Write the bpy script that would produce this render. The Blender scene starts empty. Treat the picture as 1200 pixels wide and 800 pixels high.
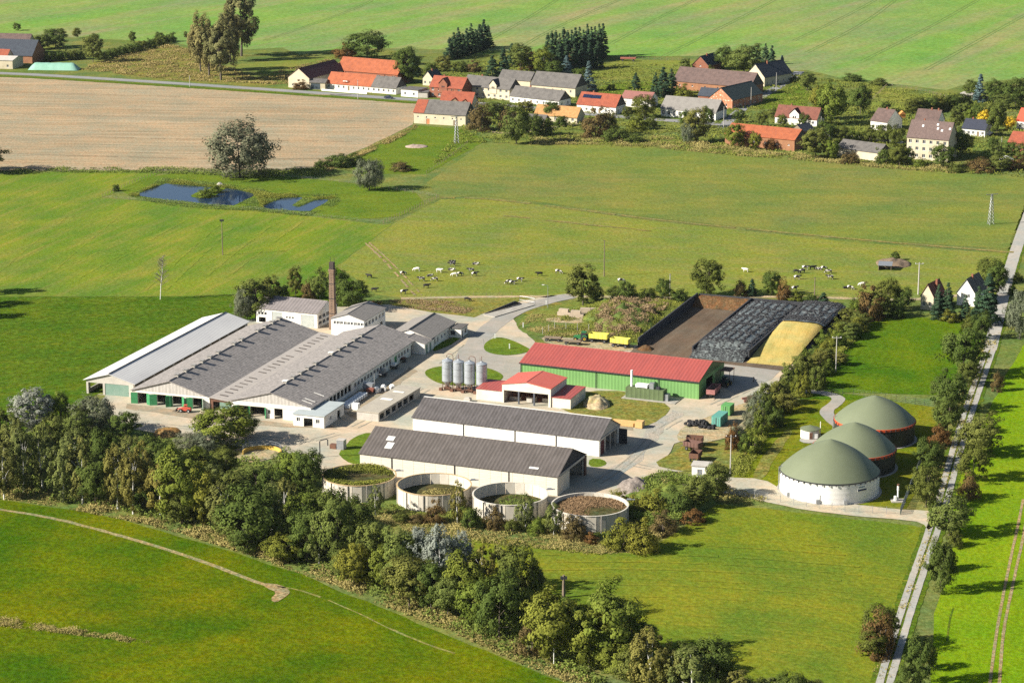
import bpy, bmesh, math, random
import numpy as np
from mathutils import Vector, Matrix, noise
from mathutils.geometry import tessellate_polygon
R = math.radians
random.seed(7)
S = bpy.context.scene
COL = S.collection

# ------------------------------------------------------------------ camera, sky, sun, exposure
FPX, YHOR, CAMH = 2950.0, -350.0, 182.0          # focal length in photo pixels, horizon row, flying height
PITCH = math.atan((400 - YHOR) / FPX)
cd = bpy.data.cameras.new('camera'); cam = bpy.data.objects.new('camera', cd); COL.objects.link(cam)
cam.location = (0, 0, CAMH); cam.rotation_euler = (math.pi / 2 - PITCH, 0, 0)
cd.sensor_width = 36.0; cd.lens = 36.0 * FPX / 1200; cd.clip_start = 1.0; cd.clip_end = 60000
S.camera = cam
SUN_EL, SUN_AWAY = R(30), R(17)                  # light travels to the right and 17 degrees away from the camera
world = bpy.data.worlds.new('World'); S.world = world; world.use_nodes = True
wn = world.node_tree.nodes; wl = world.node_tree.links
sky = wn.new('ShaderNodeTexSky'); sky.sky_type = 'NISHITA'; sky.sun_disc = False
sky.sun_elevation = SUN_EL; sky.altitude = 100
_tx, _ty = -math.cos(SUN_AWAY), -math.sin(SUN_AWAY)   # horizontal direction towards the sun
sky.sun_rotation = math.atan2(_tx, _ty)
wl.new(sky.outputs[0], wn['Background'].inputs[0]); wn['Background'].inputs[1].default_value = 0.05
sd = bpy.data.lights.new('sun', 'SUN'); sd.energy = 5.0; sd.angle = R(0.5); sd.color = (1.0, 0.94, 0.83)
sun = bpy.data.objects.new('sun', sd); COL.objects.link(sun); sun.location = (-300, 300, 400)
sun.rotation_euler = Vector((math.cos(SUN_EL) * math.cos(SUN_AWAY), math.cos(SUN_EL) * math.sin(SUN_AWAY), -math.sin(SUN_EL))).to_track_quat('-Z', 'Y').to_euler()
S.view_settings.view_transform = 'Standard'; S.view_settings.look = 'None'; S.view_settings.gamma = 1
S.view_settings.use_curve_mapping = False; S.view_settings.exposure = 1.2
S.cycles.max_bounces = 6; S.cycles.transparent_max_bounces = 6; S.cycles.use_adaptive_sampling = True
S.cycles.adaptive_threshold = 0.008; S.cycles.use_denoising = False

def P(u, v, z=0.0):
    """photo pixel -> point at height z"""
    x = (u - 600) / FPX; y = -(v - 400) / FPX
    dy = math.cos(PITCH) + y * math.sin(PITCH); dz = -math.sin(PITCH) + y * math.cos(PITCH)
    t = (z - CAMH) / dz
    return Vector((x * t, dy * t, z))
def ppm(u, v):
    """pixels per metre at a ground pixel"""
    q = P(u, v); d = q.y * math.cos(PITCH) + CAMH * math.sin(PITCH)
    return FPX / d
FA = R(-21); FO = P(600, 450)
def F(a, b, z=0.0):
    """farm frame: a runs right and nearer, b runs right and away"""
    return Vector((FO.x + a * math.cos(FA) - b * math.sin(FA), FO.y + a * math.sin(FA) + b * math.cos(FA), z))

# ------------------------------------------------------------------ materials
MATS = {}
def _nt(key):
    m = bpy.data.materials.new(key); m.use_nodes = True
    return m, m.node_tree.nodes, m.node_tree.links, m.node_tree.nodes['Principled BSDF']
def c4(c): return (c[0], c[1], c[2], 1)
def noise_node(n, l, vec, scale, detail=4, rough=.6):
    t = n.new('ShaderNodeTexNoise'); t.inputs['Scale'].default_value = scale; t.inputs['Detail'].default_value = detail
    t.inputs['Roughness'].default_value = rough; l.new(vec, t.inputs['Vector']); return t.outputs['Fac']
def ramp(n, l, fac, lo, hi):
    r = n.new('ShaderNodeMapRange'); r.inputs['From Min'].default_value = lo; r.inputs['From Max'].default_value = hi
    l.new(fac, r.inputs['Value']); return r.outputs[0]
def mix(n, l, fac, a, b, mode='MIX'):
    x = n.new('ShaderNodeMix'); x.data_type = 'RGBA'; x.blend_type = mode
    if isinstance(fac, (int, float)): x.inputs[0].default_value = fac
    else: l.new(fac, x.inputs[0])
    for v, i in ((a, 6), (b, 7)):
        if isinstance(v, tuple): x.inputs[i].default_value = c4(v)
        else: l.new(v, x.inputs[i])
    return x.outputs[2]
def mapped(n, l, coord, rot=0, sc=(1, 1, 1)):
    if coord == 'Position':
        o = n.new('ShaderNodeNewGeometry').outputs['Position']
    else:
        o = n.new('ShaderNodeTexCoord').outputs['Object']
    m1 = n.new('ShaderNodeMapping'); m1.vector_type = 'TEXTURE'; m1.inputs['Rotation'].default_value = (0, 0, rot); l.new(o, m1.inputs[0])
    m2 = n.new('ShaderNodeMapping'); m2.inputs['Scale'].default_value = sc; l.new(m1.outputs[0], m2.inputs[0])
    return m1.outputs[0], m2.outputs[0]
def bumped(n, l, b, h, strength, dist):
    bp = n.new('ShaderNodeBump'); bp.inputs['Strength'].default_value = strength; bp.inputs['Distance'].default_value = dist
    l.new(h, bp.inputs['Height']); l.new(bp.outputs[0], b.inputs['Normal'])

def M(key, c, c2=None, sc=.35, lo=.4, hi=.7, rough=.85, fine=3.0, fv=.18, bump=.0, metal=0., spec=.3, stretch=(1, 1, 1), ribs=None):
    """plain surface: two weathered tones, fine grain, optional ribs=(axis, spacing, depth, darkening)"""
    if key in MATS: return MATS[key]
    m, n, l, b = _nt(key)
    raw, v = mapped(n, l, 'Object', 0, stretch)
    c2 = c2 or tuple(x * .75 for x in c)
    col = mix(n, l, ramp(n, l, noise_node(n, l, v, sc, 6), lo, hi), c, c2)
    g = ramp(n, l, noise_node(n, l, v, fine, 3), .3, .7)
    col = mix(n, l, g, mix(n, l, 1.0, col, (1 - fv,) * 3, 'MULTIPLY'), col)
    h = None
    if ribs:
        ax, sp, dep, dark = ribs
        sx = n.new('ShaderNodeSeparateXYZ'); l.new(raw, sx.inputs[0])
        a = n.new('ShaderNodeMath'); a.operation = 'MULTIPLY'; a.inputs[1].default_value = 2 * math.pi / sp; l.new(sx.outputs[ax], a.inputs[0])
        s = n.new('ShaderNodeMath'); s.operation = 'SINE'; l.new(a.outputs[0], s.inputs[0])
        h = s.outputs[0]
        col = mix(n, l, ramp(n, l, h, .55, .95), col, mix(n, l, 1.0, col, (1 - dark,) * 3, 'MULTIPLY'))
        bumped(n, l, b, h, .6, dep)
    elif bump:
        bumped(n, l, b, noise_node(n, l, v, fine * 1.5, 4), bump, .1)
    l.new(col, b.inputs['Base Color'])
    b.inputs['Roughness'].default_value = rough; b.inputs['Metallic'].default_value = metal
    b.inputs['Specular IOR Level'].default_value = spec
    MATS[key] = m; return m

def GM(key, c1, c2, c3, rot=0., streak=6., patch=.012, mott=.12, grain=1.1, w2=.5, w3=.45, bump=.6, gv=1.0, centre=None, big=.25):
    """ground cover: large patches of c2, streaks of c3 along 'rot', mottling and grain"""
    if key in MATS: return MATS[key]
    m, n, l, b = _nt(key)
    raw, st = mapped(n, l, 'Position', rot, (1 / streak, 1, 1))
    if centre is not None:     # swathes mown round in arcs
        sb = n.new('ShaderNodeVectorMath'); sb.operation = 'SUBTRACT'; sb.inputs[1].default_value = centre; l.new(n.new('ShaderNodeNewGeometry').outputs['Position'], sb.inputs[0])
        ln_ = n.new('ShaderNodeVectorMath'); ln_.operation = 'LENGTH'; l.new(sb.outputs[0], ln_.inputs[0])
        sp_ = n.new('ShaderNodeSeparateXYZ'); l.new(sb.outputs[0], sp_.inputs[0])
        at_ = n.new('ShaderNodeMath'); at_.operation = 'ARCTAN2'; l.new(sp_.outputs[1], at_.inputs[0]); l.new(sp_.outputs[0], at_.inputs[1])
        ml_ = n.new('ShaderNodeMath'); ml_.operation = 'MULTIPLY'; ml_.inputs[1].default_value = 70 / streak; l.new(at_.outputs[0], ml_.inputs[0])
        cb_ = n.new('ShaderNodeCombineXYZ'); l.new(ml_.outputs[0], cb_.inputs[0]); l.new(ln_.outputs['Value'], cb_.inputs[1]); st = cb_.outputs[0]
    f1 = ramp(n, l, noise_node(n, l, raw, patch, 5, .65), .38, .66)
    f2 = ramp(n, l, noise_node(n, l, st, mott, 6, .7), .44, .64)
    f3 = noise_node(n, l, raw, grain, 3, .7)
    f4 = ramp(n, l, noise_node(n, l, raw, mott * 2.2, 4, .75), .35, .75)
    a = n.new('ShaderNodeMath'); a.operation = 'MULTIPLY'; a.inputs[1].default_value = w2; l.new(f1, a.inputs[0])
    col = mix(n, l, a.outputs[0], c1, c2)
    a3 = n.new('ShaderNodeMath'); a3.operation = 'MULTIPLY'; a3.inputs[1].default_value = w3; l.new(f2, a3.inputs[0])
    col = mix(n, l, a3.outputs[0], col, c3)
    col = mix(n, l, f4, mix(n, l, 1.0, col, (.80, .83, .78), 'MULTIPLY'), col)
    f6 = ramp(n, l, noise_node(n, l, raw, patch * 2.6, 3, .5), .35, .65)
    col = mix(n, l, f6, mix(n, l, 1.0, col, (1 + .5 * big, 1 + .1 * big, 1.), 'MULTIPLY'), mix(n, l, 1.0, col, (1 - .7 * big, 1 - .35 * big, 1), 'MULTIPLY'))
    f5 = ramp(n, l, noise_node(n, l, raw, grain * .45, 4, .75), .36, .64)
    col = mix(n, l, f5, mix(n, l, 1.0, col, (1 + .12 * gv, 1 - .07 * gv, 1 - .2 * gv), 'MULTIPLY'), mix(n, l, 1.0, col, (1 - .16 * gv, 1 + .03 * gv, 1), 'MULTIPLY'))
    col = mix(n, l, ramp(n, l, f3, .40, .62), mix(n, l, 1.0, col, (1 - .42 * gv, 1 - .40 * gv, 1 - .44 * gv), 'MULTIPLY'), mix(n, l, 1.0, col, (1 + .12 * gv,) * 3, 'MULTIPLY'))
    l.new(col, b.inputs['Base Color']); b.inputs['Roughness'].default_value = .95; b.inputs['Specular IOR Level'].default_value = 0
    if bump: bumped(n, l, b, f3, bump, .35)
    MATS[key] = m; return m

def LM(key, dark, light, warm=None, trans=.22):
    """leaves: tone attribute per leaf, a little colour change from plant to plant"""
    if key in MATS: return MATS[key]
    m, n, l, b = _nt(key)
    at = n.new('ShaderNodeAttribute'); at.attribute_name = 'tone'
    oi = n.new('ShaderNodeObjectInfo')
    col = mix(n, l, at.outputs['Fac'], dark, light)
    w = warm or tuple(x * y for x, y in zip(light, (1.25, .95, .7)))
    rr = ramp(n, l, oi.outputs['Random'], .35, 1.15)
    col = mix(n, l, rr, col, mix(n, l, at.outputs['Fac'], tuple(x * .5 for x in w), w))
    l.new(col, b.inputs['Base Color']); b.inputs['Roughness'].default_value = .8; b.inputs['Specular IOR Level'].default_value = .06
    tr = n.new('ShaderNodeBsdfTranslucent'); l.new(col, tr.inputs[0])
    ms = n.new('ShaderNodeMixShader'); ms.inputs[0].default_value = trans
    l.new(b.outputs[0], ms.inputs[1]); l.new(tr.outputs[0], ms.inputs[2]); l.new(ms.outputs[0], n['Material Output'].inputs[0])
    MATS[key] = m; return m

# ------------------------------------------------------------------ mesh building
class MB:
    def __init__(s): s.v = []; s.f = []
    def add(s, vs, fs):
        o = len(s.v); s.v += [tuple(p) for p in vs]; s.f += [tuple(i + o for i in q) for q in fs]; return s
    def hexa(s, p):   # 4 bottom counter-clockwise, 4 top
        return s.add(p, [(3, 2, 1, 0), (4, 5, 6, 7), (0, 1, 5, 4), (1, 2, 6, 5), (2, 3, 7, 6), (3, 0, 4, 7)])
    def box(s, x0, x1, y0, y1, z0, z1):
        return s.hexa([(x0, y0, z0), (x1, y0, z0), (x1, y1, z0), (x0, y1, z0), (x0, y0, z1), (x1, y0, z1), (x1, y1, z1), (x0, y1, z1)])
    def obox(s, c, sx, sy, z0, z1, rz=0):
        ca, sa = math.cos(rz), math.sin(rz)
        q = [(c[0] + x * ca - y * sa, c[1] + x * sa + y * ca) for x, y in ((-sx, -sy), (sx, -sy), (sx, sy), (-sx, sy))]
        return s.hexa([(x, y, z0) for x, y in q] + [(x, y, z1) for x, y in q])
    def lathe(s, prof, n=24, c=(0, 0), cap0=True, cap1=True):
        vs = []; fs = []
        for r, z in prof:
            for k in range(n):
                a = 2 * math.pi * k / n; vs.append((c[0] + r * math.cos(a), c[1] + r * math.sin(a), z))
        for i in range(len(prof) - 1):
            for k in range(n):
                k2 = (k + 1) % n; fs.append((i * n + k, i * n + k2, (i + 1) * n + k2, (i + 1) * n + k))
        if cap0: fs.append(tuple(reversed(range(n))))
        if cap1: fs.append(tuple(range((len(prof) - 1) * n, len(prof) * n)))
        return s.add(vs, fs)
    def tube(s, pts, rs, n=6):
        pts = [Vector(p) for p in pts]
        if not hasattr(rs, '__len__'): rs = [rs] * len(pts)
        vs = []; fs = []
        for i, p in enumerate(pts):
            d = (pts[min(i + 1, len(pts) - 1)] - pts[max(i - 1, 0)]).normalized()
            e = d.cross(Vector((0, 0, 1)) if abs(d.z) < .9 else Vector((1, 0, 0))).normalized(); g = e.cross(d)
            for k in range(n):
                a = 2 * math.pi * k / n; vs.append(p + (e * math.cos(a) + g * math.sin(a)) * rs[i])
        for i in range(len(pts) - 1):
            for k in range(n):
                k2 = (k + 1) % n; fs.append((i * n + k, i * n + k2, (i + 1) * n + k2, (i + 1) * n + k))
        fs.append(tuple(range(n))); fs.append(tuple(reversed(range((len(pts) - 1) * n, len(pts) * n))))
        return s.add(vs, fs)
    def wheel(s, c, r, w, n=14, axis='y'):
        vs = []; fs = []; prof = [(r * .45, -w / 2), (r * .85, -w / 2), (r, -w * .3), (r, w * .3), (r * .85, w / 2), (r * .45, w / 2)]
        for q, t in prof:
            for k in range(n):
                a = 2 * math.pi * k / n
                p = (q * math.cos(a), t, q * math.sin(a)) if axis == 'y' else (t, q * math.cos(a), q * math.sin(a))
                vs.append((c[0] + p[0], c[1] + p[1], c[2] + p[2]))
        for i in range(6):
            for k in range(n):
                k2 = (k + 1) % n; j = (i + 1) % 6
                fs.append((i * n + k, i * n + k2, j * n + k2, j * n + k))
        return s.add(vs, fs)
    def prism(s, prof, x0, x1, axis='x'):
        """profile of (y,z) extruded along x, or (x,z) along y"""
        n = len(prof)
        def pt(t, a, b): return (t, a, b) if axis == 'x' else (a, t, b)
        vs = [pt(x0, a, b) for a, b in prof] + [pt(x1, a, b) for a, b in prof]
        fs = [tuple(range(n)), tuple(reversed(range(n, 2 * n)))] + [(i, i + n, (i + 1) % n + n, (i + 1) % n) for i in range(n)]
        return s.add(vs, fs)
    def mesh(s, name, mat, smooth=False):
        me = bpy.data.meshes.new(name); me.from_pydata(s.v, [], s.f)
        bm = bmesh.new(); bm.from_mesh(me); bmesh.ops.recalc_face_normals(bm, faces=bm.faces[:]); bm.to_mesh(me); bm.free()
        if mat: me.materials.append(mat)
        if smooth:
            me.polygons.foreach_set('use_smooth', [True] * len(me.polygons))
            try: me.set_sharp_from_angle(angle=R(40))
            except Exception: pass
        return me
    def build(s, name, mat, parent=None, loc=(0, 0, 0), rz=0, smooth=False):
        return link(name, s.mesh(name, mat, smooth), parent, loc, rz)
def link(name, me, parent=None, loc=(0, 0, 0), rz=0):
    o = bpy.data.objects.new(name, me); COL.objects.link(o); o.location = loc; o.rotation_euler = (0, 0, rz)
    if parent is not None: o.parent = parent
    return o
def tag(o, label=None, cat=None, group=None, kind=None):
    if label: o['label'] = label
    if cat: o['category'] = cat
    if group: o['group'] = group
    if kind: o['kind'] = kind
    return o
def thing(name, label, cat, loc=(0, 0, 0), rz=0, group=None):
    o = bpy.data.objects.new(name, None); COL.objects.link(o); o.location = loc; o.rotation_euler = (0, 0, rz)
    o.empty_display_size = .5
    return tag(o, label, cat, group)
KIDS = {}
def copy_tree(o, loc, rz=0, scale=None, label=None, group=None, parent=None):
    c = o.copy(); COL.objects.link(c)
    if parent is None:
        c.location = loc; c.rotation_euler = (0, 0, rz)
        if scale: c.scale = scale
        if label: c['label'] = label
        if group: c['group'] = group
    else: c.parent = parent
    for ch in KIDS.setdefault(o.name, list(o.children)): copy_tree(ch, None, parent=c)
    return c

# ------------------------------------------------------------------ ground sheets
def resample(pts, step, closed):
    out = []; n = len(pts)
    for i in range(n if closed else n - 1):
        a, b = pts[i], pts[(i + 1) % n]; k = max(1, int((b - a).length / step))
        out += [a.lerp(b, j / k) for j in range(k)]
    if not closed: out.append(pts[-1])
    return out
def smooth_line(pts, it=2, closed=False):
    for _ in range(it):
        o = [] if closed else [pts[0]]; n = len(pts)
        for i in range(n if closed else n - 1):
            a, b = pts[i], pts[(i + 1) % n]; o += [a.lerp(b, .25), a.lerp(b, .75)]
        if not closed: o.append(pts[-1])
        pts = o
    return pts
def wob(p, amp, f=.13, k=0):
    return Vector((p.x + amp * noise.noise(Vector((p.x * f, p.y * f, 3.1 + k))), p.y + amp * noise.noise(Vector((p.x * f, p.y * f, 9.7 + k))), p.z))
def poly_world(px, z=0, sm=0, amp=.6, step=2.5, farm=False):
    w = [(F(*p) if farm else P(*p)) for p in px]
    w = [Vector((p.x, p.y, z)) for p in w]
    if sm: w = smooth_line(w, sm, True)
    if amp: w = [wob(p, amp) for p in resample(w, step, True)]
    return w
def sheet(name, px, z, mat, sm=0, amp=.6, step=2.5, label=None, farm=False):
    w = poly_world(px, z, sm, amp, step, farm)
    tris = tessellate_polygon([w])
    me = bpy.data.meshes.new(name); me.from_pydata([tuple(p) for p in w], [], [tuple(t) for t in tris])
    bm = bmesh.new(); bm.from_mesh(me)
    for f in bm.faces:
        f.normal_update()
        if f.normal.z < 0: f.normal_flip()
    bm.to_mesh(me); bm.free(); me.materials.append(mat)
    return tag(link(name, me), label, None, None, 'structure')
def strip(name, px, width, z, mat, amp=.15, sm=2, off=0, label=None, farm=False, step=2.0, gaps=0):
    w = [(F(*p) if farm else P(*p)) for p in px]
    w = resample(smooth_line([Vector((p.x, p.y, z)) for p in w], sm), step, False)
    vs = []; fs = []
    for i, p in enumerate(w):
        d = (w[min(i + 1, len(w) - 1)] - w[max(i - 1, 0)]).normalized(); nrm = Vector((-d.y, d.x, 0))
        wd = width / 2
        vs.append(wob(p + nrm * (off + wd), amp, .5)); vs.append(wob(p + nrm * (off - wd), amp, .5, 5))
        if i and not (gaps and noise.noise(Vector((p.x * .15, p.y * .15, 2.2))) < gaps - 1): fs.append((2 * i - 2, 2 * i - 1, 2 * i + 1, 2 * i))
    me = bpy.data.meshes.new(name); me.from_pydata([tuple(p) for p in vs], [], fs)
    bm = bmesh.new(); bm.from_mesh(me)
    for f in bm.faces:
        f.normal_update()
        if f.normal.z < 0: f.normal_flip()
    bm.to_mesh(me); bm.free(); me.materials.append(mat)
    return tag(link(name, me), label, None, None, 'structure')
# ------------------------------------------------------------------ the land
fresh = (.125, .215, .022); lush = (.085, .175, .018)
g_base = GM('rough_grass', (.150, .195, .045), (.215, .210, .080), (.115, .160, .035), .3, 3, .025, .12, .8, w2=.8, w3=.6, gv=.7, big=.4)
g_far = GM('far_crop', (0.167, 0.302, 0.060), (0.215, 0.278, 0.093), (0.309, 0.245, 0.152), R(62), 14, .006, .03, .4, w2=.7, w3=.65, bump=.2, gv=0.55)  # crop tones paled, distance haze put into the colour
g_stub = GM('stubble', (0.371, 0.281, 0.187), (0.278, 0.210, 0.138), (0.473, 0.372, 0.266), R(-5), 22, .02, .28, 1.0, w2=.6, w3=.8, bump=.5, gv=0.6, big=0.2)
g_mead = GM('mown_meadow', (0.135, 0.212, 0.022), (0.165, 0.221, 0.026), (0.256, 0.228, 0.057), R(72), 14, .014, .22, .8, w2=.6, w3=.6, gv=0.5, big=0.45)
g_long = GM('long_meadow', (0.071, 0.131, 0.011), (0.092, 0.151, 0.011), (0.133, 0.170, 0.019), R(20), 3, .02, .16, .55, w2=.6, w3=.5, bump=.9, gv=0.9)
g_past = GM('pasture', (0.202, 0.229, 0.040), (0.168, 0.212, 0.039), (0.241, 0.218, 0.083), R(-8), 3.5, .016, .16, .8, w2=.6, w3=.55, bump=.7, gv=0.6, big=.28)
g_past2 = GM('rough_pasture', (0.180, 0.210, 0.041), (0.208, 0.189, 0.068), (0.113, 0.178, 0.040), R(-5), 4.5, .014, .10, .7, w2=.65, w3=.55, bump=.7, gv=0.5, big=.28)
g_lush = GM('lush_grass', (0.125, 0.186, 0.021), (0.158, 0.196, 0.025), (0.099, 0.135, 0.018), .2, 3, .03, .2, .8, w3=.5, gv=0.6)
g_front = GM('front_meadow', (0.094, 0.148, 0.005), (0.147, 0.155, 0.005), (0.071, 0.126, 0.005), R(-15), 2.5, .016, .15, .75, w2=.7, w3=.5, bump=.8, gv=0.75, big=0.6)
g_arc = GM('cut_meadow', (0.160, 0.201, 0.018), (0.198, 0.207, 0.027), (0.151, 0.192, 0.019), R(-28), 16, .018, .30, .8, w2=.5, w3=.75, gv=0.6, centre=tuple(P(770, 850)), big=0.45)
g_dark = GM('paddock', (0.087, 0.158, 0.008), (0.115, 0.176, 0.010), (0.071, 0.131, 0.007), R(72), 7, .02, .2, .8, w2=.5, w3=.5, gv=0.7, big=0.5)
g_bio = GM('plant_lawn', (0.163, 0.186, 0.011), (0.223, 0.191, 0.026), (0.109, 0.163, 0.008), R(60), 3, .035, .2, .8, w2=.7, w3=.5, gv=0.7)
g_crop = GM('young_crop', (0.167, 0.271, 0.008), (0.200, 0.264, 0.015), (0.132, 0.226, 0.006), R(76), 8, .014, .25, .9, w2=.6, w3=.45, gv=0.6)
g_dry = GM('dry_grass', (0.235, 0.215, 0.056), (0.150, 0.179, 0.030), (0.300, 0.241, 0.095), .4, 3, .05, .3, .9, w2=.8, w3=.5)
g_conc = GM('yard_concrete', (0.463, 0.399, 0.306), (0.395, 0.349, 0.278), (0.531, 0.455, 0.345), R(-21), 3, .03, .18, 1.4, w2=.8, w3=.6, bump=.08, gv=.22, big=.3)
g_asph = GM('yard_asphalt', (0.328, 0.304, 0.281), (0.373, 0.337, 0.292), (0.288, 0.272, 0.260), R(-21), 5, .03, .12, 2.0, w2=.7, w3=.5, bump=.05, gv=.22, big=.12)
g_road = GM('road_asphalt', (0.266, 0.261, 0.272), (0.297, 0.287, 0.288), (0.235, 0.235, 0.250), R(-7), 10, .03, .1, 1.5, w2=.6, w3=.5, bump=.05, gv=.22, big=.12)
g_track = GM('track_concrete', (0.388, 0.365, 0.338), (0.336, 0.318, 0.298), (0.426, 0.397, 0.363), R(70), 3, .05, .3, 1.2, w2=.7, w3=.6, bump=.1, gv=.22, big=.12)
g_dirt = GM('bare_earth', (.400, .290, .175), (.330, .250, .150), (.300, .240, .110), .2, 3, .06, .4, 1.2, w2=.7, w3=.5)
g_sand = GM('sandy_ground', (0.467, 0.372, 0.253), (0.388, 0.313, 0.199), (0.259, 0.235, 0.089), R(-20), 2, .06, .3, 1.2, w2=.7, w3=.6, gv=0.6)
g_tram = GM('wheel_rut', (.155, .235, .075), (.145, .215, .070), (.185, .240, .095), 0, 3, .05, .3, .8)
g_verge = GM('verge_grass', (0.094, 0.155, 0.015), (0.125, 0.169, 0.021), (0.157, 0.155, 0.028), .1, 3, .05, .3, .9)
g_silt = GM('silage_floor', (0.146, 0.106, 0.078), (0.096, 0.067, 0.049), (0.186, 0.143, 0.107), R(69), 8, .04, .3, 1.3, w2=.8, w3=.6, bump=.2, gv=.22, big=.12)

gm = MB().add([(-5000, -200, 0), (5000, -200, 0), (5000, 12000, 0), (-5000, 12000, 0)], [(0, 1, 2, 3)]).build('ground', g_base)
tag(gm, kind='structure')
L1, L2, L3, L4, L5 = .03, .06, .09, .12, .15
sheet('far_field', [(-900, 40), (0, 40), (120, 46), (205, 50), (250, 60), (330, 56), (350, 64), (420, 56), (500, 58), (600, 60), (700, 66), (780, 66), (850, 66), (905, 84), (945, 82), (1000, 95), (1060, 100), (1110, 106), (1135, 98), (1200, 92), (1900, 90), (2600, -180), (-1700, -180)], L1, g_far, amp=1.5, step=12)
sheet('stubble_field', [(-500, 76), (0, 89.5), (120, 95.5), (300, 108.5), (420, 117), (488, 122), (484, 146), (450, 163), (412, 180), (380, 195), (330, 201), (200, 200), (100, 200), (0, 200), (-500, 203)], L1, g_stub, amp=1.2, step=8)
sheet('mown_field', [(-500, 207), (0, 205), (70, 201), (180, 199), (190, 202), (118, 232), (300, 246), (450, 264), (460, 262), (395, 312), (380, 330), (300, 345), (190, 347), (0, 347.5), (-500, 350)], L1, g_mead, amp=.8, step=6)
sheet('long_grass_field', [(-500, 350), (0, 348), (190, 347.5), (300, 345.5), (380, 331), (396, 313), (430, 345), (330, 390), (240, 400), (150, 440), (100, 470), (60, 505), (-500, 520)], L2, g_long, amp=.6, step=6)
sheet('pasture', [(396, 311), (462, 262), (516, 234), (560, 232), (640, 241), (760, 259), (1000, 284), (1187, 298), (1172, 342), (1140, 352), (1010, 351), (900, 349), (700, 350), (610, 350), (480, 351), (440, 345)], L1, g_past, amp=.8, step=6)
sheet('upper_pasture', [(517, 233), (500, 214), (565, 170), (620, 168), (700, 167), (760, 172), (850, 180), (940, 186), (1040, 196), (1120, 203), (1200, 208), (1215, 262), (1196, 293), (1000, 280), (760, 255), (640, 238), (560, 229)], L2, g_past2, amp=.8, step=6)
sheet('pond_meadow', [(120, 231), (192, 200), (300, 204), (420, 215), (513, 231), (452, 262), (300, 245)], L2, g_lush, sm=1, amp=.8, step=4)
sheet('garden_meadow', [(404, 188), (440, 170), (490, 147), (545, 152), (570, 165), (500, 204), (420, 204)], L1, g_lush, amp=.8, step=4)
sheet('bottom_meadow', [(-500, 560), (0, 585), (130, 605), (250, 640), (350, 672), (430, 705), (520, 742), (600, 775), (660, 800), (760, 850), (800, 900), (-500, 900)], L1, g_front, amp=.8, step=4)
sheet('cut_meadow', [(470, 640), (520, 625), (600, 632), (700, 648), (745, 650), (790, 625), (840, 590), (900, 596), (1000, 608), (1070, 615), (1086, 620), (1065, 700), (1034, 800), (1010, 880), (800, 900), (740, 800), (640, 720)], L1, g_arc, amp=.7, step=4)
sheet('paddock', [(925, 482), (960, 440), (1000, 392), (1030, 372), (1085, 372), (1140, 376), (1150, 400), (1130, 440), (1108, 478), (1070, 472), (1000, 462), (945, 458)], L2, g_dark, amp=.5, step=4)
sheet('plant_lawn', [(860, 560), (885, 510), (925, 470), (990, 464), (1105, 478), (1095, 540), (1062, 596), (990, 592), (930, 580)], L1, g_bio, amp=.5, step=3)
sheet('crop_field', [(1205, 395), (1178, 440), (1150, 500), (1130, 540), (1118, 590), (1117, 640), (1105, 690), (1094, 720), (1093, 760), (1086, 830), (1300, 830), (1500, 395)], L1, g_crop, amp=.5, step=4)
sheet('back_verge', [(480, 351), (600, 350), (640, 350), (660, 356), (640, 372), (612, 368), (590, 366), (555, 374), (500, 372), (455, 356)], L2, g_dry, amp=.6, step=3)
# roads and tracks
strip('village_road', [(-400, 72), (0, 85.5), (100, 91), (300, 104), (420, 112.5), (490, 117.5), (560, 121), (640, 128), (700, 135), (780, 141), (850, 146), (900, 152), (960, 158), (1020, 163), (1060, 168)], 7.0, L2, g_road, amp=.2)
strip('road_verge', [(-400, 76), (0, 89), (100, 94.6), (300, 107.6), (420, 116), (488, 121)], 5.0, L3, g_verge, amp=.8)
strip('side_lane', [(846, 150), (862, 134), (880, 120), (905, 106), (925, 94), (937, 84)], 5.0, L3, g_road, amp=.3)
strip('back_lane', [(470, 350), (520, 348.5), (610, 347.5), (700, 347.5), (830, 350), (905, 347), (1000, 350), (1080, 352), (1168, 340)], 3.0, L3, g_sand, amp=.3)
strip('pasture_track', [(517, 232), (560, 232), (640, 241), (760, 257), (900, 271), (1050, 285), (1188, 296)], 2.4, L4, GM('worn_track', (.245, .215, .080), (.19, .20, .05), (.30, .235, .12), R(-8), 5, .06, .3, 1., w2=.7, w3=.5), amp=.6, gaps=.62)
strip('dirt_patch', [(590, 253), (640, 258), (690, 264), (740, 268), (768, 272)], 1.8, L4, GM('worn_pasture', (.25, .21, .085), (.21, .2, .06), (.29, .22, .11), R(-8), 4, .06, .3, 1.), amp=1.4, gaps=.95)
strip('cattle_path', [(428, 285), (450, 305), (470, 328), (486, 346)], .8, L4, g_dirt, amp=.35, gaps=.8)
strip('cattle_path', [(432, 284), (456, 305), (478, 328), (494, 346)], .6, L4, g_dirt, amp=.35, gaps=.7)
cl = [(1215, 225), (1200, 266), (1188, 300), (1178, 335), (1170, 370), (1160, 410), (1146, 450), (1130, 497), (1116, 545), (1104, 590), (1094, 620), (1082, 655), (1065, 705), (1047, 765), (1028, 830)]
strip('lane_verge', cl, 5.4, L2, g_verge, amp=.6)
strip('concrete_lane', cl[:6], 3.9, L3, g_track, amp=.15)
for o in (-.98, .98): strip('wheel_track', cl[5:], 1.45, L4, g_track, amp=.12, off=o)
for k, pts in enumerate((([(1199, 585), (1192, 620), (1184, 655), (1174, 705), (1167, 745), (1160, 800), (1155, 840)]), ([(1204, 600), (1198, 635), (1190, 670), (1181, 712), (1175, 745), (1171, 800), (1168, 840)]))):
    strip('crop_tramline', pts, .62, L2, g_dirt, amp=.1)
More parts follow.
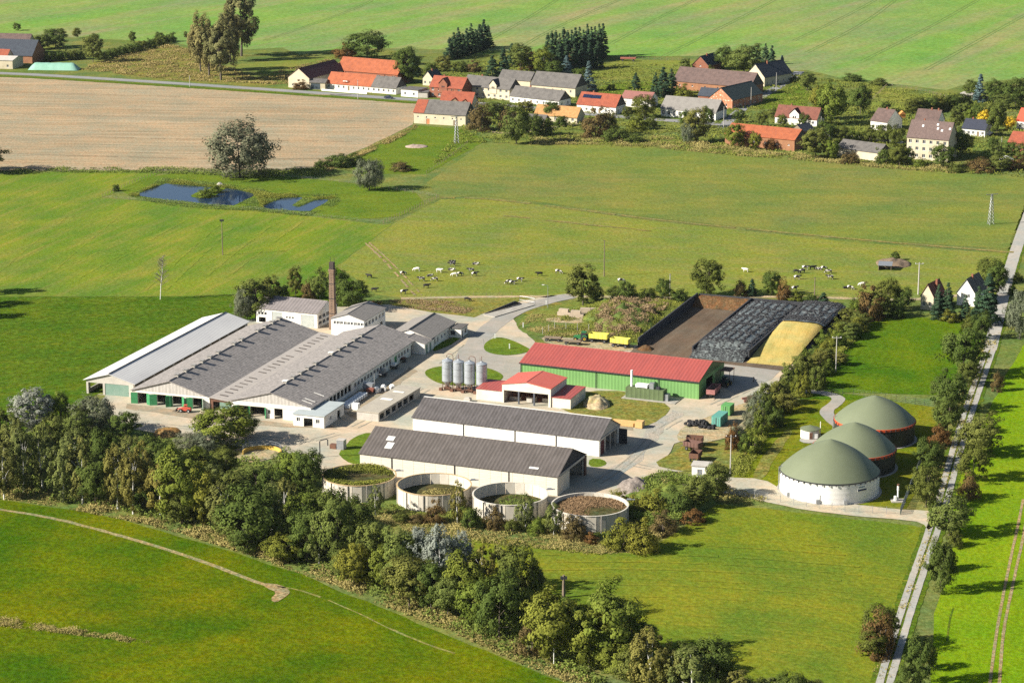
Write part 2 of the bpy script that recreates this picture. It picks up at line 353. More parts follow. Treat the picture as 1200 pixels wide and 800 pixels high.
strip('crop_tramline', [(1117, 712), (1112, 728), (1110, 752)], .4, L2, g_verge, amp=.1)
for pts in ([(600, 62), (650, 32), (745, -8)], [(715, 52), (770, 22), (835, -10)], [(565, 52), (625, 18), (665, -8)], [(945, 62), (1010, 30), (1060, -8)], [(1010, 72), (1090, 32), (1150, -2)], [(1085, 82), (1150, 46), (1215, 10)], [(930, 48), (1000, 15), (1040, -8)], [(770, 70), (900, 5), (920, -8)], [(310, 48), (420, 10), (450, -8)]):
    for o in (-1.1, 1.1): strip('field_tramline', pts, .6, L2, g_tram, amp=.1, off=o)
strip('footpath', [(-40, 590), (0, 597), (60, 606), (130, 624), (200, 645), (250, 662), (300, 682), (330, 690)], 1.3, L2, GM('footpath', (.36, .29, .17), (.30, .26, .13), (.24, .24, .08), R(-15), 4, .1, .4, 1.2), amp=.35)
strip('footpath', [(325, 687), (345, 690), (370, 697), (410, 714), (460, 738), (500, 755), (540, 768)], .55, L3, GM('faint_path', (.27, .255, .09), (.19, .22, .05), (.33, .27, .14), R(-25), 4, .1, .4, 1.2), amp=.4, gaps=.75)
sheet('dirt_patch', [(305, 683), (330, 686), (342, 692), (337, 698), (325, 706), (318, 702), (326, 694), (312, 690)], L3, g_dirt, sm=1, amp=.7, step=1.5)
# farmyard
sheet('farmyard', [(120, 468), (118, 486), (150, 502), (215, 512), (285, 524), (340, 532), (372, 556), (420, 560), (480, 585), (560, 596), (640, 596), (735, 590), (752, 560), (775, 552), (810, 552), (815, 548), (780, 538), (790, 520), (850, 500), (880, 478), (905, 452), (940, 428), (880, 412), (750, 404), (700, 408), (628, 402), (606, 380), (600, 372), (612, 364), (640, 356), (672, 350), (668, 344), (640, 347), (596, 356), (556, 372), (505, 366), (455, 357), (380, 360), (290, 375), (220, 400), (140, 440)], L3, g_conc, amp=.5, step=2)
g_proad = GM('plant_gravel', (.47, .41, .315), (.42, .365, .28), (.52, .455, .35), R(-15), 4, .05, .3, 1.3, w2=.7, w3=.6, bump=.08, gv=.3)
sheet('plant_road', [(742, 556), (800, 556), (850, 559.5), (895, 561), (915, 574), (957, 586), (1005, 591), (1050, 597), (1084, 598), (1098, 602), (1090, 624), (1080, 612), (1055, 609), (1010, 605), (950, 599), (887, 586), (850, 577), (795, 572), (745, 568)], L4, g_proad, sm=1, amp=.5, step=1.5)
strip('asphalt_road', [(668, 347), (640, 353), (606, 363), (585, 376), (568, 390), (556, 404), (556, 418), (580, 432), (640, 432)], 6.2, L4, g_asph, amp=.3)
sheet('asphalt_apron', [(548, 402), (566, 392), (568, 412), (600, 419), (628, 416), (640, 440), (600, 446), (560, 440), (530, 430), (536, 412)], L5, g_asph, sm=1, amp=.4, step=2)
sheet('asphalt_apron', [(750, 410), (880, 420), (930, 420), (905, 444), (860, 462), (842, 450), (838, 425), (760, 418)], L4, g_asph, amp=.4, step=2)
sheet('lawn', [(566, 404), (578, 396), (592, 396), (612, 404), (624, 411), (606, 416), (585, 417), (568, 412)], .18, g_lush, sm=2, amp=.3, step=1.5)
sheet('lawn', [(494, 436), (510, 430), (530, 429), (552, 429), (575, 432), (591, 440), (588, 446), (560, 452), (530, 452), (508, 448)], .18, g_lush, sm=2, amp=.3, step=1.5)
sheet('lawn', [(503, 407), (520, 400), (541, 392), (548, 392), (528, 404), (510, 412)], .18, g_lush, amp=.3, step=1.5)
sheet('lawn', [(652, 470), (690, 458), (735, 458), (790, 474), (775, 492), (752, 502), (725, 494), (690, 488), (660, 482)], L4, g_dry, sm=1, amp=.5, step=2)
sheet('lawn', [(415, 512), (432, 506), (442, 512), (430, 535), (420, 546), (404, 540), (396, 530)], L4, g_lush, sm=1, amp=.4, step=2)
sheet('lawn', [(690, 537), (706, 538), (712, 544), (702, 548), (690, 546)], L4, g_lush, sm=1, amp=.3, step=2)
sheet('lawn', [(765, 545), (785, 532), (805, 520), (826, 516), (850, 520), (872, 510), (885, 500), (870, 540), (850, 556), (815, 552), (795, 552)], L4, g_dry, sm=1, amp=.5, step=2)
sheet('sandy_yard', [(800, 500), (830, 488), (850, 480), (880, 470), (900, 470), (888, 492), (860, 512), (830, 518), (806, 522), (792, 514)], .135, g_sand, sm=1, amp=.5, step=2)
sheet('weedy_yard', [(604, 378), (618, 368), (652, 358), (680, 352), (770, 350), (815, 348), (745, 402), (700, 400), (660, 394), (625, 394), (608, 388)], L4, g_past2, sm=1, amp=.5, step=2)
sheet('weedy_yard', [(640, 372), (700, 372), (720, 376), (700, 380), (640, 378)], .17, g_sand, sm=1, amp=.5, step=2)
sheet('track_edge', [(632, 394), (700, 398), (745, 404), (740, 412), (690, 410), (640, 404)], .17, g_sand, sm=1, amp=.5, step=2)
strip('plant_lane', [(880, 466), (910, 460), (940, 458), (965, 460), (985, 466), (978, 474), (967, 481), (972, 490), (985, 500)], 3.6, L3, g_asph, amp=.15)
strip('plant_path', [(1000, 500), (975, 510), (958, 522)], 1.6, L3, g_track, amp=.1)
sheet('worn_lawn', [(880, 562), (890, 540), (905, 520), (925, 500), (930, 508), (912, 530), (898, 560)], L2, g_dry, sm=1, amp=.6, step=2)
# ponds: water a little below the banks
m_water, n, l, b = _nt('pond_water')
b.inputs['Base Color'].default_value = (.010, .026, .062, 1); b.inputs['Roughness'].default_value = .06; b.inputs['Specular IOR Level'].default_value = .38
bumped(n, l, b, noise_node(n, l, mapped(n, l, 'Position')[0], 1.2, 3), .06, .05)
sheet('pond_water', [(157, 229), (175, 222), (194, 215.5), (225, 218), (250, 220), (275, 222), (301, 228), (290, 234), (274, 241), (245, 240), (225, 237), (190, 234)], .10, m_water, sm=0, amp=.5, step=1.5)
sheet('pond_water', [(305, 243), (318, 237), (331, 232.5), (355, 231.5), (352, 235), (342, 241), (350, 243), (368, 235), (388, 233.5), (378, 240), (362, 248), (340, 247), (320, 246)], .10, m_water, sm=0, amp=.4, step=1.5)
sheet('pond_bank', [(221, 231), (232, 225), (250, 221), (262, 216), (268, 219), (258, 226), (250, 231), (236, 233)], .16, g_lush, sm=1, amp=.5, step=1.5)
sheet('sandy_ground', [(268, 530), (285, 523), (318, 524), (330, 534), (300, 542), (276, 540)], L4, g_sand, sm=1, amp=.8, step=2)
g_stain = GM('soiled_concrete', (.33, .27, .20), (.27, .215, .15), (.38, .32, .24), R(-21), 3, .08, .4, 1.4, w2=.8, w3=.7, bump=.1, gv=.35)
sheet('soiled_yard', [(150, 473), (205, 480), (250, 487), (330, 496), (392, 500), (395, 504), (300, 499), (240, 493), (190, 486), (150, 478)], .105, g_stain, amp=1.6, step=1.5)
sheet('soiled_yard', [(405, 485), (430, 462), (455, 448), (480, 430), (486, 436), (462, 456), (440, 474), (420, 492)], .105, g_stain, amp=1.6, step=1.5)
sheet('soiled_yard', [(700, 560), (735, 535), (760, 500), (790, 480), (800, 484), (776, 506), (750, 540), (720, 566)], .105, GM('worn_concrete', (.36, .335, .29), (.33, .31, .275), (.40, .37, .32), R(50), 4, .06, .4, 1.4, gv=.25), amp=1.8, step=1.5)
sheet('soiled_yard', [(590, 480), (650, 486), (740, 500), (742, 505), (650, 492), (590, 486)], .105, g_stain, amp=1.2, step=1.5)

# swathes left by mower and harrow, faint wheel marks
def tone(key, f, k=1.0):
    src = {'mown_meadow': g_mead, 'cut_meadow': g_arc, 'stubble': g_stub}[key]; m = src.copy(); m.name = key + '_swath'
    bs = m.node_tree.nodes['Principled BSDF']; lk = bs.inputs['Base Color'].links[0]; mx = m.node_tree.nodes.new('ShaderNodeMix'); mx.data_type = 'RGBA'; mx.blend_type = 'MULTIPLY'; mx.inputs[0].default_value = 1
    m.node_tree.links.new(lk.from_socket, mx.inputs[6]); mx.inputs[7].default_value = (f[0], f[1], f[2], 1); m.node_tree.links.new(mx.outputs[2], bs.inputs['Base Color']); return m
sw = random.Random(12)
t_arc, t_arc2, t_mead, t_stub, t_stub2 = tone('cut_meadow', (1.16, 1.08, 1.15)), tone('cut_meadow', (.84, .92, .8)), tone('mown_meadow', (1.15, 1.07, 1.1)), tone('stubble', (1.14, 1.14, 1.14)), tone('stubble', (.84, .84, .85))
cc = P(745, 905)
for k in range(15):
    r = 62 + 5.6 * k + sw.uniform(-1, 1); a0, a1 = sw.uniform(8, 40), sw.uniform(95, 150); pts = []
    for j in range(14):
        a = R(a0 + (a1 - a0) * j / 13); p = Vector((cc.x + r * 1.15 * math.cos(a), cc.y + r * .95 * math.sin(a), 0)); pts.append(p)
    poly = poly_world([(560, 640), (700, 652), (745, 655), (790, 630), (840, 596), (1000, 612), (1080, 622), (1062, 700), (1030, 800), (960, 830), (860, 790), (760, 735), (660, 690), (600, 660)], 0, 0, 0)
    def inside(p):
        c = False; n_ = len(poly)
        for i in range(n_):
            a_, b_ = poly[i], poly[i - 1]
            if (a_.y > p.y) != (b_.y > p.y) and p.x < (b_.x - a_.x) * (p.y - a_.y) / (b_.y - a_.y) + a_.x: c = not c
        return c
    pts = [p for p in pts if inside(p)]
    if len(pts) > 2:
        vs = []; fs = []; w_ = resample(smooth_line([Vector((p.x, p.y, L2 + .004 * k)) for p in pts], 2), 1.5, False); hw = sw.uniform(.25, .6)
        for i, p in enumerate(w_):
            d = (w_[min(i + 1, len(w_) - 1)] - w_[max(i - 1, 0)]).normalized(); nn = Vector((-d.y, d.x, 0)); vs += [tuple(wob(p + nn * hw, .3, .5)), tuple(wob(p - nn * hw, .3, .5, 5))]
            if i and noise.noise(Vector((p.x * .1, p.y * .1, k))) > -.18: fs.append((2 * i - 2, 2 * i - 1, 2 * i + 1, 2 * i))
        me = bpy.data.meshes.new('mown_swath'); me.from_pydata(vs, [], [f if (Vector(vs[f[1]]) - Vector(vs[f[0]])).cross(Vector(vs[f[2]]) - Vector(vs[f[0]])).z > 0 else f[::-1] for f in fs]); me.materials.append(t_arc); tag(link('mown_swath', me), kind='structure')
for k in range(12):
    u = -40 + 34 * k + sw.uniform(-8, 8); v0 = 340 - sw.uniform(0, 30); du = 95 + sw.uniform(-20, 30); dv = 62 + sw.uniform(-15, 25)
    if v0 - dv < 236 + (u + du) * .06: dv = v0 - 236 - (u + du) * .06
    if u + du < 400 - (340 - v0 + dv) * .3 and dv > 25: strip('mown_swath', [(u, v0), (u + du * .5, v0 - dv * .52), (u + du, v0 - dv)], sw.uniform(.7, 1.5), L2 + .003 * k, t_mead, amp=.5, gaps=.85)
for k in range(12):
    v = 104 + 8 * k + sw.uniform(-2, 2); u1 = 470 if v < 140 else 470 - (v - 140) * 1.6
    strip('stubble_furrow', [(-60, v - 5), (120, v), (sw.uniform(200, 250), v + 3.2), (min(u1 - 12, sw.uniform(320, 460)), v + 6 if v < 180 else v + 3)], sw.uniform(.7, 1.8), L2 + .003 * k, (t_stub, t_stub2, t_stub)[k % 3], amp=.5, gaps=.8)
t_rut = GM('tyre_marks', (.29, .265, .22), (.32, .29, .24), (.26, .24, .20), R(40), 4, .1, .4, 1.4, gv=.3, big=.2)
for pts in ([(330, 522), (390, 512), (440, 490), (500, 456)], [(700, 566), (740, 540), (775, 500), (830, 478), (880, 455)], [(180, 497), (250, 505), (330, 515)], [(500, 440), (540, 412), (560, 392), (590, 372)], [(745, 545), (800, 556), (850, 568), (930, 590)]):
    for o in (-1.0, 1.0): strip('tyre_marks', pts, .45, .107 if pts[0][0] != 500 else .112, t_rut, amp=.25, off=o, gaps=.85)
# ------------------------------------------------------------------ building kit
m_white = M('white_render', (.74, .72, .67), (.62, .59, .52), sc=.25, fv=.08)
m_cream = M('cream_render', (0.528, 0.464, 0.336), (0.432, 0.376, 0.264), sc=.3, fv=.1)
m_pale = M('pale_panel', (.62, .58, .49), (.50, .45, .36), sc=.5, fv=.1, lo=.35, hi=.75, stretch=(.3, 1, 3))
m_shedw = M('shed_render', (.62, .58, .50), (.54, .50, .42), sc=.4, fv=.1)
m_grey = M('grey_render', (.46, .43, .38), (.38, .35, .31), sc=.4)
m_conc = M('old_concrete', (0.375, 0.352, 0.307), (0.270, 0.247, 0.210), sc=.6, bump=.2)
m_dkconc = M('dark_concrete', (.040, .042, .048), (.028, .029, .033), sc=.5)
m_brick = M('red_brick', (0.260, 0.099, 0.056), (0.205, 0.081, 0.050), sc=.8, fine=6, fv=.25)
m_obrick = M('orange_brick', (0.310, 0.149, 0.074), (0.248, 0.112, 0.062), sc=.6, fine=6, fv=.2)
m_glass = M('dark_glass', (.02, .024, .03), (.03, .035, .045), rough=.12, spec=.6, fv=.0)
m_frame = M('white_frame', (.75, .74, .71), fv=.03)
m_dark = M('dark_metal', (.035, .037, .042), rough=.6)
m_steel = M('galvanised', (0.308, 0.322, 0.336), (0.252, 0.266, 0.280), sc=1.2, rough=.45, metal=.4, spec=.5)
m_wood = M('weathered_wood', (.24, .18, .12), (.17, .13, .09), sc=1.5)
m_green = M('green_gate', (.035, .20, .075), (.05, .24, .10), sc=1.2, rough=.6)
m_teal = M('faded_green_gate', (.15, .24, .19), (.19, .27, .22), sc=.6, rough=.7)
m_pdoor = M('pale_door', (.40, .42, .39), (.34, .36, .34), sc=.8)
m_rust = M('rusty_steel', (.16, .075, .045), (.10, .06, .045), sc=1.5)
m_tyre = M('tyre_rubber', (.020, .020, .022), (.035, .034, .033), sc=2)
r_asb = M('fibre_cement_light', (.46, .43, .40), (.39, .365, .34), sc=.25, fv=.12, ribs=(1, 1.1, .05, .07))
r_asb1 = M('fibre_cement_pale', (0.560, 0.550, 0.530), (0.480, 0.470, 0.460), sc=.12, fv=.08, ribs=(1, 1.1, .04, .05), stretch=(1, .3, 1))
r_asb2 = M('fibre_cement_mossy', (.32, .29, .27), (.24, .22, .205), sc=.9, fine=1.6, fv=.45, lo=.42, hi=.6, ribs=(1, 1.1, .05, .08))
r_asb2b = M('fibre_cement_tan', (.41, .37, .33), (.36, .325, .295), sc=.3, fv=.12, ribs=(1, 1.1, .05, .07))
r_hall = M('fibre_cement_dark', (0.102, 0.092, 0.091), (0.077, 0.069, 0.067), sc=.8, fine=1.4, fv=.25, stretch=(1, .12, 1), lo=.38, hi=.66, ribs=(0, .95, .04, .13))
r_hallB = M('fibre_cement_brown', (0.110, 0.095, 0.087), (0.085, 0.073, 0.066), sc=.8, fine=1.0, fv=.18, stretch=(1, .12, 1), lo=.38, hi=.66, ribs=(0, .95, .04, .14))
r_office = M('fibre_cement_grey', (0.255, 0.232, 0.210), (0.210, 0.195, 0.176), sc=.7, fine=2, fv=.25, ribs=(1, 1.1, .04, .1))
r_red = M('red_sheet_roof', (0.317, 0.072, 0.059), (0.267, 0.064, 0.055), sc=.45, rough=.5, fv=.06, stretch=(1, .12, 1), ribs=(0, 1.0, .03, .07))
r_redy = M('red_sheet_roof_across', (.50, .115, .080), (.46, .105, .076), sc=.2, rough=.5, fv=.05, ribs=(1, 1.0, .04, .12))
r_tile = M('orange_tile', (0.372, 0.108, 0.046), (0.269, 0.077, 0.035), sc=.5, fine=3, fv=.32)
r_tile2 = M('red_tile', (0.310, 0.083, 0.043), (0.218, 0.058, 0.034), sc=.6, fine=3, fv=.32)
r_mauve = M('mauve_tile', (0.140, 0.093, 0.081), (0.092, 0.063, 0.056), sc=.6, fine=3, fv=.32)
r_maroon = M('maroon_tile', (.085, .032, .034), (.07, .028, .03), sc=.6, fine=3, fv=.12)
r_grey = M('grey_tile', (0.140, 0.129, 0.118), (0.093, 0.086, 0.080), sc=.5, fine=3, fv=.32)
r_dark = M('slate_dark', (.045, .055, .070), (.035, .04, .055), sc=.6, fine=3, fv=.2)
r_green = M('dark_green_roof', (.055, .075, .070), (.045, .06, .058), sc=.6, fine=3, fv=.15)
r_yel = M('yellow_tile', (0.446, 0.245, 0.094), (0.319, 0.166, 0.059), sc=.8, fine=3, fv=.32)
r_brown = M('brown_tile', (0.198, 0.075, 0.051), (0.133, 0.049, 0.037), sc=.6, fine=3, fv=.32)
r_pink = M('pink_sheet_roof', (0.248, 0.108, 0.090), (0.211, 0.093, 0.081), sc=.5, fv=.12)
m_gsheet = M('green_sheet', (0.144, 0.290, 0.094), (0.129, 0.266, 0.086), sc=.2, rough=.5, fv=.05, ribs=(0, .95, .03, .10))
m_gsheety = M('green_sheet_shaded', (0.072, 0.138, 0.051), (0.063, 0.123, 0.045), sc=.2, rough=.5, fv=.05)  # same green sheet in a darker copy, shade of the gable painted in
m_board = M('weathered_boards', (0.468, 0.441, 0.405), (0.378, 0.351, 0.315), sc=.5, fine=2.5, fv=.2, ribs=(0, 1.0, .02, .12), stretch=(2, 1, .4))

def wface(mb, o, rz, ln, z0, z1, t, ops, a=0., b=0.):
    """one wall with rectangular openings (s0,s1,z0,z1), from s=a to ln-b"""
    ca, sa = math.cos(rz), math.sin(rz)
    cuts = sorted({a, ln - b} | {min(max(s, a), ln - b) for q in ops for s in q[:2]})
    for s0, s1 in zip(cuts, cuts[1:]):
        if s1 - s0 < 1e-4: continue
        mid = (s0 + s1) / 2; holes = sorted((q[2], q[3]) for q in ops if q[0] < mid < q[1]); z = z0; segs = []
        for h0, h1 in holes:
            if h0 > z + 1e-3: segs.append((z, h0))
            z = h1
        if z < z1 - 1e-3: segs.append((z, z1))
        for e0, e1 in segs:
            q = [(o[0] + s * ca - y * sa, o[1] + s * sa + y * ca) for s, y in ((s0, 0), (s1, 0), (s1, t), (s0, t))]
            mb.hexa([(x, y, e0) for x, y in q] + [(x, y, e1) for x, y in q])
WCACHE = {}
def window_mesh(w, h, fm):
    k = (round(w, 2), round(h, 2), fm.name)
    if k not in WCACHE:
        b = .09; f = MB()
        f.box(0, w, 0, .08, 0, b); f.box(0, w, 0, .08, h - b, h); f.box(0, b, 0, .08, b, h - b); f.box(w - b, w, 0, .08, b, h - b)
        if w > .8: f.box(w / 2 - .04, w / 2 + .04, .01, .07, b, h - b)
        f.box(-.08, w + .08, -.16, -.02, -.07, -.005)
        g = MB().box(b * .8, w - b * .8, .045, .06, b * .8, h - b * .8)
        WCACHE[k] = (f.mesh('window', fm), g.mesh('pane', m_glass))
    return WCACHE[k]
FACE = {'F': (lambda L, D: ((0, 0), 0, L)), 'R': (lambda L, D: ((L, 0), math.pi / 2, D)), 'B': (lambda L, D: ((L, D), math.pi, L)), 'L': (lambda L, D: ((0, D), -math.pi / 2, D))}
def building(name, label, cat, loc, rz, L, D, wh, rh, roof, wall, ridge='x', rp=.5, over=.35, gov=.25, t=.3, faces={}, gable=None, frame=None, th=.14, group=None, chimneys=(), flat=False, hollow=True):
    """faces: {'F': [(kind, s0, s1, z0, z1[, material]), ...]}; kinds w window, d closed door, o open"""
    T = thing(name, label, cat, loc, rz, group)
    w = MB()
    for k, fn in FACE.items():
        o, fr, ln = fn(L, D); ops = [q[1:5] for q in faces.get(k, ())]
        tr = 0 if k in 'FB' else t
        wface(w, o, fr, ln, 0, wh, t, ops, tr, tr)
        for q in faces.get(k, ()):
            kind, s0, s1, z0, z1 = q[:5]; ca, sa = math.cos(fr), math.sin(fr)
            ps = (o[0] + s0 * ca - .1 * sa, o[1] + s0 * sa + .1 * ca, z0)
            if kind == 'w':
                f, g = window_mesh(s1 - s0, z1 - z0, frame or m_frame)
                wo = link('window', f, T, ps, fr); link('pane', g, wo)
            elif kind == 'd':
                dm = q[5] if len(q) > 5 else m_wood
                do = MB().box(.01, s1 - s0 - .01, 0, .08, .02, z1 - z0 - .01).build('door', dm, T, ps, fr)
                MB().box(s1 - s0 - .3, s1 - s0 - .2, -.06, 0, 1.0, 1.15).build('handle', m_dark, do)
    w.build('wall', wall, T)
    if flat:
        rf = MB().box(-over, L + over, -over, D + over, wh + .004, wh + .25).build('roof', roof, T)
    else:
        W = D if ridge == 'x' else L; ln = L if ridge == 'x' else D; m = W * rp
        for q in (0, ln - t): MB().prism([(0.01, wh), (W - .01, wh), (m, rh - .02)], q, q + t, 'x' if ridge == 'x' else 'y').build('gable', gable or wall, T)
        k1 = (rh - wh) / m; k2 = (rh - wh) / (W - m)
        pr = [(-over, wh - over * k1), (m, rh), (W + over, wh - over * k2), (W + over, wh - over * k2 + th), (m, rh + th), (-over, wh - over * k1 + th)]
        r = MB(); ax = 'x' if ridge == 'x' else 'y'
        r.prism([pr[0], pr[1], pr[4], pr[5]], -gov, ln + gov, ax); r.prism([pr[1], pr[2], pr[3], pr[4]], -gov, ln + gov, ax)
        rf = r.build('roof', roof, T)
        c = MB(); c.prism([(m - .25, rh + th - .25 * k1 + .01), (m, rh + th + .01), (m + .25, rh + th - .25 * k2 + .01), (m, rh + th + .1)], -gov - .01, ln + gov + .01, ax)
        c.build('ridge_cap', roof, rf)
        for (p, q, hh) in chimneys:
            MB().box(p - .3, p + .3, q - .3, q + .3, wh, rh + hh).build('chimney', m_brick, rf)
    T['_'] = 0; del T['_']
    return T
def row(kind, n, s0, step, w, z0, z1, *m): return [(kind, s0 + i * step, s0 + i * step + w, z0, z1) + m for i in range(n)]
BR = FA + R(2.4)   # the cattle barns stand slightly turned

# ------------------------------------------------------------------ cattle barns
b1 = building('cattle_barn', 'long cattle barn with pale whitish roof and dark open side, next to the long grass', 'barn', F(-104.4, -50.2), BR, 14.2, 74, 4.0, 6.0, r_asb1, m_grey, 'y', over=.7, gov=.5,
    faces={'F': [('o', .6, 5.0, .02, 3.2), ('d', 5.6, 12.8, .05, 3.3, m_teal)], 'L': [('o', 1 + i * 6, 6.2 + i * 6, 1.2, 3.4) for i in range(12)], 'R': [('o', 1 + i * 6, 6.2 + i * 6, 1.0, 3.6) for i in range(12)]}, th=.12)
MB().box(6.95, 7.25, -.4, 74.4, 6.13, 6.3).build('ridge_vent', m_dark, b1)
gate_ops = [(1.9, 4.6), (7.6, 10.4), (12.2, 15.0), (18.1, 20.9)]
b2 = building('cattle_barn', 'middle cattle barn with weathered board gable and open green gates facing the yard', 'barn', F(-88.2, -54.4), BR, 23.0, 74, 3.6, 7.0, r_asb2, m_white, 'y', over=.1, gov=.4,
    faces={'F': [('o', a, b, .02, 3.1) for a, b in gate_ops], 'R': [('o', 2 + i * 8, 8 + i * 8, .5, 3.4) for i in range(9)]}, gable=m_board)
def gate_leaf(T, x, y, w, h, rz, mat=m_green, name='gate_leaf'):
    o = MB().box(0, w, -.04, .04, .05, h).build(name, mat, T, (x, y, 0), rz)
    for z in (.35, h * .55, h - .3): MB().box(.02, w - .02, -.075, -.045, z, z + .12).build('rail', mat, o)
    return o
for i, (a, b) in enumerate(gate_ops):
    gate_leaf(b2, a, -.1, 1.85, 3.1, R(180 + (12, 22, 35, 18)[i])); gate_leaf(b2, b, -.1, 1.4, 3.1, R(-(28, 18, 40, 62)[i]))
MB().box(-.05, 23.0, -.1, -.02, 3.12, 3.3).build('lintel', m_pale, b2)
for k in range(4):   # feed rails just inside each gateway
    q = MB()
    for z in (.5, .9, 1.3): q.tube([(gate_ops[k][0] + .1, 3, z), (gate_ops[k][1] - .1, 3, z)], .05, 5)
    q.build('feed_rail', m_steel, b2)
# the pale lower slope on the right with its row of dark slots
lw = MB(); lw.prism([(23.1, 3.62), (29.4, 2.95), (29.4, 3.08), (23.1, 3.76)], -.4, 74.4, 'y'); lr = lw.build('lean_to_roof', r_asb2b, b2)
q = MB(); q.box(29.05, 29.3, 0, 74, 0, 2.92); q.box(23.3, 29.05, 73.7, 74, 0, 2.9); q.box(23.3, 24, .05, .3, 0, 3.4); q.prism([(23.35, 2.6), (29.05, 2.6), (29.05, 2.95), (23.35, 3.55)], .02, .25, 'y'); q.build('lean_to_wall', m_rust, b2)
gate_leaf(b2, 26.0, -.1, 3.2, 2.6, 0, m_teal)
MB().box(29.5, 30.3, .2, 73.8, 3.1, 3.2).build('gap_shade_strip', m_dark, b2)  # added dark strip, stands in for the shaded gap between the roofs
for i in range(23):
    if i in (7, 15): continue
    y = 3.0 + i * 3.1; k = -(3.76 - 3.08) / 6.3
    v = MB(); x0, x1 = 24.6, 26.8
    v.hexa([(x0, y, 3.77 + k * (x0 - 23.1)), (x1, y, 3.77 + k * (x1 - 23.1)), (x1, y + .55, 3.77 + k * (x1 - 23.1)), (x0, y + .55, 3.77 + k * (x0 - 23.1))] + [(x0, y, 3.86 + k * (x0 - 23.1)), (x1, y, 3.86 + k * (x1 - 23.1)), (x1, y + .55, 3.86 + k * (x1 - 23.1)), (x0, y + .55, 3.86 + k * (x0 - 23.1))])
    v.build('roof_light', M('dirty_roof_light', (.10, .085, .075), (.14, .12, .11), sc=1), lr)
gops3 = [(2.4, 4.8), (5.4, 9.6), (12.2, 14.6)]
b3 = building('cattle_barn', 'cattle barn with mossy roof, window rows along its side and white totes beside it', 'barn', F(-57.8, -55.2), BR, 22.6, 78, 4.0, 7.0, r_asb2, m_white, 'y', over=.45, gov=.35,
    faces={'F': [('o', a, b, .02, 2.9) for a, b in gops3] + [('w', 10.3, 11.2, 1.3, 2.4)], 'R': row('o', 7, 10, 2.6, 2.2, 1.3, 3.3) + row('w', 12, 30, 2.35, 1.7, 1.5, 2.8) + [('d', 60, 62, .05, 2.8, m_green)] + row('w', 4, 63, 2.3, 1.5, 1.5, 2.8) + [('o', 73, 75, .05, 3)]}, gable=m_board)
gate_leaf(b3, 2.4, -.1, 1.8, 2.9, R(180 + 20)); gate_leaf(b3, 4.8, -.1, .6, 2.9, R(-20)); gate_leaf(b3, 9.6, -.1, .7, 2.9, R(-50)); gate_leaf(b3, 5.4, -.1, .6, 2.9, R(215))
for z0 in (0,): MB().box(-.02, 22.6, -.1, -.02, 2.95, 3.12).build('lintel', m_pale, b3)
ventm = MB(); ventm.box(-.42, .42, -.42, .42, -.4, .55); vcapm = MB(); vcapm.box(-.7, .7, -.7, .7, .78, .9)
for sx in (-.55, .55):
    for sy in (-.55, .55): vcapm.box(sx - .05, sx + .05, sy - .05, sy + .05, .45, .78)
vm = ventm.mesh('roof_vent', m_grey); vc = vcapm.mesh('vent_cap', M('vent_tin', (.30, .29, .27), (.22, .2, .19), sc=2))
vcw = vcapm.mesh('vent_cap', m_white)
for T, xr, y0, ys in ((b2, 11.5, 4.5, [0, 5.1, 10.2, 15.3, 20.4, 25.5, 36, 41, 52, 57.2, 62.4, 67.2]), (b3, 11.3, 9.5, [0, 5, 10, 15, 20.2, 31.5, 37, 42.4, 48, 53.4])):
    for i, y in enumerate(ys):
        vo = link('roof_vent', vm, T, (xr, y0 + y, 7.1)); link('vent_cap', vcw if T is b3 and i in (0, 5) else vc, vo)
    MB().box(xr - .12, xr + .12, -.2, 73.5, 7.16, 7.26).build('ridge_rail', m_dark, T)
for y in (2.2, 4.2, 10.2): MB().box(19.4, 22.4, y, y + .35, 0, .06).build('roof_sheet', m_white, b3, (0, 0, 0)).matrix_local = Matrix.Translation((11.3, 0, 7.17)) @ Matrix.Rotation(math.atan(3 / 11.3), 4, 'Y') @ Matrix.Translation((-11.3, 0, 0.02))
building('milk_room', 'low annex with flat pale blue-grey roof at the corner of the mossy barn', 'annex', F(-38.2, -58.6), BR, 8.6, 13.5, 3.2, 3.4, M('pale_blue_roof', (.36, .40, .40), (.31, .34, .34), sc=.4, fv=.08), m_white, flat=True, over=.25,
    faces={'F': [('w', .9, 1.9, 1.3, 2.4), ('o', 2.9, 5.4, .05, 2.4), ('w', 6.3, 7.4, 1.2, 2.3)], 'R': [('w', 4, 5, 1.2, 2.2), ('o', 9, 11, .05, 2.3)]})
# ------------------------------------------------------------------ buildings behind the barns
T = building('workshop', 'low white workshop with dark grey roof and broad pale doors, behind the pale barn', 'workshop', F(-97.5, 38.4), FA - R(1), 20.5, 13.6, 4.6, 6.9, M('workshop_roof', (.215, .19, .185), (.18, .16, .155), sc=.5, fine=2, fv=.2, ribs=(0, 1.1, .04, .1)), m_white, over=.3,
    faces={'F': [('w', .6, 1.4, 2.6, 3.5), ('w', 1.7, 2.5, 2.6, 3.5), ('w', 2.8, 3.6, 2.6, 3.5), ('o', .8, 3.2, .3, 1.9), ('d', 5.4, 8.8, .1, 3.9, m_pdoor), ('w', 10, 10.8, 2.2, 2.9), ('w', 11, 11.8, 2.2, 2.9), ('w', 12, 12.8, 2.2, 2.9), ('d', 15.2, 19.6, .1, 3.9, m_pdoor)], 'R': row('w', 4, 1.0, 2.6, 2.1, .8, 1.9) + row('w', 4, 1.0, 2.6, 2.1, 2.5, 3.7)})
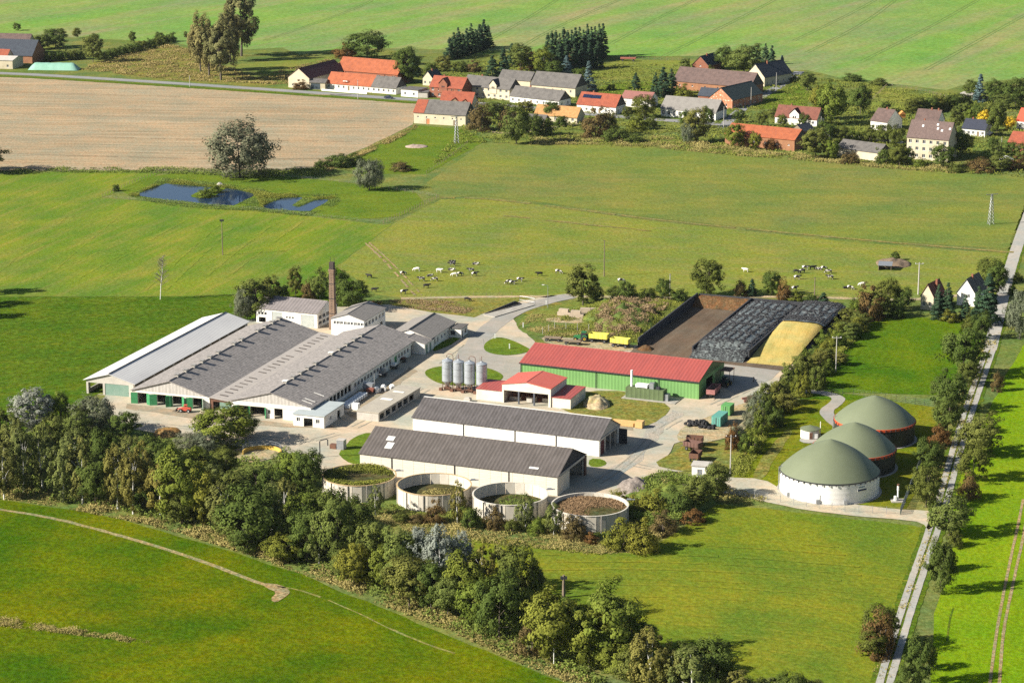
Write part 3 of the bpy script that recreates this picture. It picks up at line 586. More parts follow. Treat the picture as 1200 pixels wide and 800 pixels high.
building('dairy', 'white two-storey farm building with light roof and high window band beside the chimney', 'building', F(-68.6, 29.9), BR, 10.4, 17.2, 5.8, 7.4, r_office, m_white, 'y', over=.35,
    faces={'F': row('w', 3, .8, 1.05, .9, 4.2, 5.1) + row('w', 3, 4.1, 1.05, .9, 4.2, 5.1) + row('w', 3, 7.3, 1.05, .9, 4.2, 5.1), 'R': row('w', 6, 1.0, 2.7, 1.7, 3.7, 4.9) + [('w', 2, 3.4, 1, 2), ('d', 8, 9.6, .05, 2.4, m_teal), ('o', 13, 15, .05, 2.4)]})
T = building('office_house', 'low white office house with grey gable roof and small flat-roofed porch on the yard', 'house', F(-48.4, 25.8), BR, 13.0, 21.0, 3.5, 5.6, r_office, m_white, 'y', over=.4, faces={'R': [('w', .8, 2.0, .9, 2.3), ('w', 3.2, 4.4, .9, 2.4), ('w', 5.6, 6.8, .9, 2.5), ('w', 9, 10.2, 1.4, 2.4), ('w', 11.6, 12.8, 1.4, 2.4), ('w', 14.2, 15.4, 1.4, 2.4)], 'F': []})
MB().box(6.35, 6.65, -.2, 21.2, 5.77, 5.88).build('ridge_cap', m_dark, T)
q = MB(); wface(q, (13.2, 15.8), 0, 3.6, 0, 2.9, .2, [(.3, 1.8, .9, 2.2)]); wface(q, (16.8, 15.8), math.pi / 2, 5.6, 0, 2.9, .2, [(.6, 1.7, .1, 2.3), (3, 4.6, .9, 2.2)], .2, 0); q.build('porch', m_white, T)
MB().box(13.45, 17.1, 15.5, 21.7, 2.91, 3.12).build('porch_roof', r_grey, T)
for s, z0, z1, y in ((13.5, .9, 2.2, 15.9),): MB().box(s, s + 1.5, y, y + .04, z0, z1).build('pane', m_glass, T)
MB().box(16.62, 16.66, 18.8, 20.4, .9, 2.2).build('pane', m_glass, T)
building('link_wing', 'small grey-roofed wing linking the mossy barn with the office house', 'building', F(-45.2, 20.2), BR, 10.4, 7.6, 3.2, 4.6, r_asb2, m_white, 'y', over=.3, faces={'R': [('d', 1, 2.6, .05, 2.6, m_teal), ('d', 4, 5.6, .05, 2.6, m_teal)]})
# brick chimney
c = thing('chimney_stack', 'tall square brick chimney stack rising behind the white two-storey building', 'chimney', P(390.3, 386), BR)
m_stack = M('stack_brick', (.23, .155, .105), (.17, .115, .08), sc=.5, fine=5, fv=.3)
MB().hexa([(-.95, -.95, 0), (.95, -.95, 0), (.95, .95, 0), (-.95, .95, 0), (-.7, -.7, 17.2), (.7, -.7, 17.2), (.7, .7, 17.2), (-.7, .7, 17.2)]).build('shaft', m_stack, c)
MB().box(-.76, .76, -.76, .76, 17.2, 18.0).box(-.88, .88, -.88, .88, 18.0, 18.5).build('crown', m_stack, c)
MB().box(-.68, .68, -.68, .68, 18.5, 20.6).build('sooty_top', M('sooty_brick', (.075, .055, .05), (.05, .04, .035), sc=.8), c)
for z in (5, 9.5, 14): MB().box(-1.0 + z * .015, 1.0 - z * .015, -1.0 + z * .015, 1.0 - z * .015, z, z + .18).build('iron_band', m_dark, c)
q = MB()
for z in range(4, 40): q.box(-.25, .25, -1.04 + z * .0075, -.94 + z * .0075, z * .5, z * .5 + .05)
q.build('climbing_irons', m_dark, c)
for x in (-.6, .6): MB().tube([(x, .3, 20.6), (x, .3, 22.2)], .06, 5).build('lightning_rod', m_dark, c)
# long low calf boxes
T = building('calf_shed', 'long low flat-roofed shed of open boxes standing in the concrete yard', 'shed', F(-25.2, -47.5), BR - R(3), 6.2, 27, 2.3, 2.4, M('flat_concrete_roof', (.40, .36, .29), (.33, .30, .25), sc=.5, fv=.2), m_grey, flat=True, over=.15, faces={'R': [('o', .8 + i * 3.8, 3.8 + i * 3.8, .3, 1.9) for i in range(6)]})
for i, (y, s) in enumerate(((12, 1.6), (20, 1.1))): MB().box(1.2, 4.4, y, y + s, 2.56, 2.62).build('cover_sheet', m_white, T)

# ------------------------------------------------------------------ the two long halls, the green barn, the red-roofed shed
def panels(T, L, h, n, rows, mat, y=-.05, x0=0, z0=.15):
    w = (L - x0) / n; hh = (h - z0) / rows
    me = MB().box(.025, w - .025, -.04, .045, .015, hh - .015).mesh('wall_panel', mat)
    for i in range(n):
        for j in range(rows): link('wall_panel', me, T, (x0 + i * w, y, z0 + j * hh))
def pipes(T, xs, h, y=-.22):
    for x in xs: MB().tube([(x, y, 0), (x, y, h)], .09, 6).build('downpipe', m_dark, T)
hA = building('storage_hall', 'long white-walled hall with dark grey roof and white verge board, beside the red-roofed shed', 'hall', F(-6.2, -54.6), FA - R(2.2), 51.2, 14.2, 4.6, 7.9, r_hall, m_white, over=.4, gov=.3,
    faces={'R': [('o', 3.8, 12.6, .02, 4.2), ('d', .8, 3.6, .05, 3.9, M('dark_red_door', (.10, .018, .022), rough=.6))]}, gable=m_grey)
panels(hA, 51.2, 4.6, 9, 1, m_white); pipes(hA, (14.2, 28.4, 39.6), 4.4)
MB().box(-.3, 51.5, 7.3, 7.75, 8.0, 8.14).build('ridge_board', m_white, hA)
for y in (3.7, 7.2, 10.6): MB().box(51.1, 51.35, y, y + .3, 0, 4.2).build('door_post', m_grey, hA)
MB().box(51.25, 51.4, .3, 13.9, 4.22, 4.6).build('door_beam', m_grey, hA)
q = MB(); q.box(51.4, 53.6, 13.0, 13.2, 0, 4.0); q.build('door_leaf', m_dark, hA)
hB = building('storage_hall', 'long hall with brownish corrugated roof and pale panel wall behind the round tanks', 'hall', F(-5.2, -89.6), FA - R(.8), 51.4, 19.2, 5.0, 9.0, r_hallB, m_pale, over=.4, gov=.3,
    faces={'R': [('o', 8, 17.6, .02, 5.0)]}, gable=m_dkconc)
panels(hB, 51.4, 5.0, 18, 4, m_pale); pipes(hB, (8.5, 25, 39), 4.8)
MB().box(51.55, 51.75, .4, 17.5, 4.7, 5.3).build('door_beam', m_steel, hB); MB().box(51.5, 51.8, 17.6, 18.8, 0, 5.0).build('door_leaf', m_rust, hB)
sl = math.atan(4 / 9.6)
for x, d, w, h in ((5.4, 2.3, 1.9, 2.4), (4.6, 5.1, 2.0, 1.7), (43.6, 1.2, 2.4, .7)):
    MB().box(0, w, 0, h, 0, .05).build('roof_light', M('pale_roof_light', (.56, .55, .52), (.48, .47, .44), sc=1, fv=.1), hB).matrix_local = Matrix.Translation((x, d, 5.0 + d * math.tan(sl) + .2)) @ Matrix.Rotation(sl, 4, 'X')
gb = building('machine_barn', 'big green sheet-metal barn with long red roof', 'barn', F(.6, 5.0), FA - R(2.0), 52, 21.5, 5.1, 8.0, r_red, m_gsheet, over=.35, gov=.2, faces={'R': [('o', 6, 12, .02, 4.2), ('d', 13.5, 18.5, .05, 4.2, m_gsheety)]}, gable=m_gsheety)
pipes(gb, (22.4, 40.5), 4.9); MB().box(-.35, 52.3, -.5, -.36, 4.72, 5.0).build('gutter', m_dark, gb); pipes(gb, (.15,), 4.9)
MB().box(-.25, -.15, -.05, 10.75, 4.6, 5.0).build('verge_board', r_red, gb).matrix_local = Matrix.Identity(4)
MB().box(52.25, 55.2, 17, 21.3, 3.9, 4.05).tube([(55, 17.2, 0), (55, 17.2, 3.9)], .08, 6).tube([(55, 21, 0), (55, 21, 3.9)], .08, 6).build('canopy', m_rust, gb)
rs = building('open_shed', 'open-fronted cream shed with bright red shallow gable roof and machinery inside', 'shed', F(4.3, -18.6), FA - R(.5), 13.9, 12.2, 5.2, 6.3, r_redy, m_shedw, 'y', over=.2, gov=.2, faces={'F': [('o', .5, 4.6, .02, 3.6), ('o', 4.9, 9.0, .02, 3.6), ('o', 9.3, 13.2, .02, 3.6)]}, t=.25)
for x in (4.62, 9.02): MB().box(x - .05, x + .32, -.06, .3, 0, 3.6).build('post', M('dark_post', (.10, .11, .13)), rs)
MB().box(6.9, 7.0, -.2, 12.3, 6.45, 6.5).build('ridge_seam', m_rust, rs)
def annex(x0, L, D, h0, h1, y0=0):
    wq = MB(); wq.prism([(y0, 0), (y0 + D, 0), (y0 + D, h1), (y0, h0)], x0, x0 + L, 'x'); wq.build('annex_wall', m_shedw, rs)
    rq = MB(); k = (h1 - h0) / D; rq.prism([(y0 - .2, h0 - .2 * k + .01), (y0 + D + .1, h1 + .1 * k + .01), (y0 + D + .1, h1 + .1 * k + .13), (y0 - .2, h0 - .2 * k + .13)], x0 - .1, x0 + L + .1, 'x'); rq.build('annex_roof', r_red, rs)
annex(-7.6, 7.5, 8.6, 3.1, 3.5, .3); annex(14.02, 5.4, 11.6, 2.9, 3.3, .3)
for bx_, lb_ in (((1, 4, 3, 4.2, .1, 1.1), 'long low grey feed box inside the open shed'), ((6, 8.4, 2.6, 4, .1, 1.5), 'tall grey feed box between the posts of the open shed'), ((10, 13, 4, 5, .1, 1.2), 'grey feed box beside the annex end of the open shed')):
    o = MB().box(*bx_); x0_, x1_, y0_, y1_ = bx_[:4]; fb = o.build('feed_box', m_grey, None, F(4.3, -18.6), FA); tag(fb, lb_, 'box'); MB().box(x0_ - .05, x1_ + .05, y0_ - .05, y1_ + .05, bx_[5] + .003, bx_[5] + .08).build('lid', m_wood, fb)

# ------------------------------------------------------------------ feed silos
def silo(a, b, label, loop):
    T = thing('feed_silo', label, 'silo', F(a, b), FA, 'feed silos on the lawn')
    ms = M('silo_skin', (.37, .40, .43), (.30, .325, .35), sc=.8, rough=.4, metal=.3, spec=.5, fine=2, fv=.15)
    MB().lathe([(.25, 1.3), (1.32, 2.5), (1.5, 2.65), (1.5, 8.3)], 22).build('body', ms, T, smooth=True)
    MB().lathe([(1.53, 8.28), (1.5, 8.4), (.35, 8.9), (.3, 9.1)], 22).build('roof', ms, T, smooth=True)
    for z in (2.7, 4.5, 6.3, 8.1): MB().lathe([(1.51, z), (1.545, z + .03), (1.545, z + .12), (1.51, z + .15)], 22, cap0=False, cap1=False).build('hoop', m_steel, T, smooth=True)
    for k in range(4):
        an = math.pi / 4 + k * math.pi / 2; MB().tube([(1.45 * math.cos(an), 1.45 * math.sin(an), 0), (1.4 * math.cos(an), 1.4 * math.sin(an), 2.8)], .09, 6).build('leg', m_rust, T)
    MB().lathe([(.35, .9), (.35, 1.4)], 10).box(-.9, .9, -.6, .6, .3, .9).box(-1.4, 1.4, -.1, .1, 1.5, 1.6).box(-.1, .1, -1.4, 1.4, 1.7, 1.8).box(-1.4, 1.4, -1.12, -1.0, .9, 1.0).box(-1.9, -1.1, -1.6, -.9, .1, .8).build('discharge_unit', m_rust, T)
    q = MB()
    if loop: q.tube([(-.2, 0, 8.9), (-.2, 0, 9.8), (.2, 0, 10.2), (1.2, 0, 10.2), (1.62, 0, 9.8), (1.72, 0, 6)], .09, 6)
    else: q.tube([(0, 0, 8.9), (0, 0, 10.4)], .08, 6); q.tube([(-.5, .1, 8.7), (-.5, .1, 10.1)], .05, 5)
    q.build('filling_pipe', m_rust, T)
silo(-14.2, -12.0, 'first grey feed silo of four, on the side of the cattle barns', True)
silo(-10.9, -12.1, 'second grey feed silo from the cattle barns', False)
silo(-7.6, -12.2, 'third grey feed silo from the cattle barns, with an arched pipe', True)
silo(-4.2, -12.0, 'grey feed silo closest to the red-roofed shed', False)
tag(MB().box(-.9, .9, -.7, .7, 0, 1.1).box(-.6, .6, -.4, .4, 1.1, 1.35).build('control_box', m_grey, None, F(-4.6, -21.2), FA), 'small grey box at the foot of the feed silos', 'box')

# ------------------------------------------------------------------ round slurry tanks
def tank_wall(T, r, h, n, mat, t=.22):
    a0 = math.pi / n; me = MB()
    q = []
    for rr in (r, r + t):
        for s in (-1, 1): q.append((rr * math.sin(s * (a0 - .006)), -rr * math.cos(s * (a0 - .006))))
    (ax, ay), (bx, by), (cx, cy), (dx, dy) = q[0], q[1], q[2], q[3]
    me.hexa([(cx, cy, 0), (dx, dy, 0), (bx, by, 0), (ax, ay, 0), (cx, cy, h), (dx, dy, h), (bx, by, h), (ax, ay, h)])
    mm = me.mesh('wall_panel', mat)
    for k in range(n): link('wall_panel', mm, T, (0, 0, 0), 2 * math.pi * k / n)
m_tank = M('tank_panel', (.58, .54, .46), (.42, .36, .27), sc=.5, fine=2, fv=.15, stretch=(1.5, 1.5, .5), lo=.45, hi=.8)
m_ring = M('stained_rim', (.50, .37, .20), (.38, .25, .12), sc=.8)
w_slurry = GM('crusted_slurry', (.10, .085, .045), (.13, .12, .05), (.07, .09, .03), .2, 2, .1, .4, 1)
TANKS = [(-1.6, -99.0, 'tank overgrown to the brim with green weeds, first in the row of round slurry tanks', 3.6), (18.6, -97.2, 'round slurry tank with a brown crust of weeds, beside the overgrown tank', 1.5), (38.6, -97.0, 'round slurry tank with a strip of bright green weed inside, under the brown-roofed hall', 1.3), (58.0, -98.2, 'round tank filled with reddish dry weeds, at the open end of the brown hall', 3.2)]
TOBJ = []
for i, (u, v) in enumerate(((421, 556.5), (508.7, 567.5), (598.2, 578.5), (691.5, 591))):
    c = P(u, v, 4.0); c.z = 0
    T = thing('slurry_tank', TANKS[i][2], 'tank', c, 0, 'round slurry tanks'); TOBJ.append((c, TANKS[i][3]))
    tank_wall(T, 8.6, 4.0, 24, m_tank)
    MB().lathe([(8.58, TANKS[i][3]), (8.58, TANKS[i][3] - .3)], 40).build('fill', w_slurry, T)
    ri = MB()
    ri.lathe([(8.55, 4.01), (8.9, 4.01), (8.9, 4.14), (8.55, 4.14), (8.55, 4.01)], 48, cap0=False, cap1=False); ri.build('rim', m_ring if i < 2 else m_tank, T)
    for k in range(12): an = 2 * math.pi * (k + .5) / 12; MB().box(-.1, .1, -.12, .04, 0, 4.0).build('rib', m_grey, T, (8.9 * math.sin(an), -8.9 * math.cos(an), 0), an)
    MB().tube([(8.3, 3.2, 4.1), (9.8, 3.4, 4.1), (10.4, 3.4, 4.1)], .14, 6).box(8.6, 9.6, 2.9, 3.8, 4.15, 4.3).build('pipe_bridge', m_steel, T)

# ------------------------------------------------------------------ biogas plant
m_dome = M('olive_membrane', (.138, .158, .095), (.122, .140, .084), sc=.15, rough=.55, fv=.03, fine=1)
m_bwall = M('white_panel', (.74, .73, .70), (.68, .66, .62), sc=.3, fv=.05, ribs=(2, 1.2, .01, .06))
m_blk = M('dark_cladding', (.030, .034, .030), (.022, .024, .022), sc=.4, rough=.5)
m_or = M('red_band', (.62, .09, .03), rough=.5, fv=.05)
def digester(uv, r, h, dome, white, label):
    c = P(uv[0], uv[1], h); c.z = 0; T = thing('biogas_tank', label, 'biogas tank', c, 0, 'biogas tanks')
    w = MB(); w.lathe([(r, 0), (r, h)], 72, cap1=False); w.build('wall', m_bwall if white else m_blk, T, smooth=True)
    pr = []
    for k in range(15):
        t = k / 14; rr = (r + .08) * (1 - t)
        pr.append((max(rr, .05), h + .06 + dome * (.46 * (1 - (1 - t) ** 2.6) + .54 * t)))
    MB().lathe(pr, 72).build('dome', m_dome, T, smooth=True)
    MB().lathe([(r + .12, h - (.16 if white else .55)), (r + .14, h - .1), (r + .14, h + .1), (r + .05, h + .14)], 72, cap0=False, cap1=False).build('rim_band', m_dark if white else m_or, T, smooth=True)
    me = MB().box(-.09, .09, -.1, .05, h - .5, h + .05).mesh('clamp', m_dark)
    for k in range(48):
        an = 2 * math.pi * k / 48; link('clamp', me, T, ((r + .2) * math.sin(an), -(r + .2) * math.cos(an), 0), an)
    MB().tube([(-(r + .25), .5, 0), (-(r + .25), .5, h + .6), (-(r - .6), .5, h + .9)], .12, 6).build('riser_pipe', m_steel, T)
    return T
d1 = digester((972.5, 550.3), 11.75, 5.0, 7.6, True, 'big white-walled biogas tank with olive membrane dome and a small sign')
d2 = digester((1001, 523.5), 10.1, 5.0, 6.3, False, 'dark-walled biogas tank with red rim band, in the middle behind the white one')
d3 = digester((1025, 491), 10.2, 5.0, 6.3, False, 'dark-walled biogas tank with red rim band, beside the paddock fence')
an = R(32); sg = MB()
sg.box(-1.35, 1.35, -.09, -.02, 0, 1.5); so = sg.build('sign', m_frame, d1, (11.86 * math.sin(an), -11.86 * math.cos(an), 3.0), an)
MB().box(-1.35, 1.35, -.115, -.095, .05, .45).build('sign_stripe', M('sign_dark_blue', (.02, .035, .09)), so); MB().box(-.95, .85, -.115, -.095, .82, 1.12).build('sign_lettering', M('sign_grey_blue', (.16, .24, .30)), so)
for k, (a, s) in enumerate(((-1.05, .35), (-.35, .3), (.2, .25))): MB().box(11.9 * math.sin(a) - .4, 11.9 * math.sin(a) + .4, -12.3 * math.cos(a), -11.7 * math.cos(a), s, s + .9).tube([(11.9 * math.sin(a), -12.1 * math.cos(a), 1), (11.9 * math.sin(a), -12.1 * math.cos(a), 2.6)], .08, 5).build('valve_box', m_steel, d1)
c = P(949, 512); T = thing('pump_house', 'small round white pump house with olive roof and red door beside the biogas tanks', 'pump house', c)
MB().lathe([(2.4, 0), (2.4, 2.2)], 28).build('wall', m_white, T, smooth=True); MB().lathe([(2.55, 2.2), (2.55, 2.35), (.1, 3.2)], 28).build('roof', m_dome, T, smooth=True)
MB().box(-.4, .4, -2.5, -2.35, .1, 1.9).build('door', m_rust, T); MB().box(.9, 1.7, -2.35, -2.1, .3, 1.5).build('hatch', m_frame, T); MB().tube([(2.7, .5, 0), (2.7, .5, 4)], .1, 6).build('vent_pipe', m_frame, T)
sheet('concrete_base', [(935, 516), (946, 510), (960, 512), (958, 519), (944, 520)], .14, g_track, sm=1, amp=.1)
for o, rr in ((d1, 12.4), (d2, 10.8), (d3, 10.9)):
    q = MB(); q.lathe([(rr - .8, 0), (rr, 0), (rr, .16), (rr - .8, .16)], 60, cap0=False, cap1=False); q.build('plinth', m_conc, o)
c = P(1052, 587); T = thing('gas_flare', 'white gas flare pipe on a concrete base at the plant fence', 'flare', c)
MB().box(-1.6, 1.6, -1.3, 1.3, 0, .25).build('base', m_conc, T); MB().lathe([(.2, .25), (.2, 2.6), (.27, 2.65), (.27, 3.8)], 14).build('pipe', m_frame, T); MB().lathe([(.3, 3.8), (.3, 4.2)], 14).build('burner', m_rust, T); MB().box(-.9, -.4, -.6, .2, .25, 1.3).build('control_box', m_frame, T)
# ------------------------------------------------------------------ bunker silo
def farm_wall(T, a, b0, b1, h0, h1, mat, t=.35):
    o = F(a, b0); ln = b1 - b0
    return MB().hexa([(-t / 2, 0, 0), (t / 2, 0, 0), (t / 2, ln, 0), (-t / 2, ln, 0), (-t / 2, 0, h0), (t / 2, 0, h0), (t / 2, ln, h1), (-t / 2, ln, h1)]).build('wall', mat, T, (0, 0, 0))
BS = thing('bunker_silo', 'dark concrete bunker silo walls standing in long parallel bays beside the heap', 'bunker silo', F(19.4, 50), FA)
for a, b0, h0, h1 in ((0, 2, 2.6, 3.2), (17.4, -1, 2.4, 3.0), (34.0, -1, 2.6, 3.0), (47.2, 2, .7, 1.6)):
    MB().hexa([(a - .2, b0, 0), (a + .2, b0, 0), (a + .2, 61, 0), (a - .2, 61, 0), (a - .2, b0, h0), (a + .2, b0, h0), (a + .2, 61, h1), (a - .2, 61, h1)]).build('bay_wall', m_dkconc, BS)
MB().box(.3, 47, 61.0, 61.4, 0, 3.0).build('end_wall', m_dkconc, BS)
sheet('silo_floor', [(19.2, 44), (66.6, 40), (66.6, 111), (19.2, 111)], .135, g_silt, farm=True, amp=.2)
def heap(name, a0, a1, b0, b1, fn, mat, na=28, nb=70, parent=None, smooth=True):
    vs = []; fs = []
    for j in range(nb + 1):
        for i in range(na + 1):
            x = i / na; y = j / nb; p = F(a0 + (a1 - a0) * x, b0 + (b1 - b0) * y)
            vs.append((p.x, p.y, fn(x, y, p)))
    for j in range(nb):
        for i in range(na): k = j * (na + 1) + i; fs.append((k, k + 1, k + na + 2, k + na + 1))
    me = bpy.data.meshes.new(name); me.from_pydata(vs, [], fs); me.materials.append(mat)
    me.polygons.foreach_set('use_smooth', [smooth] * len(fs)); return link(name, me)
def nz(p, f, k=0): return noise.noise(Vector((p.x * f, p.y * f, 5.5 + k)))
m_sheet = M('silage_sheet', (.075, .083, .080), (.20, .225, .215), sc=1.2, lo=.45, hi=.62, fine=2.2, fv=.4, rough=.45, spec=.5, stretch=(1, .35, 1))
m_maize = GM('chopped_maize', (.50, .385, .125), (.54, .43, .17), (.42, .315, .09), R(74), 22, .05, .75, 2.0, w2=.6, w3=.7, bump=.4, gv=.3)
m_brownsil = GM('brown_silage', (.17, .095, .05), (.13, .07, .04), (.22, .13, .07), R(69), 4, .2, .6, 1.5)
def h2(x, y, p): return max(.16, (3.7 * min(1, y / .17) ** .8 if y < .17 else 3.7 - .6 * y) * (1 - .35 * (2 * x - 1) ** 4) + .22 * nz(p, .25) - (2.2 * max(0, y - .96) / .04))
hp2 = heap('covered_silage', 37.2, 53.0, 44.5, 111, h2, m_sheet)
tag(hp2, 'black sheeted silage heap weighed down with rows of tyres in the middle bay', 'silage heap')
def h3(x, y, p):
    e = max(0, y - .02); z = 3.6 * min(1, e / .62) ** .85; z *= (1 - .18 * abs(2 * x - .9) ** 5)
    return max(.16, z + .08 * nz(p, .4))
tag(heap('maize_silage', 53.9, 66.3, 45, 103, lambda x, y, p: max(.15, h3(x, y, p)) if y < .68 else h3(x, y, p) - .12, m_maize), 'yellow heap of chopped maize filling the open end of its bay', 'maize heap')
tag(heap('silage_sheet', 53.8, 66.7, 84.6 - 1.2, 111.2, lambda x, y, p: h3(x, (39.2 + y * 27.8) / 58, p) + .13 + .12 * nz(p, .5, 3) + .25 * max(0, 1 - y * 12) , m_sheet, nb=40), 'blue-black sheet pulled over the back of the yellow maize heap', 'silage sheet')
tag(heap('brown_silage', 19.7, 36.6, 104, 111, lambda x, y, p: .16 + 2.4 * min(1, y * 1.5) + .25 * nz(p, .6), m_brownsil, nb=14), 'brown cut face of old silage at the far end of the emptied bay', 'silage')
tag(heap('brown_silage', 20.2, 24.6, 47, 52, lambda x, y, p: .14 + 1.1 * max(0, 1 - (2 * x - 1) ** 2 - (2 * y - 1) ** 2) + .2 * nz(p, .9), m_brownsil, 10, 10), 'small brown silage pile at the mouth of the emptied bay', 'silage')
# tyres lying on the sheets, too many and too small to pick apart
tv, tf = [], []
def add_tyre(c, nrm, r):
    e = nrm.orthogonal().normalized(); g = nrm.cross(e); o = len(tv); n = 8
    for rr, zz in ((r * .45, .0), (r, .02), (r * .95, .2), (r * .5, .2)):
        for k in range(n): a = 2 * math.pi * k / n; tv.append(c + (e * math.cos(a) + g * math.sin(a)) * rr + nrm * zz)
    for i in range(4):
        for k in range(n): k2 = (k + 1) % n; j = (i + 1) % 4; tf.append((o + i * n + k, o + i * n + k2, o + j * n + k2, o + j * n + k))
rnd = random.Random(3)
for (a0, a1, b0, b1, fn, da, db) in ((37.3, 53.0, 45, 111, lambda x, y, p: h2(x, y, p), .76, .85), (53.9, 66.6, 85, 111, lambda x, y, p: h3(x, (y * 26 + 40) / 58, p) + .2, .78, 1.05)):
    a = a0
    while a < a1:
        b = b0 + rnd.random() * .4
        while b < b1:
            aa, bb = a + rnd.uniform(-.2, .2), b + rnd.uniform(-.25, .25)
            edge = min(aa - a0, a1 - aa) < 1.2 or bb - b0 < 6 or abs((bb % 10.5) - 3) < .9 or b1 - bb < 3 or abs((aa % 2.3) - 1.1) < .42
            if rnd.random() < (.95 if edge else .10):
                p = F(aa, bb); x = (aa - a0) / (a1 - a0); y = (bb - b0) / (b1 - b0)
                add_tyre(Vector((p.x, p.y, fn(min(1, max(0, x)), min(1, max(0, y)), p) + .02)), Vector((rnd.uniform(-.25, .25), rnd.uniform(-.25, .25), 1)).normalized(), rnd.uniform(.33, .48))
            b += db
        a += da
me = bpy.data.meshes.new('tyre_weights'); me.from_pydata([tuple(p) for p in tv], [], tf); me.materials.append(M('dusty_tyre', (.022, .022, .025), (.06, .06, .064), sc=.9, lo=.42, hi=.6))
tag(link('tyre_weights', me), 'old tyres strewn over the black silage sheets as weights', 'tyres', None, 'stuff')

# ------------------------------------------------------------------ machines and clutter
def wheels(T, ps, r, w, rim, axis='y'):
    for p in ps:
        o = MB().wheel((0, 0, 0), r, w, 16, axis).build('wheel', m_tyre, T, p)
        q = MB().wheel((0, 0, 0), r * .52, w * .8, 12, axis)
        q.build('rim', rim, o)
m_yel = M('yellow_paint', (.66, .62, .10), (.58, .54, .10), sc=1, rough=.5, fv=.06)
m_jgreen = M('tractor_green', (.03, .16, .05), rough=.4, fv=.04)
m_wyel = M('wheel_yellow', (.62, .42, .03), rough=.5)
m_inside = M('trailer_inside', (.40, .37, .20), (.30, .27, .17), sc=1)
def tractor(loc, rz, label, body=None, rim=None):
    body = body or m_jgreen; rim = rim or m_wyel
    T = thing('tractor', label, 'tractor', loc, rz)    # faces -x
    MB().prism([(-2.5, .75), (-.3, .75), (-.3, 1.75), (-1.0, 1.75), (-2.4, 1.5)], -.38, .38, 'y').build('bonnet', body, T)
    MB().box(-.3, 1.5, -.55, .55, .7, 1.5).build('chassis', m_dark, T)
    MB().hexa([(-.25, -.7, 1.5), (1.3, -.7, 1.5), (1.3, .7, 1.5), (-.25, .7, 1.5), (.0, -.62, 2.65), (1.2, -.62, 2.65), (1.2, .62, 2.65), (.0, .62, 2.65)]).build('cab', m_glass, T)
    MB().box(-.1, 1.35, -.75, .75, 2.66, 2.85).build('cab_roof', body, T)
    for y in (-.85, .85): MB().prism([(.2, 1.5), (.5, 1.85), (1.4, 1.85), (1.8, 1.5), (1.7, 1.4), (.3, 1.4)], y - .3, y + .3, 'y').build('mudguard', body, T)
    MB().tube([(-1.3, .3, 1.7), (-1.3, .3, 2.6)], .06, 6).build('exhaust', m_dark, T)
    wheels(T, ((1.0, -.95, .88), (1.0, .95, .88)), .88, .5, rim); wheels(T, ((-1.8, -.85, .6), (-1.8, .85, .6)), .6, .4, rim)
    return T
def tipper(loc, rz, L, label, mat, h=1.2, base=1.1, inside=None, r=.48, group=None):
    T = thing('trailer', label, 'trailer', loc, rz, group)
    MB().box(-L / 2, L / 2, -1.15, 1.15, base, base + .15).build('bed', m_rust, T)
    q = MB(); q.box(-L / 2, L / 2, -1.2, -1.1, base + .15, base + h); q.box(-L / 2, L / 2, 1.1, 1.2, base + .15, base + h); q.box(-L / 2, -L / 2 + .1, -1.1, 1.1, base + .15, base + h); q.box(L / 2 - .1, L / 2, -1.1, 1.1, base + .15, base + h)
    bo = q.build('side_walls', mat, T)
    rb = MB()
    for k in range(5):
        x = -L / 2 + .3 + k * (L - .6) / 4; rb.box(x - .05, x + .05, -1.28, -1.205, base + .1, base + h - .02)
    rb.build('stake', mat, bo)
    if inside: MB().box(-L / 2 + .11, L / 2 - .11, -1.09, 1.09, base + .2, base + h * .62).build('load', inside, T)
    MB().box(-L / 2 + .2, L / 2 - .2, -.4, .4, base - .35, base).tube([(-L / 2, 0, base - .3), (-L / 2 - 1.4, 0, base - .4)], .08, 6).build('chassis', m_dark, T)
    wheels(T, [(x, y, r) for x in (-L / 2 + .9, L / 2 - .9) for y in (-.95, .95)], r, .32, m_steel)
    return T
tz = .18
def at(u, v): p = P(u, v); p.z = tz; return p
tractor(at(682, 400), FA + R(4), 'green tractor with yellow wheels parked in front of the yellow trailers')
tipper(at(702, 401.5), FA + R(1), 5.6, 'yellow tipper trailer coupled directly behind the green tractor', m_yel, 1.5, 1.15, m_inside)
tipper(at(727, 407), FA - R(3), 5.6, 'yellow tipper trailer at the end of the tractor train, by the silo wall', m_yel, 1.5, 1.15, m_inside)
for (u, v, lb) in ((648, 400, 'empty flatbed wagon parked behind the red roof, at the lane bend'), (671, 404, 'empty flatbed wagon parked beside the green tractor')):
    T = thing('flatbed_wagon', lb, 'wagon', at(u, v), FA + R(6), 'flatbed wagons')
    MB().box(-2.7, 2.7, -1.1, 1.1, 1.0, 1.12).build('deck', m_wood, T); MB().box(-2.5, 2.5, -.35, .35, .7, .98).tube([(-2.7, 0, .8), (-4, 0, .7)], .07, 6).build('chassis', m_dark, T)
    MB().box(2.6, 2.7, -1.1, 1.1, 1.12, 1.5).build('headboard', m_rust, T); wheels(T, [(x, y, .42) for x in (-1.8, 1.8) for y in (-.9, .9)], .42, .3, m_steel)
tipper(at(836, 464), FA + R(93), 7.0, 'rusty pink tipper trailer in the shadow of the green barn gable', M('faded_pink_paint', (.34, .15, .14), (.25, .10, .09), sc=1), 1.4, 1.1, m_rust, .5)
tractor(at(850, 453), FA - R(96), 'dark tractor in front of the pink trailer at the barn gable', M('dark_green_paint', (.02, .06, .04)), m_wyel)
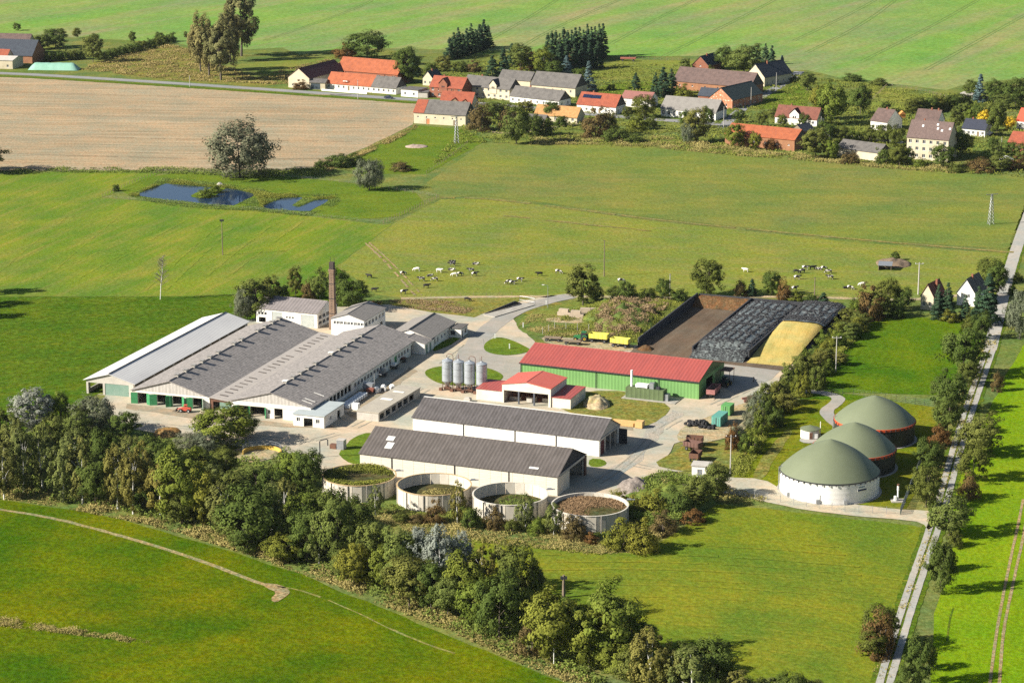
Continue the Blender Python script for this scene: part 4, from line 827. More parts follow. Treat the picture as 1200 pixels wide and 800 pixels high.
for (u, v, rz, L, lb, mt) in ((814, 522, 8, 4.2, 'rusty old trailer standing behind two others on the dry grass', m_rust), (812, 528, -15, 4.4, 'brown open tipper trailer between two rusty ones on the dry grass', M('brown_paint', (.14, .075, .06))), (815, 540, 92, 4.0, 'rusty slatted trailer seen end-on beside the weedy verge', m_rust)):
    tipper(at(u, v), FA + R(rz), L, lb, mt, 1.3, 1.0, None, .45, 'old trailers on the dry grass')
# red loader in the barn yard
T = thing('yard_loader', 'small red loader with front fork outside the green barn gates', 'loader', P(217, 483) + Vector((0, 0, .1)), R(170))
m_lred = M('loader_red', (.55, .10, .06), rough=.5)
MB().box(-1.6, .2, -.6, .6, .5, 1.3).prism([(.2, .5), (1.5, .5), (1.5, .9), (.9, 1.2), (.2, 1.2)], -.55, .55, 'y').build('body', m_lred, T); MB().box(-.6, .3, -.5, .5, 1.9, 2.0).tube([(-.5, -.45, 1.2), (-.5, -.45, 1.9)], .05, 5).tube([(.2, .45, 1.2), (.2, .45, 1.9)], .05, 5).tube([(-.5, .45, 1.2), (-.5, .45, 1.9)], .05, 5).tube([(.2, -.45, 1.2), (.2, -.45, 1.9)], .05, 5).build('roll_bar', m_lred, T)
MB().tube([(.6, -.5, 1.2), (2.2, -.5, .7)], .09, 6).tube([(.6, .5, 1.2), (2.2, .5, .7)], .09, 6).build('lift_arm', m_lred, T); MB().box(2.2, 2.35, -.9, .9, .2, .9).box(2.3, 3.3, -.85, -.75, .2, .28).box(2.3, 3.3, -.05, .05, .2, .28).box(2.3, 3.3, .75, .85, .2, .28).build('fork', m_dark, T)
wheels(T, [(x, y, .5) for x in (-1.1, 1.0) for y in (-.75, .75)], .5, .35, m_frame)
# combined heat and power container
T = thing('generator_container', 'green generator container with white coolers and a tall exhaust, in front of the green barn', 'container', F(33.6, -2.2, .14), FA - R(2))
m_olive = M('olive_steel', (.11, .15, .065), (.09, .125, .055), sc=.5, rough=.6, ribs=(0, 1.3, .02, .25))
MB().box(0, 10.8, 0, 3.0, .1, 2.9).build('body', m_olive, T); MB().box(-.8, 14.5, -1.2, 4.2, 0, .1).build('slab', m_conc, T)
MB().box(2.6, 6.0, .5, 2.4, 3.1, 3.9).box(2.8, 3.0, .6, .8, 2.9, 3.1).box(5.6, 5.8, .6, .8, 2.9, 3.1).build('cooler', m_frame, T); MB().box(6.5, 7.7, .8, 2.0, 2.9, 4.5).build('silencer', m_steel, T); MB().box(8.4, 9.4, .8, 1.8, 2.9, 3.6).build('blower', m_dark, T)
MB().lathe([(.32, 2.9), (.32, 7.4)], 12, (1.2, 1.5)).build('exhaust_stack', m_frame, T); MB().box(10.85, 12.0, .4, 2.4, .1, 1.9).build('switch_cabinet', m_steel, T)
for (u, v, lb, cm, L) in ((839, 500.5, 'teal shipping container beside the tyre pile', M('teal_steel', (.10, .30, .24), (.12, .34, .28), sc=.8, rough=.6, ribs=(1, .6, .02, .15)), 6.0), (850, 487.5, 'smaller bright green container behind the teal one', M('green_steel', (.12, .34, .10), rough=.6, ribs=(1, .6, .02, .12)), 3.6)):
    p = at(u, v); T = thing('container', lb, 'container', p, FA + R(-2), 'yard containers')
    MB().box(-1.25, 1.25, 0, L, .1, 2.55).build('body', cm, T); MB().box(-1.3, 1.3, -.05, L + .05, 2.56, 2.66).build('roof', cm, T)
    for x in (-1.15, .05): MB().box(x, x + 1.1, -.06, -.01, .2, 2.45).build('door', cm, T)
    for x in (-.6, -.12, .12, .6): MB().tube([(x, -.1, .2), (x, -.1, 2.45)], .03, 5).build('lock_rod', m_steel, T)
# tyre pile
tme = MB().wheel((0, 0, 0), .52, .36, 12).mesh('tyre', m_tyre); rr = random.Random(5)
for i in range(78):
    t = rr.random(); u = 804 + 32 * t + rr.uniform(-1, 1); v = 497.5 + 3.0 * t + rr.uniform(-3.2, 3.2); lay = 0 if i < 44 else (1 if i < 66 else 2)
    if lay: u = 820 + (u - 820) * (.75 - .2 * lay); v = 499 + (v - 499) * (.6 - .2 * lay)
    p = P(u, v); o = link('tyre', tme, None, (p.x, p.y, .34 + .13 + lay * .42)); o.rotation_euler = (R(rr.choice((90, 90, 70, 20, 50))), R(rr.uniform(-15, 15)), rr.uniform(0, 6))
    tag(o, 'black tyre heaped on the pile beside the teal container', 'tyre', 'tyre pile')
building('transformer_hut', 'small pale hut with flat grey roof by the plant road', 'hut', P(810.5, 559), FA + R(8), 4.4, 3.6, 2.9, 3, m_grey, m_white, flat=True, over=.2, faces={'F': [('d', 1.4, 2.6, .05, 2.1, m_steel)]})
# timber stacks and rubble
m_tim = M('fresh_timber', (.56, .36, .15), (.48, .30, .12), sc=1, fine=3, fv=.15)
T = thing('timber_stack', 'stack of fresh yellow boards beside the white hall', 'timber', at(731, 498), FA)
for k in range(7): MB().box(-3.2 + .1 * (k % 2), 3.0, -1.4 + .4 * k, -1.05 + .4 * k, 0, .9 - .1 * (k % 3)).build('board_bundle', m_tim, T)
MB().box(3.6, 5.6, -1.9, .3, 0, 1.7).build('wood_block', m_tim, T)
T = thing('scrap_girders', 'reddish steel girders dumped at the hedge beside the yard', 'scrap', at(878, 469), R(35))
for k in range(7): MB().box(-3 + .3 * k, 3 + .2 * k, -.12, .12, .05, .3).build('girder', M('primer_red', (.30, .13, .09), (.22, .11, .08), sc=1), T, (0, -1.8 + .6 * k, .1 * (k % 3)), R(-9 + 5 * (k % 4)))
def pile(name, u, v, rx, ry, h, mat, label, cat, kind=None):
    c = P(u, v); n = 22; vs = []; fs = []
    for j in range(n + 1):
        for i in range(n + 1):
            x, y = 2 * i / n - 1, 2 * j / n - 1; p = Vector((c.x + x * rx, c.y + y * ry, 0)); rr_ = math.hypot(x, y)
            f = max(0, 1 - rr_ ** 2.2) * (1 + .55 * nz(p, .55)) ; p.z = .1 + h * f + .18 * h * nz(p, 1.3, 2) * (f > 0) - (.5 if f <= 0 else 0); vs.append(p)
    for j in range(n):
        for i in range(n): k = j * (n + 1) + i; fs.append((k, k + 1, k + n + 2, k + n + 1))
    me = bpy.data.meshes.new(name); me.from_pydata([tuple(p) for p in vs], [], fs); me.materials.append(mat); me.polygons.foreach_set('use_smooth', [True] * len(fs))
    return tag(link(name, me), label, cat, None, kind)
pile('sand_heap', 699, 474, 3.8, 6, 1.9, g_sand, 'sandy earth heap behind the red-roofed shed', 'earth heap')
pile('manure_heap', 196, 507, 3.6, 5, .8, GM('manure', (.33, .19, .08), (.25, .14, .06), (.40, .25, .11), 0, 2, .1, .5, 1.5), 'orange-brown manure heap at the edge of the barn yard', 'manure heap')
pile('rubble_heap', 744, 573, 4.5, 6, 2.4, M('rubble', (.20, .165, .14), (.28, .24, .21), sc=1.5, fine=3, fv=.4, bump=.6), 'dark rubble heap among the weeds beside the round tank', 'rubble')
pile('earth_bank', 727, 373, 12, 24, 3.4, g_base, 'broad earth bank overgrown with reddish weeds next to the bunker silo', 'earth bank')
pile('earth_bank', 785, 585, 11, 10, 2.2, g_base, 'weedy earth bank between round tank and plant road', 'earth bank')
pile('brick_heap', 488, 172, 5, 4, .8, M('broken_brick', (.42, .32, .26), (.34, .25, .2), sc=1.2, fine=2.5, fv=.4, bump=.6), 'low heap of broken bricks on the garden meadow', 'rubble')
pile('stone_heap', 258, 218, 1.8, 2.4, 1.1, m_conc, 'pale stone heap on the pond island', 'stones')
pile('brush_heap', 1047, 309, 6, 7, 1.3, M('brush', (.20, .14, .09), (.26, .19, .12), sc=1, fine=3, fv=.5, bump=.8), 'brown brush heap in the pasture under a lone bush', 'brush heap')
for k, (u, v) in enumerate(((662, 370), (676, 372), (687, 369), (730, 371), (698, 369))):
    c = at(u, v); o = MB(); 
    o.box(-2.2, 2.2, -.9, .9, 0, 1.1).box(-1.8, 1.2, -.7, .7, 1.12, 2.0); tag(o.build('block_stack', M('tan_blocks', (.43, .35, .26), (.36, .29, .21), sc=.8), None, c, FA + R(7 * k)), ('stacked tan blocks behind the lane fence, the pair by the lone tree', 'stacked tan blocks behind the lane, beside the overgrown earth bank')[k > 2], 'blocks', 'tan block stacks')
# white totes along the mossy barn
mt = M('white_tote', (.66, .70, .73), (.58, .62, .66), sc=1, rough=.4, fv=.05)
bt = MB(); bt.box(-.55, .55, -.45, .45, .16, 1.1); bt.box(-.2, .2, -.2, .2, 1.1, 1.2); tm = bt.mesh('tote', mt); pm_ = MB().box(-.6, .6, -.5, .5, 0, .14).mesh('pallet', m_wood)
for i in range(18):
    x = 25.3 + (i % 2) * 1.35; y = 15.2 + (i // 2) * 1.55; p = F(-57.8, -55.2) + Matrix.Rotation(BR, 3, 'Z') @ Vector((x, y, 0)); p.z = .1
    T = thing('tote', 'white plastic liquid tote in the double row beside the mossy barn', 'tote', p, BR + .1 * (i % 3 - 1), 'white totes'); link('body', tm, T); link('pallet', pm_, T)
p = P(417, 480); tag(MB().box(-.9, .9, -.7, .7, 0, 1.7).box(-.7, .7, -.72, -.7, .2, 1.2).build('calf_hutch', m_frame, None, (p.x, p.y, .1), FA), 'lone white calf hutch standing clear in the yard', 'calf hutch')
for i, (u, v, lb) in enumerate(((440, 460, 'white calf hutch with open front beside the machines'), (449, 458, 'white calf hutch at the head of the calf shed'), (460, 457.5, 'white calf hutch by the end of the calf shed roof'))):
    p = P(u, v); T = thing('calf_hutch', lb, 'calf hutch', (p.x, p.y, .1), FA + .3 * i); MB().prism([(-.8, 0), (.8, 0), (.75, 1.0), (.35, 1.5), (-.35, 1.5), (-.75, 1.0)], -1, 1, 'y').build('shell', m_frame, T); MB().box(-.4, .4, -1.03, -1.01, .1, 1.1).build('doorway', m_dark, T)
T = thing('feed_mixer', 'grey machine with red hopper standing beside the mossy barn', 'machine', P(433, 459) + Vector((0, 0, .1)), BR); MB().box(-1.6, 1.2, -1, 1, .9, 2.4).build('hopper', m_steel, T); MB().hexa([(.2, -2.2, .4), (1.8, -2.2, .4), (1.8, -1.1, .4), (.2, -1.1, .4), (-.1, -2.4, 1.5), (2.1, -2.4, 1.5), (2.1, -.9, 1.5), (-.1, -.9, 1.5)]).build('skip', M('skip_red', (.26, .09, .06)), T); wheels(T, ((-.8, -.9, .5), (-.8, .9, .5), (.8, .9, .5)), .5, .3, m_steel); MB().tube([(1.4, .2, 0), (1.4, .2, 5.2), (3.4, .4, 4.9)], .1, 6).build('auger', m_steel, T)
for i, (u, v) in enumerate(((449, 441), (462, 432), (472, 424))):
    p = P(u, v); T = thing('implement', ('grey tanker implement', 'pale sprayer implement', 'dark harrow implement')[i] + ' parked in the shade of the mossy barn', 'farm implement', (p.x, p.y, .1), BR + R(90)); 
    MB().box(-1.4, 1.4, -.8, .8, .6, .9).build('frame', m_dark, T); MB().box(-1.1, .9, -.6, .6, .95, (1.9, 1.6, 1.2)[i]).build('tank', (m_steel, m_frame, m_rust)[i], T); wheels(T, ((-.5, -.9, .5), (-.5, .9, .5)), .5, .3, m_steel); MB().tube([(1.4, 0, .7), (2.6, 0, .5)], .07, 6).build('drawbar', m_dark, T)
# yellow pit wall, loading pipe and dark hut in front of the yard
T = thing('loading_pit', 'low round pit wall painted yellow behind the birches at the yard edge', 'pit', P(307, 533), 0)
q = MB(); n0 = 20
for k in range(n0):
    a0, a1 = math.pi * k / n0, math.pi * (k + 1) / n0
    q.hexa([(4.6 * math.cos(a), 4.6 * math.sin(a), 0) for a in (a0, a1)] + [(4.9 * math.cos(a), 4.9 * math.sin(a), 0) for a in (a1, a0)] + [(4.6 * math.cos(a), 4.6 * math.sin(a), 1.1) for a in (a0, a1)] + [(4.9 * math.cos(a), 4.9 * math.sin(a), 1.1) for a in (a1, a0)])
q.build('wall', M('pit_yellow', (.55, .36, .06), (.45, .30, .08), sc=.6), T)
for k in range(9): a = math.pi * (k + .5) / 9; MB().tube([(4.8 * math.cos(a), 4.8 * math.sin(a), 1.1), (4.8 * math.cos(a), 4.8 * math.sin(a), 2.3)], .06, 5).build('post', m_steel, T)
q = MB()
for z in (1.7, 2.25): q.tube([(4.8 * math.cos(math.pi * k / 18), 4.8 * math.sin(math.pi * k / 18), z) for k in range(19)], .05, 5)
q.build('handrail', m_steel, T); MB().box(4.6, 6.0, -6.5, -5.4, 0, 1.7).build('hatch_box', m_conc, T)
T = thing('loading_pipe', 'dark hooked slurry loading pipe standing by the overgrown tank', 'pipe', P(375, 536)); MB().tube([(0, 0, 0), (0, 0, 4.2), (.3, 0, 4.5), (1.6, -.2, 4.9), (2.0, -.2, 4.7), (2.0, -.2, 3.2)], .14, 8).build('pipe', m_dark, T); MB().box(-.6, .6, -.5, .5, 0, .5).build('base', m_conc, T)
T = thing('pump_shed', 'small dark grey shed with rusty pump on the grass beside the brown hall', 'shed', P(400, 526), R(-20)); MB().box(-.9, 1.0, -.9, .9, .1, 2.5).build('cabin', m_steel, T); MB().box(-1.0, 1.1, -1, 1, 2.51, 2.6).build('roof', m_grey, T); MB().box(-2.8, -1.1, -.9, .5, .1, 1.2).build('pump', m_rust, T)
# weighbridge by the lane
T = thing('weighbridge', 'concrete weighbridge ramp with a railing frame beside the lane', 'weighbridge', P(597, 364), R(52)); MB().box(-10, 10, -2.2, 2.2, 0, .35).build('deck', m_conc, T); MB().prism([(-9, .35), (9, .35), (6, 1.6), (-9, .5)], 2.3, 2.7, 'y').build('side_wall', m_dkconc, T); q = MB(); q.box(7.6, 7.7, -3, 3, .4, 2.6)
for y in (-3, -1, 1, 3): pass
MB().tube([(9, -3, .2), (9, -3, 2.6), (9, 3, 2.6), (9, 3, .2)], .08, 6).tube([(9, -3, 1.4), (9, 3, 1.4)], .05, 6).build('railing', m_steel, T)

# ------------------------------------------------------------------ cattle
def skin_mesh(name, verts, edges, rad, mat, root=0):
    me = bpy.data.meshes.new(name + '_skeleton'); me.from_pydata(verts, edges, []); o = bpy.data.objects.new(name + '_skeleton', me); COL.objects.link(o)
    md = o.modifiers.new('s', 'SKIN'); ss = o.modifiers.new('u', 'SUBSURF'); ss.levels = 1
    for i, r in enumerate(rad): me.skin_vertices[0].data[i].radius = (r, r) if not isinstance(r, tuple) else r
    me.skin_vertices[0].data[root].use_root = True
    dg = bpy.context.evaluated_depsgraph_get(); ev = o.evaluated_get(dg); out = bpy.data.meshes.new_from_object(ev); out.name = name
    bpy.data.objects.remove(o); bpy.data.meshes.remove(me); out.materials.clear(); out.materials.append(mat); out.polygons.foreach_set('use_smooth', [True] * len(out.polygons)); return out
def hide(key, a, b, lo, hi):
    m = M(key, a, b, sc=1.1, lo=lo, hi=hi, fv=.03); return m
H = [hide('cow_black', (.022, .020, .020), (.62, .58, .52), .66, .68), hide('cow_pied', (.025, .022, .022), (.64, .60, .54), .50, .52), hide('cow_white', (.66, .62, .55), (.04, .035, .035), .60, .62)]
def cow_meshes(k, mat):
    v = [(-.75, 0, 1.08), (-.2, 0, 1.02), (.45, 0, 1.08), (.8, 0, 1.2), (1.1, 0, 1.32), (1.38, 0, 1.2), (1.5, 0, 1.1)]; r = [.33, .40, .36, .24, .18, .15, .1]; e = [(i, i + 1) for i in range(6)]
    for (b, x, y) in ((0, -.85, .2), (0, -.85, -.2), (2, .5, .2), (2, .5, -.2)):
        i = len(v); v += [(x, y, .72), (x + (.06 if b else -.05), y, .4), (x + .02, y, .04)]; r += [.14, .08, .08]; e += [(b, i), (i, i + 1), (i + 1, i + 2)]
    i = len(v); v += [(-1.08, 0, 1.2), (-1.16, 0, .6)]; r += [.06, .04]; e += [(0, i), (i, i + 1)]
    i = len(v); v += [(1.15, .2, 1.42), (1.15, -.2, 1.42)]; r += [.05, .05]; e += [(4, i), (4, i + 1)]
    st = skin_mesh('cow', v, e, r, mat, 1)
    gr = [p for p in v]; gr[3] = (.85, 0, .95); gr[4] = (1.15, 0, .6); gr[5] = (1.3, 0, .3); gr[6] = (1.35, 0, .15); gr[-2] = (1.05, .2, .65); gr[-1] = (1.05, -.2, .65)
    ly = [(p[0], p[1] * 1.3, max(.06, p[2] - .62)) for p in v]
    return st, skin_mesh('cow', gr, e, r, mat, 1), skin_mesh('cow', ly, e, r, mat, 1)
CM = [cow_meshes(k, m) for k, m in enumerate(H)]
cows = [(300 + x / 4, 180 + y / 4) for x, y in ((530, 583), (556, 648), (690, 570), (753, 552), (693, 658), (775, 598), (815, 576), (838, 598), (800, 630), (860, 558), (918, 528), (916, 548), (929, 576), (957, 573), (1007, 556), (1025, 574), (1030, 521), (1185, 611), (992, 692), (922, 518))] + [(600 + x / 4, 180 + y / 4) for x, y in ((38, 600), (128, 574), (219, 563), (512, 605), (1094, 555), (3, 614))] + [(900 + x / 4, 180 + y / 4) for x, y in ((45, 585), (135, 562), (158, 560), (176, 545), (210, 543), (237, 544), (262, 546), (283, 562), (137, 590), (290, 589), (366, 632), (386, 637), (440, 622), (125, 641))]
LBL = {(0, 0): 'black cow standing on the olive pasture', (0, 1): 'black cow grazing on the olive pasture', (0, 2): 'black cow lying on the olive pasture', (1, 0): 'black and white cow standing on the olive pasture', (1, 1): 'black and white cow grazing on the olive pasture', (1, 2): 'black and white cow lying on the olive pasture', (2, 0): 'mostly white cow standing on the olive pasture', (2, 1): 'mostly white cow grazing on the olive pasture', (2, 2): 'mostly white cow lying on the olive pasture'}
blk = {0, 1, 8, 18, 21, 27, 30, 26, 36}; wht = {3, 9, 24, 38, 12}
for i, (u, v) in enumerate(cows):
    k = 0 if i in blk else (2 if i in wht else 1); ps = (0, 1, 2, 0, 1)[(i * 7) % 5]; p = P(u, v)
    if i in (0, 8, 1, 21, 24): ps = 0
    o = link('cow', CM[k][ps], None, (p.x, p.y, .04), R((i * 73) % 50 - 25 + (180 if (i * 31) % 7 < 3 else 0))); s = .95 + .02 * (i % 6); o.scale = (s,) * 3
    tag(o, LBL[(k, ps)], 'cow', 'dairy cows on the pasture: ' + LBL[(k, ps)].split(' on')[0])

# ------------------------------------------------------------------ poles, pylons and fences
m_pole = M('pole_concrete', (.43, .41, .37), (.36, .34, .31), sc=.8)
m_polew = M('pole_wood', (.20, .155, .11), (.15, .115, .085), sc=.8)
def pole(u, v, hpx, label, kind='plain', mat=None, r=.14, name='utility_pole'):
    h = hpx / ppm(u, v) / .965; T = thing(name, label, 'pole', P(u, v)); mat = mat or m_pole
    MB().tube([(0, 0, 0), (0, 0, h)], [r * 1.3, r * .8], 8).build('mast', mat, T)
    if kind in ('tee', 'tee2'):
        MB().box(-1.3, 1.3, -.08, .08, h - .55, h - .38).build('crossarm', m_dark if kind == 'tee' else mat, T)
        for x in (-1.15, 0, 1.15): MB().lathe([(.07, h - .38), (.1, h - .25), (.06, h - .1)], 8, (x, 0)).build('insulator', m_frame, T)
    elif kind == 'top': MB().box(-.7, .7, -.25, .25, h - .9, h - .3).build('transformer', m_dark, T)
    elif kind == 'lamp': MB().tube([(0, 0, h), (-.4, 0, h + .25), (-1.2, 0, h + .3)], .05, 6).build('arm', m_steel, T); MB().box(-1.9, -1.1, -.14, .14, h + .2, h + .36).build('lamp_head', m_frame, T)
    elif kind == 'plain': MB().box(-.35, .35, -.06, .06, h - .35, h - .25).build('crossarm', m_dark, T)
    return T
pole(261, 299, 42, 'slim pole on the mown meadow below the pond', 'top', m_polew); pole(708, 324, 42, 'slim wooden pole standing alone in the olive pasture', 'plain', m_polew)
pole(785, 345, 24, 'short pole behind the overgrown earth bank'); pole(954.5, 346, 21, 'thin short pole at the back lane near the resting cows', 'plain', m_polew)
pole(1076, 345, 37, 'pole with wide crossarm in the pasture beside the back lane', 'tee2', m_pole, .2); pole(979.5, 435, 41, 'concrete pole with crossarm on the paddock beside the hedge', 'tee2', m_pole)
pole(855.8, 556, 47, 'concrete pole with dark crossarm beside the transformer hut', 'tee', m_pole); pole(642, 361, 26, 'street lamp at the bend of the farm lane', 'lamp', m_steel, .08, 'street_lamp')
pole(660.5, 700, 27, 'dark wooden post with equipment rising behind the belt of trees', 'top', m_polew, .3); pole(649, 780, 50, 'thin white post among the belt maples', 'bare', m_frame, .07)
for u, v, h, lb in ((419.5, 116.5, 22, 'village street pole outside the orange-roofed row house'), (753, 135, 19, 'village pole between the solar roof house and the white barn'), (848, 149.5, 24, 'village pole at the junction by the half-timbered gable'), (880, 124, 21, 'village pole beside the dark green roof'), (909.5, 107, 21, 'village pole along the side lane'), (962, 152, 15, 'village pole beside the house with white dormer'), (1173.5, 175, 14, 'village pole in front of the brick house'), (222.5, 102, 13, 'white post at the country road by the poplars')):
    pole(u, v, h, lb, 'bare' if h == 13 else 'plain', m_pole, .13)
def pylon(u, v, hpx, label, w=.9):
    h = hpx / ppm(u, v) / .965; T = thing('lattice_mast', label, 'mast', P(u, v), R(20)); q = MB(); m_ = m_steel
    for sx in (-1, 1):
        for sy in (-1, 1): MB().tube([(sx * w, sy * w, 0), (sx * .22, sy * .22, h)], .07, 4).build('leg', m_, T)
    n = 9
    for i in range(n):
        t0, t1 = i / n, (i + 1) / n; a, b = w + (.22 - w) * t0, w + (.22 - w) * t1
        for (x0, y0, x1, y1) in ((-1, -1, 1, -1), (1, -1, 1, 1), (1, 1, -1, 1), (-1, 1, -1, -1)):
            q.tube([(x0 * a, y0 * a, h * t0), (x1 * b, y1 * b, h * t1)], .045, 4); q.tube([(x1 * a, y1 * a, h * t0), (x0 * b, y0 * b, h * t1)], .045, 4)
    q.build('bracing', m_, T); MB().box(-2.4, 2.4, -.1, .1, h - .25, h - .05).build('crossarm', m_, T)
pylon(1161, 263, 35, 'grey lattice mast with crossarm in the upper pasture by the lane'); pylon(535, 168, 31, 'pale lattice mast in front of the cream barn of the village')
def fence(name, pts, label, step=3., h=1.2, wires=(.5, .8, 1.1), mat=None, r=.05, cat='fence', mesh=False, wr=.012):
    mat = mat or m_polew; w = resample([P(*p) for p in pts], step, False); o = w[0].copy(); T = thing(name, label, cat, o)
    pm = MB().tube([(0, 0, 0), (0, 0, h)], r, 6).mesh('post', mat)
    for p in w: link('post', pm, T, p - o)
    q = MB()
    for z in wires: q.tube([p - o + Vector((0, 0, z)) for p in w], wr, 4)
    q.build('wire', m_steel, T); return T
fence('chain_fence', [(884, 583), (930, 592), (990, 600), (1055, 603.5)], 'wire mesh fence on slim posts along the plant road', 2.8, 2.0, (.1, .5, .9, 1.3, 1.7, 1.95), m_steel, .05)
fence('chain_fence', [(1055, 603.5), (1062, 585), (1072, 560), (1082, 535)], 'dark green mesh fence closing the biogas plant towards the trees', 2.0, 2.0, [.1 + .15 * k for k in range(13)], M('fence_green', (.02, .045, .03)), .07, wr=.03)
fence('chain_fence', [(962, 464), (1000, 463), (1050, 470), (1106, 479)], 'mesh fence between paddock and biogas tanks', 2.6, 1.8, (.3, .8, 1.3, 1.75), m_dark, .04)
fence('post_fence', [(450, 262), (480, 248), (514, 232)], 'wooden post fence along the end of the pond meadow', 2.2, 1.5, (.6, 1.2), m_wood, .09)
fence('post_fence', [(120, 231), (155, 215), (190, 201)], 'wooden post fence at the pale corner of the pond meadow', 2.6, 1.3, (.6, 1.1), m_wood, .08)
fence('post_fence', [(190, 202), (300, 205), (420, 216), (512, 231)], 'wooden post fence between ponds and stubble field', 4, 1.2, (.6, 1.1), m_wood, .07)
fence('post_fence', [(122, 232), (300, 246), (449, 262)], 'post fence between ponds and the mown meadow', 5, 1.1, (.5, 1.0), m_wood, .06)
fence('post_fence', [(500, 203), (520, 190), (548, 168)], 'post fence edging the village garden meadow', 3, 1.2, (.5, 1.), m_wood, .08)
fence('post_fence', [(636, 392), (650, 386), (690, 388)], 'row of concrete posts in the weeds behind the red roof', 3, 2.2, (.6, 1.8), m_conc, .1)
fence('post_fence', [(716, 68), (760, 70), (810, 72), (860, 72)], 'pale garden fence between the village orchard and the far field', 3.2, 1.5, (.5, 1.2), m_wood, .09)
fence('post_fence', [(1022, 118), (1040, 100), (1085, 108), (1120, 118)], 'wooden paddock fence behind the mauve-roofed houses', 3.2, 1.4, (.6, 1.2), m_wood, .09)
fence('post_fence', [(470, 349), (540, 346.5), (600, 346)], 'cattle fence along the back lane at the pasture', 4, 1.1, (.5, 1.), m_wood, .06)
for k, (u, v) in enumerate(((580, 397), (597, 409), (640, 358), (883, 448), (613, 384))):
    p = P(u, v); tag(MB().box(-.15, .15, -.15, .15, 0, 1.3).box(-.18, .18, -.18, .18, 1.3, 1.4).build('bollard', m_frame if k != 3 else m_dark, None, (p.x, p.y, .15)), ('white bollard on the small lawn, top edge', 'white bollard on the small lawn, lower edge', 'white bollard under the street lamp', 'dark bollard on the asphalt beside the silage heaps', 'white bollard at the weedy lane corner')[k], 'bollard')
# ------------------------------------------------------------------ the village
m_dgab = M('shade_dark_gable', (.085, .075, .07), (.06, .055, .052), sc=.8)  # dark brick and slate gable ends, colour also deepened to carry their shade
def vh(label, A, B, D, wh, rh, roof, wall, ridge='x', z=0, win=0, rows=1, side=1, door=None, name='house', cat='house', ww=1.1, wz=.9, hh=1.3, fl=2.8, gable=None, chim=(), rp=.5, over=.35, flat=False, right=0, rot=None, extra=()):
    a = P(A[0], A[1], z); b = P(B[0], B[1], z); d = b - a; Ln = d.length; rz = math.atan2(d.y, d.x) if rot is None else R(rot)
    a.z = 0; fc = {'F': [], 'R': [], 'L': []}
    for r in range(rows):
        for i in range(win):
            s = Ln * (i + .5) / win - ww / 2
            if door is not None and r == 0 and i == door: fc['F'].append(('d', s, s + ww, .05, 2.2, m_wood))
            else: fc['F'].append(('w', s, s + ww, wz + fl * r, wz + hh + fl * r))
    for i in range(right): s = D * (i + .5) / right - .5; fc['R'].append(('w', s, s + 1.0, wz, wz + hh))
    fc['F'] += list(extra)
    if cat == 'house' and not chim and not flat: chim = ((Ln * .3, D * .52, .9),) if ridge == 'x' else ((Ln * .55, D * .4, .9),)
    return building(name, label, cat, a, rz, Ln, D, wh, rh, roof, wall, ridge, rp=rp, over=over, faces=fc, gable=gable, chimneys=chim, flat=flat)
def dormer(T, x, w, wh, ph, y, depth, wall, roof):
    """gabled dormer standing on the front wall of a house"""
    q = MB(); q.box(x - w / 2, x + w / 2, -y, depth, wh - 2.6, wh + ph * .45); q.prism([(x - w / 2, wh + ph * .45), (x + w / 2, wh + ph * .45), (x, wh + ph)], -y, depth, 'y'); d = q.build('dormer', wall, T)
    k = (ph * .55) / (w / 2); o = .3; q = MB()
    for s in (-1, 1): q.prism([(x + s * (w / 2 + o), wh + ph * .45 - o * k + .02), (x, wh + ph + .02), (x, wh + ph + .2), (x + s * (w / 2 + o), wh + ph * .45 - o * k + .2)], -y - .3, depth, 'y')
    q.build('dormer_roof', roof, d)
    for sx in (-.7, .25): MB().box(x + sx, x + sx + .6, -y - .04, -y + .05, wh - .3, wh + .7).build('dormer_window', m_glass, d)
m_timber = M('timbered_brick', (.44, .17, .09), (.62, .55, .42), sc=.9, lo=.56, hi=.6, fine=4, fv=.2, stretch=(1, 1, 1.6))
vh('cream gabled barn with long maroon roof at the road end of the village', (338, 102.5), (362.5, 104.4), 34, 5.2, 9.6, r_maroon, m_cream, 'y', extra=[('w', 2, 3, 1, 2), ('d', 7.6, 9, .05, 2.3, m_dark)], name='barn', cat='barn')
vh('small grey-roofed garage with dark door between maroon barn and orange row house', (363, 104.8), (381, 105.5), 7, 3.4, 4.6, r_grey, m_cream, extra=[('d', .6, 5.4, .05, 2.9, M('slate_door', (.05, .07, .085)))], name='garage', cat='garage')
h = vh('long white row house with orange tile roof and eyebrow dormer on the road', (382.5, 104.3), (435, 108.6), 10, 3.0, 7.6, r_tile, m_white, win=9, door=4)
q = MB(); q.lathe([(2.2, 0), (2.2, .12), (1.9, .5), (1.1, .85), (.2, 1.0)], 20); e = q.build('eyebrow_dormer', r_tile, h, (10.5, 2.0, 3.9), 0); e.scale = (1.25, .9, 1); MB().box(9.3, 11.7, .3, .5, 4.0, 4.6).build('dormer_window', m_frame, h)
vh('white row house with grey roof joined to the orange-roofed one', (435.4, 108.7), (464, 111), 10, 3.0, 7.4, r_grey, m_white, win=5, gable=m_dgab)
vh('great barn with bright orange roof behind the white row house', (394, 93.5), (466, 99.5), 14, 5.0, 10.5, r_tile, m_brick, win=8, ww=2.2, wz=2.4, hh=1.6, name='barn', cat='barn', gable=m_dgab)
vh('small white flat-roofed bungalow at the end of the row house', (470, 113), (490, 114.6), 9, 3.4, 3.6, r_grey, m_white, win=2, flat=True)
vh('low dark grey flat garage beside the white bungalow', (490.5, 114.6), (501, 115), 9, 2.6, 2.7, r_grey, m_grey, flat=True, name='garage', cat='garage')
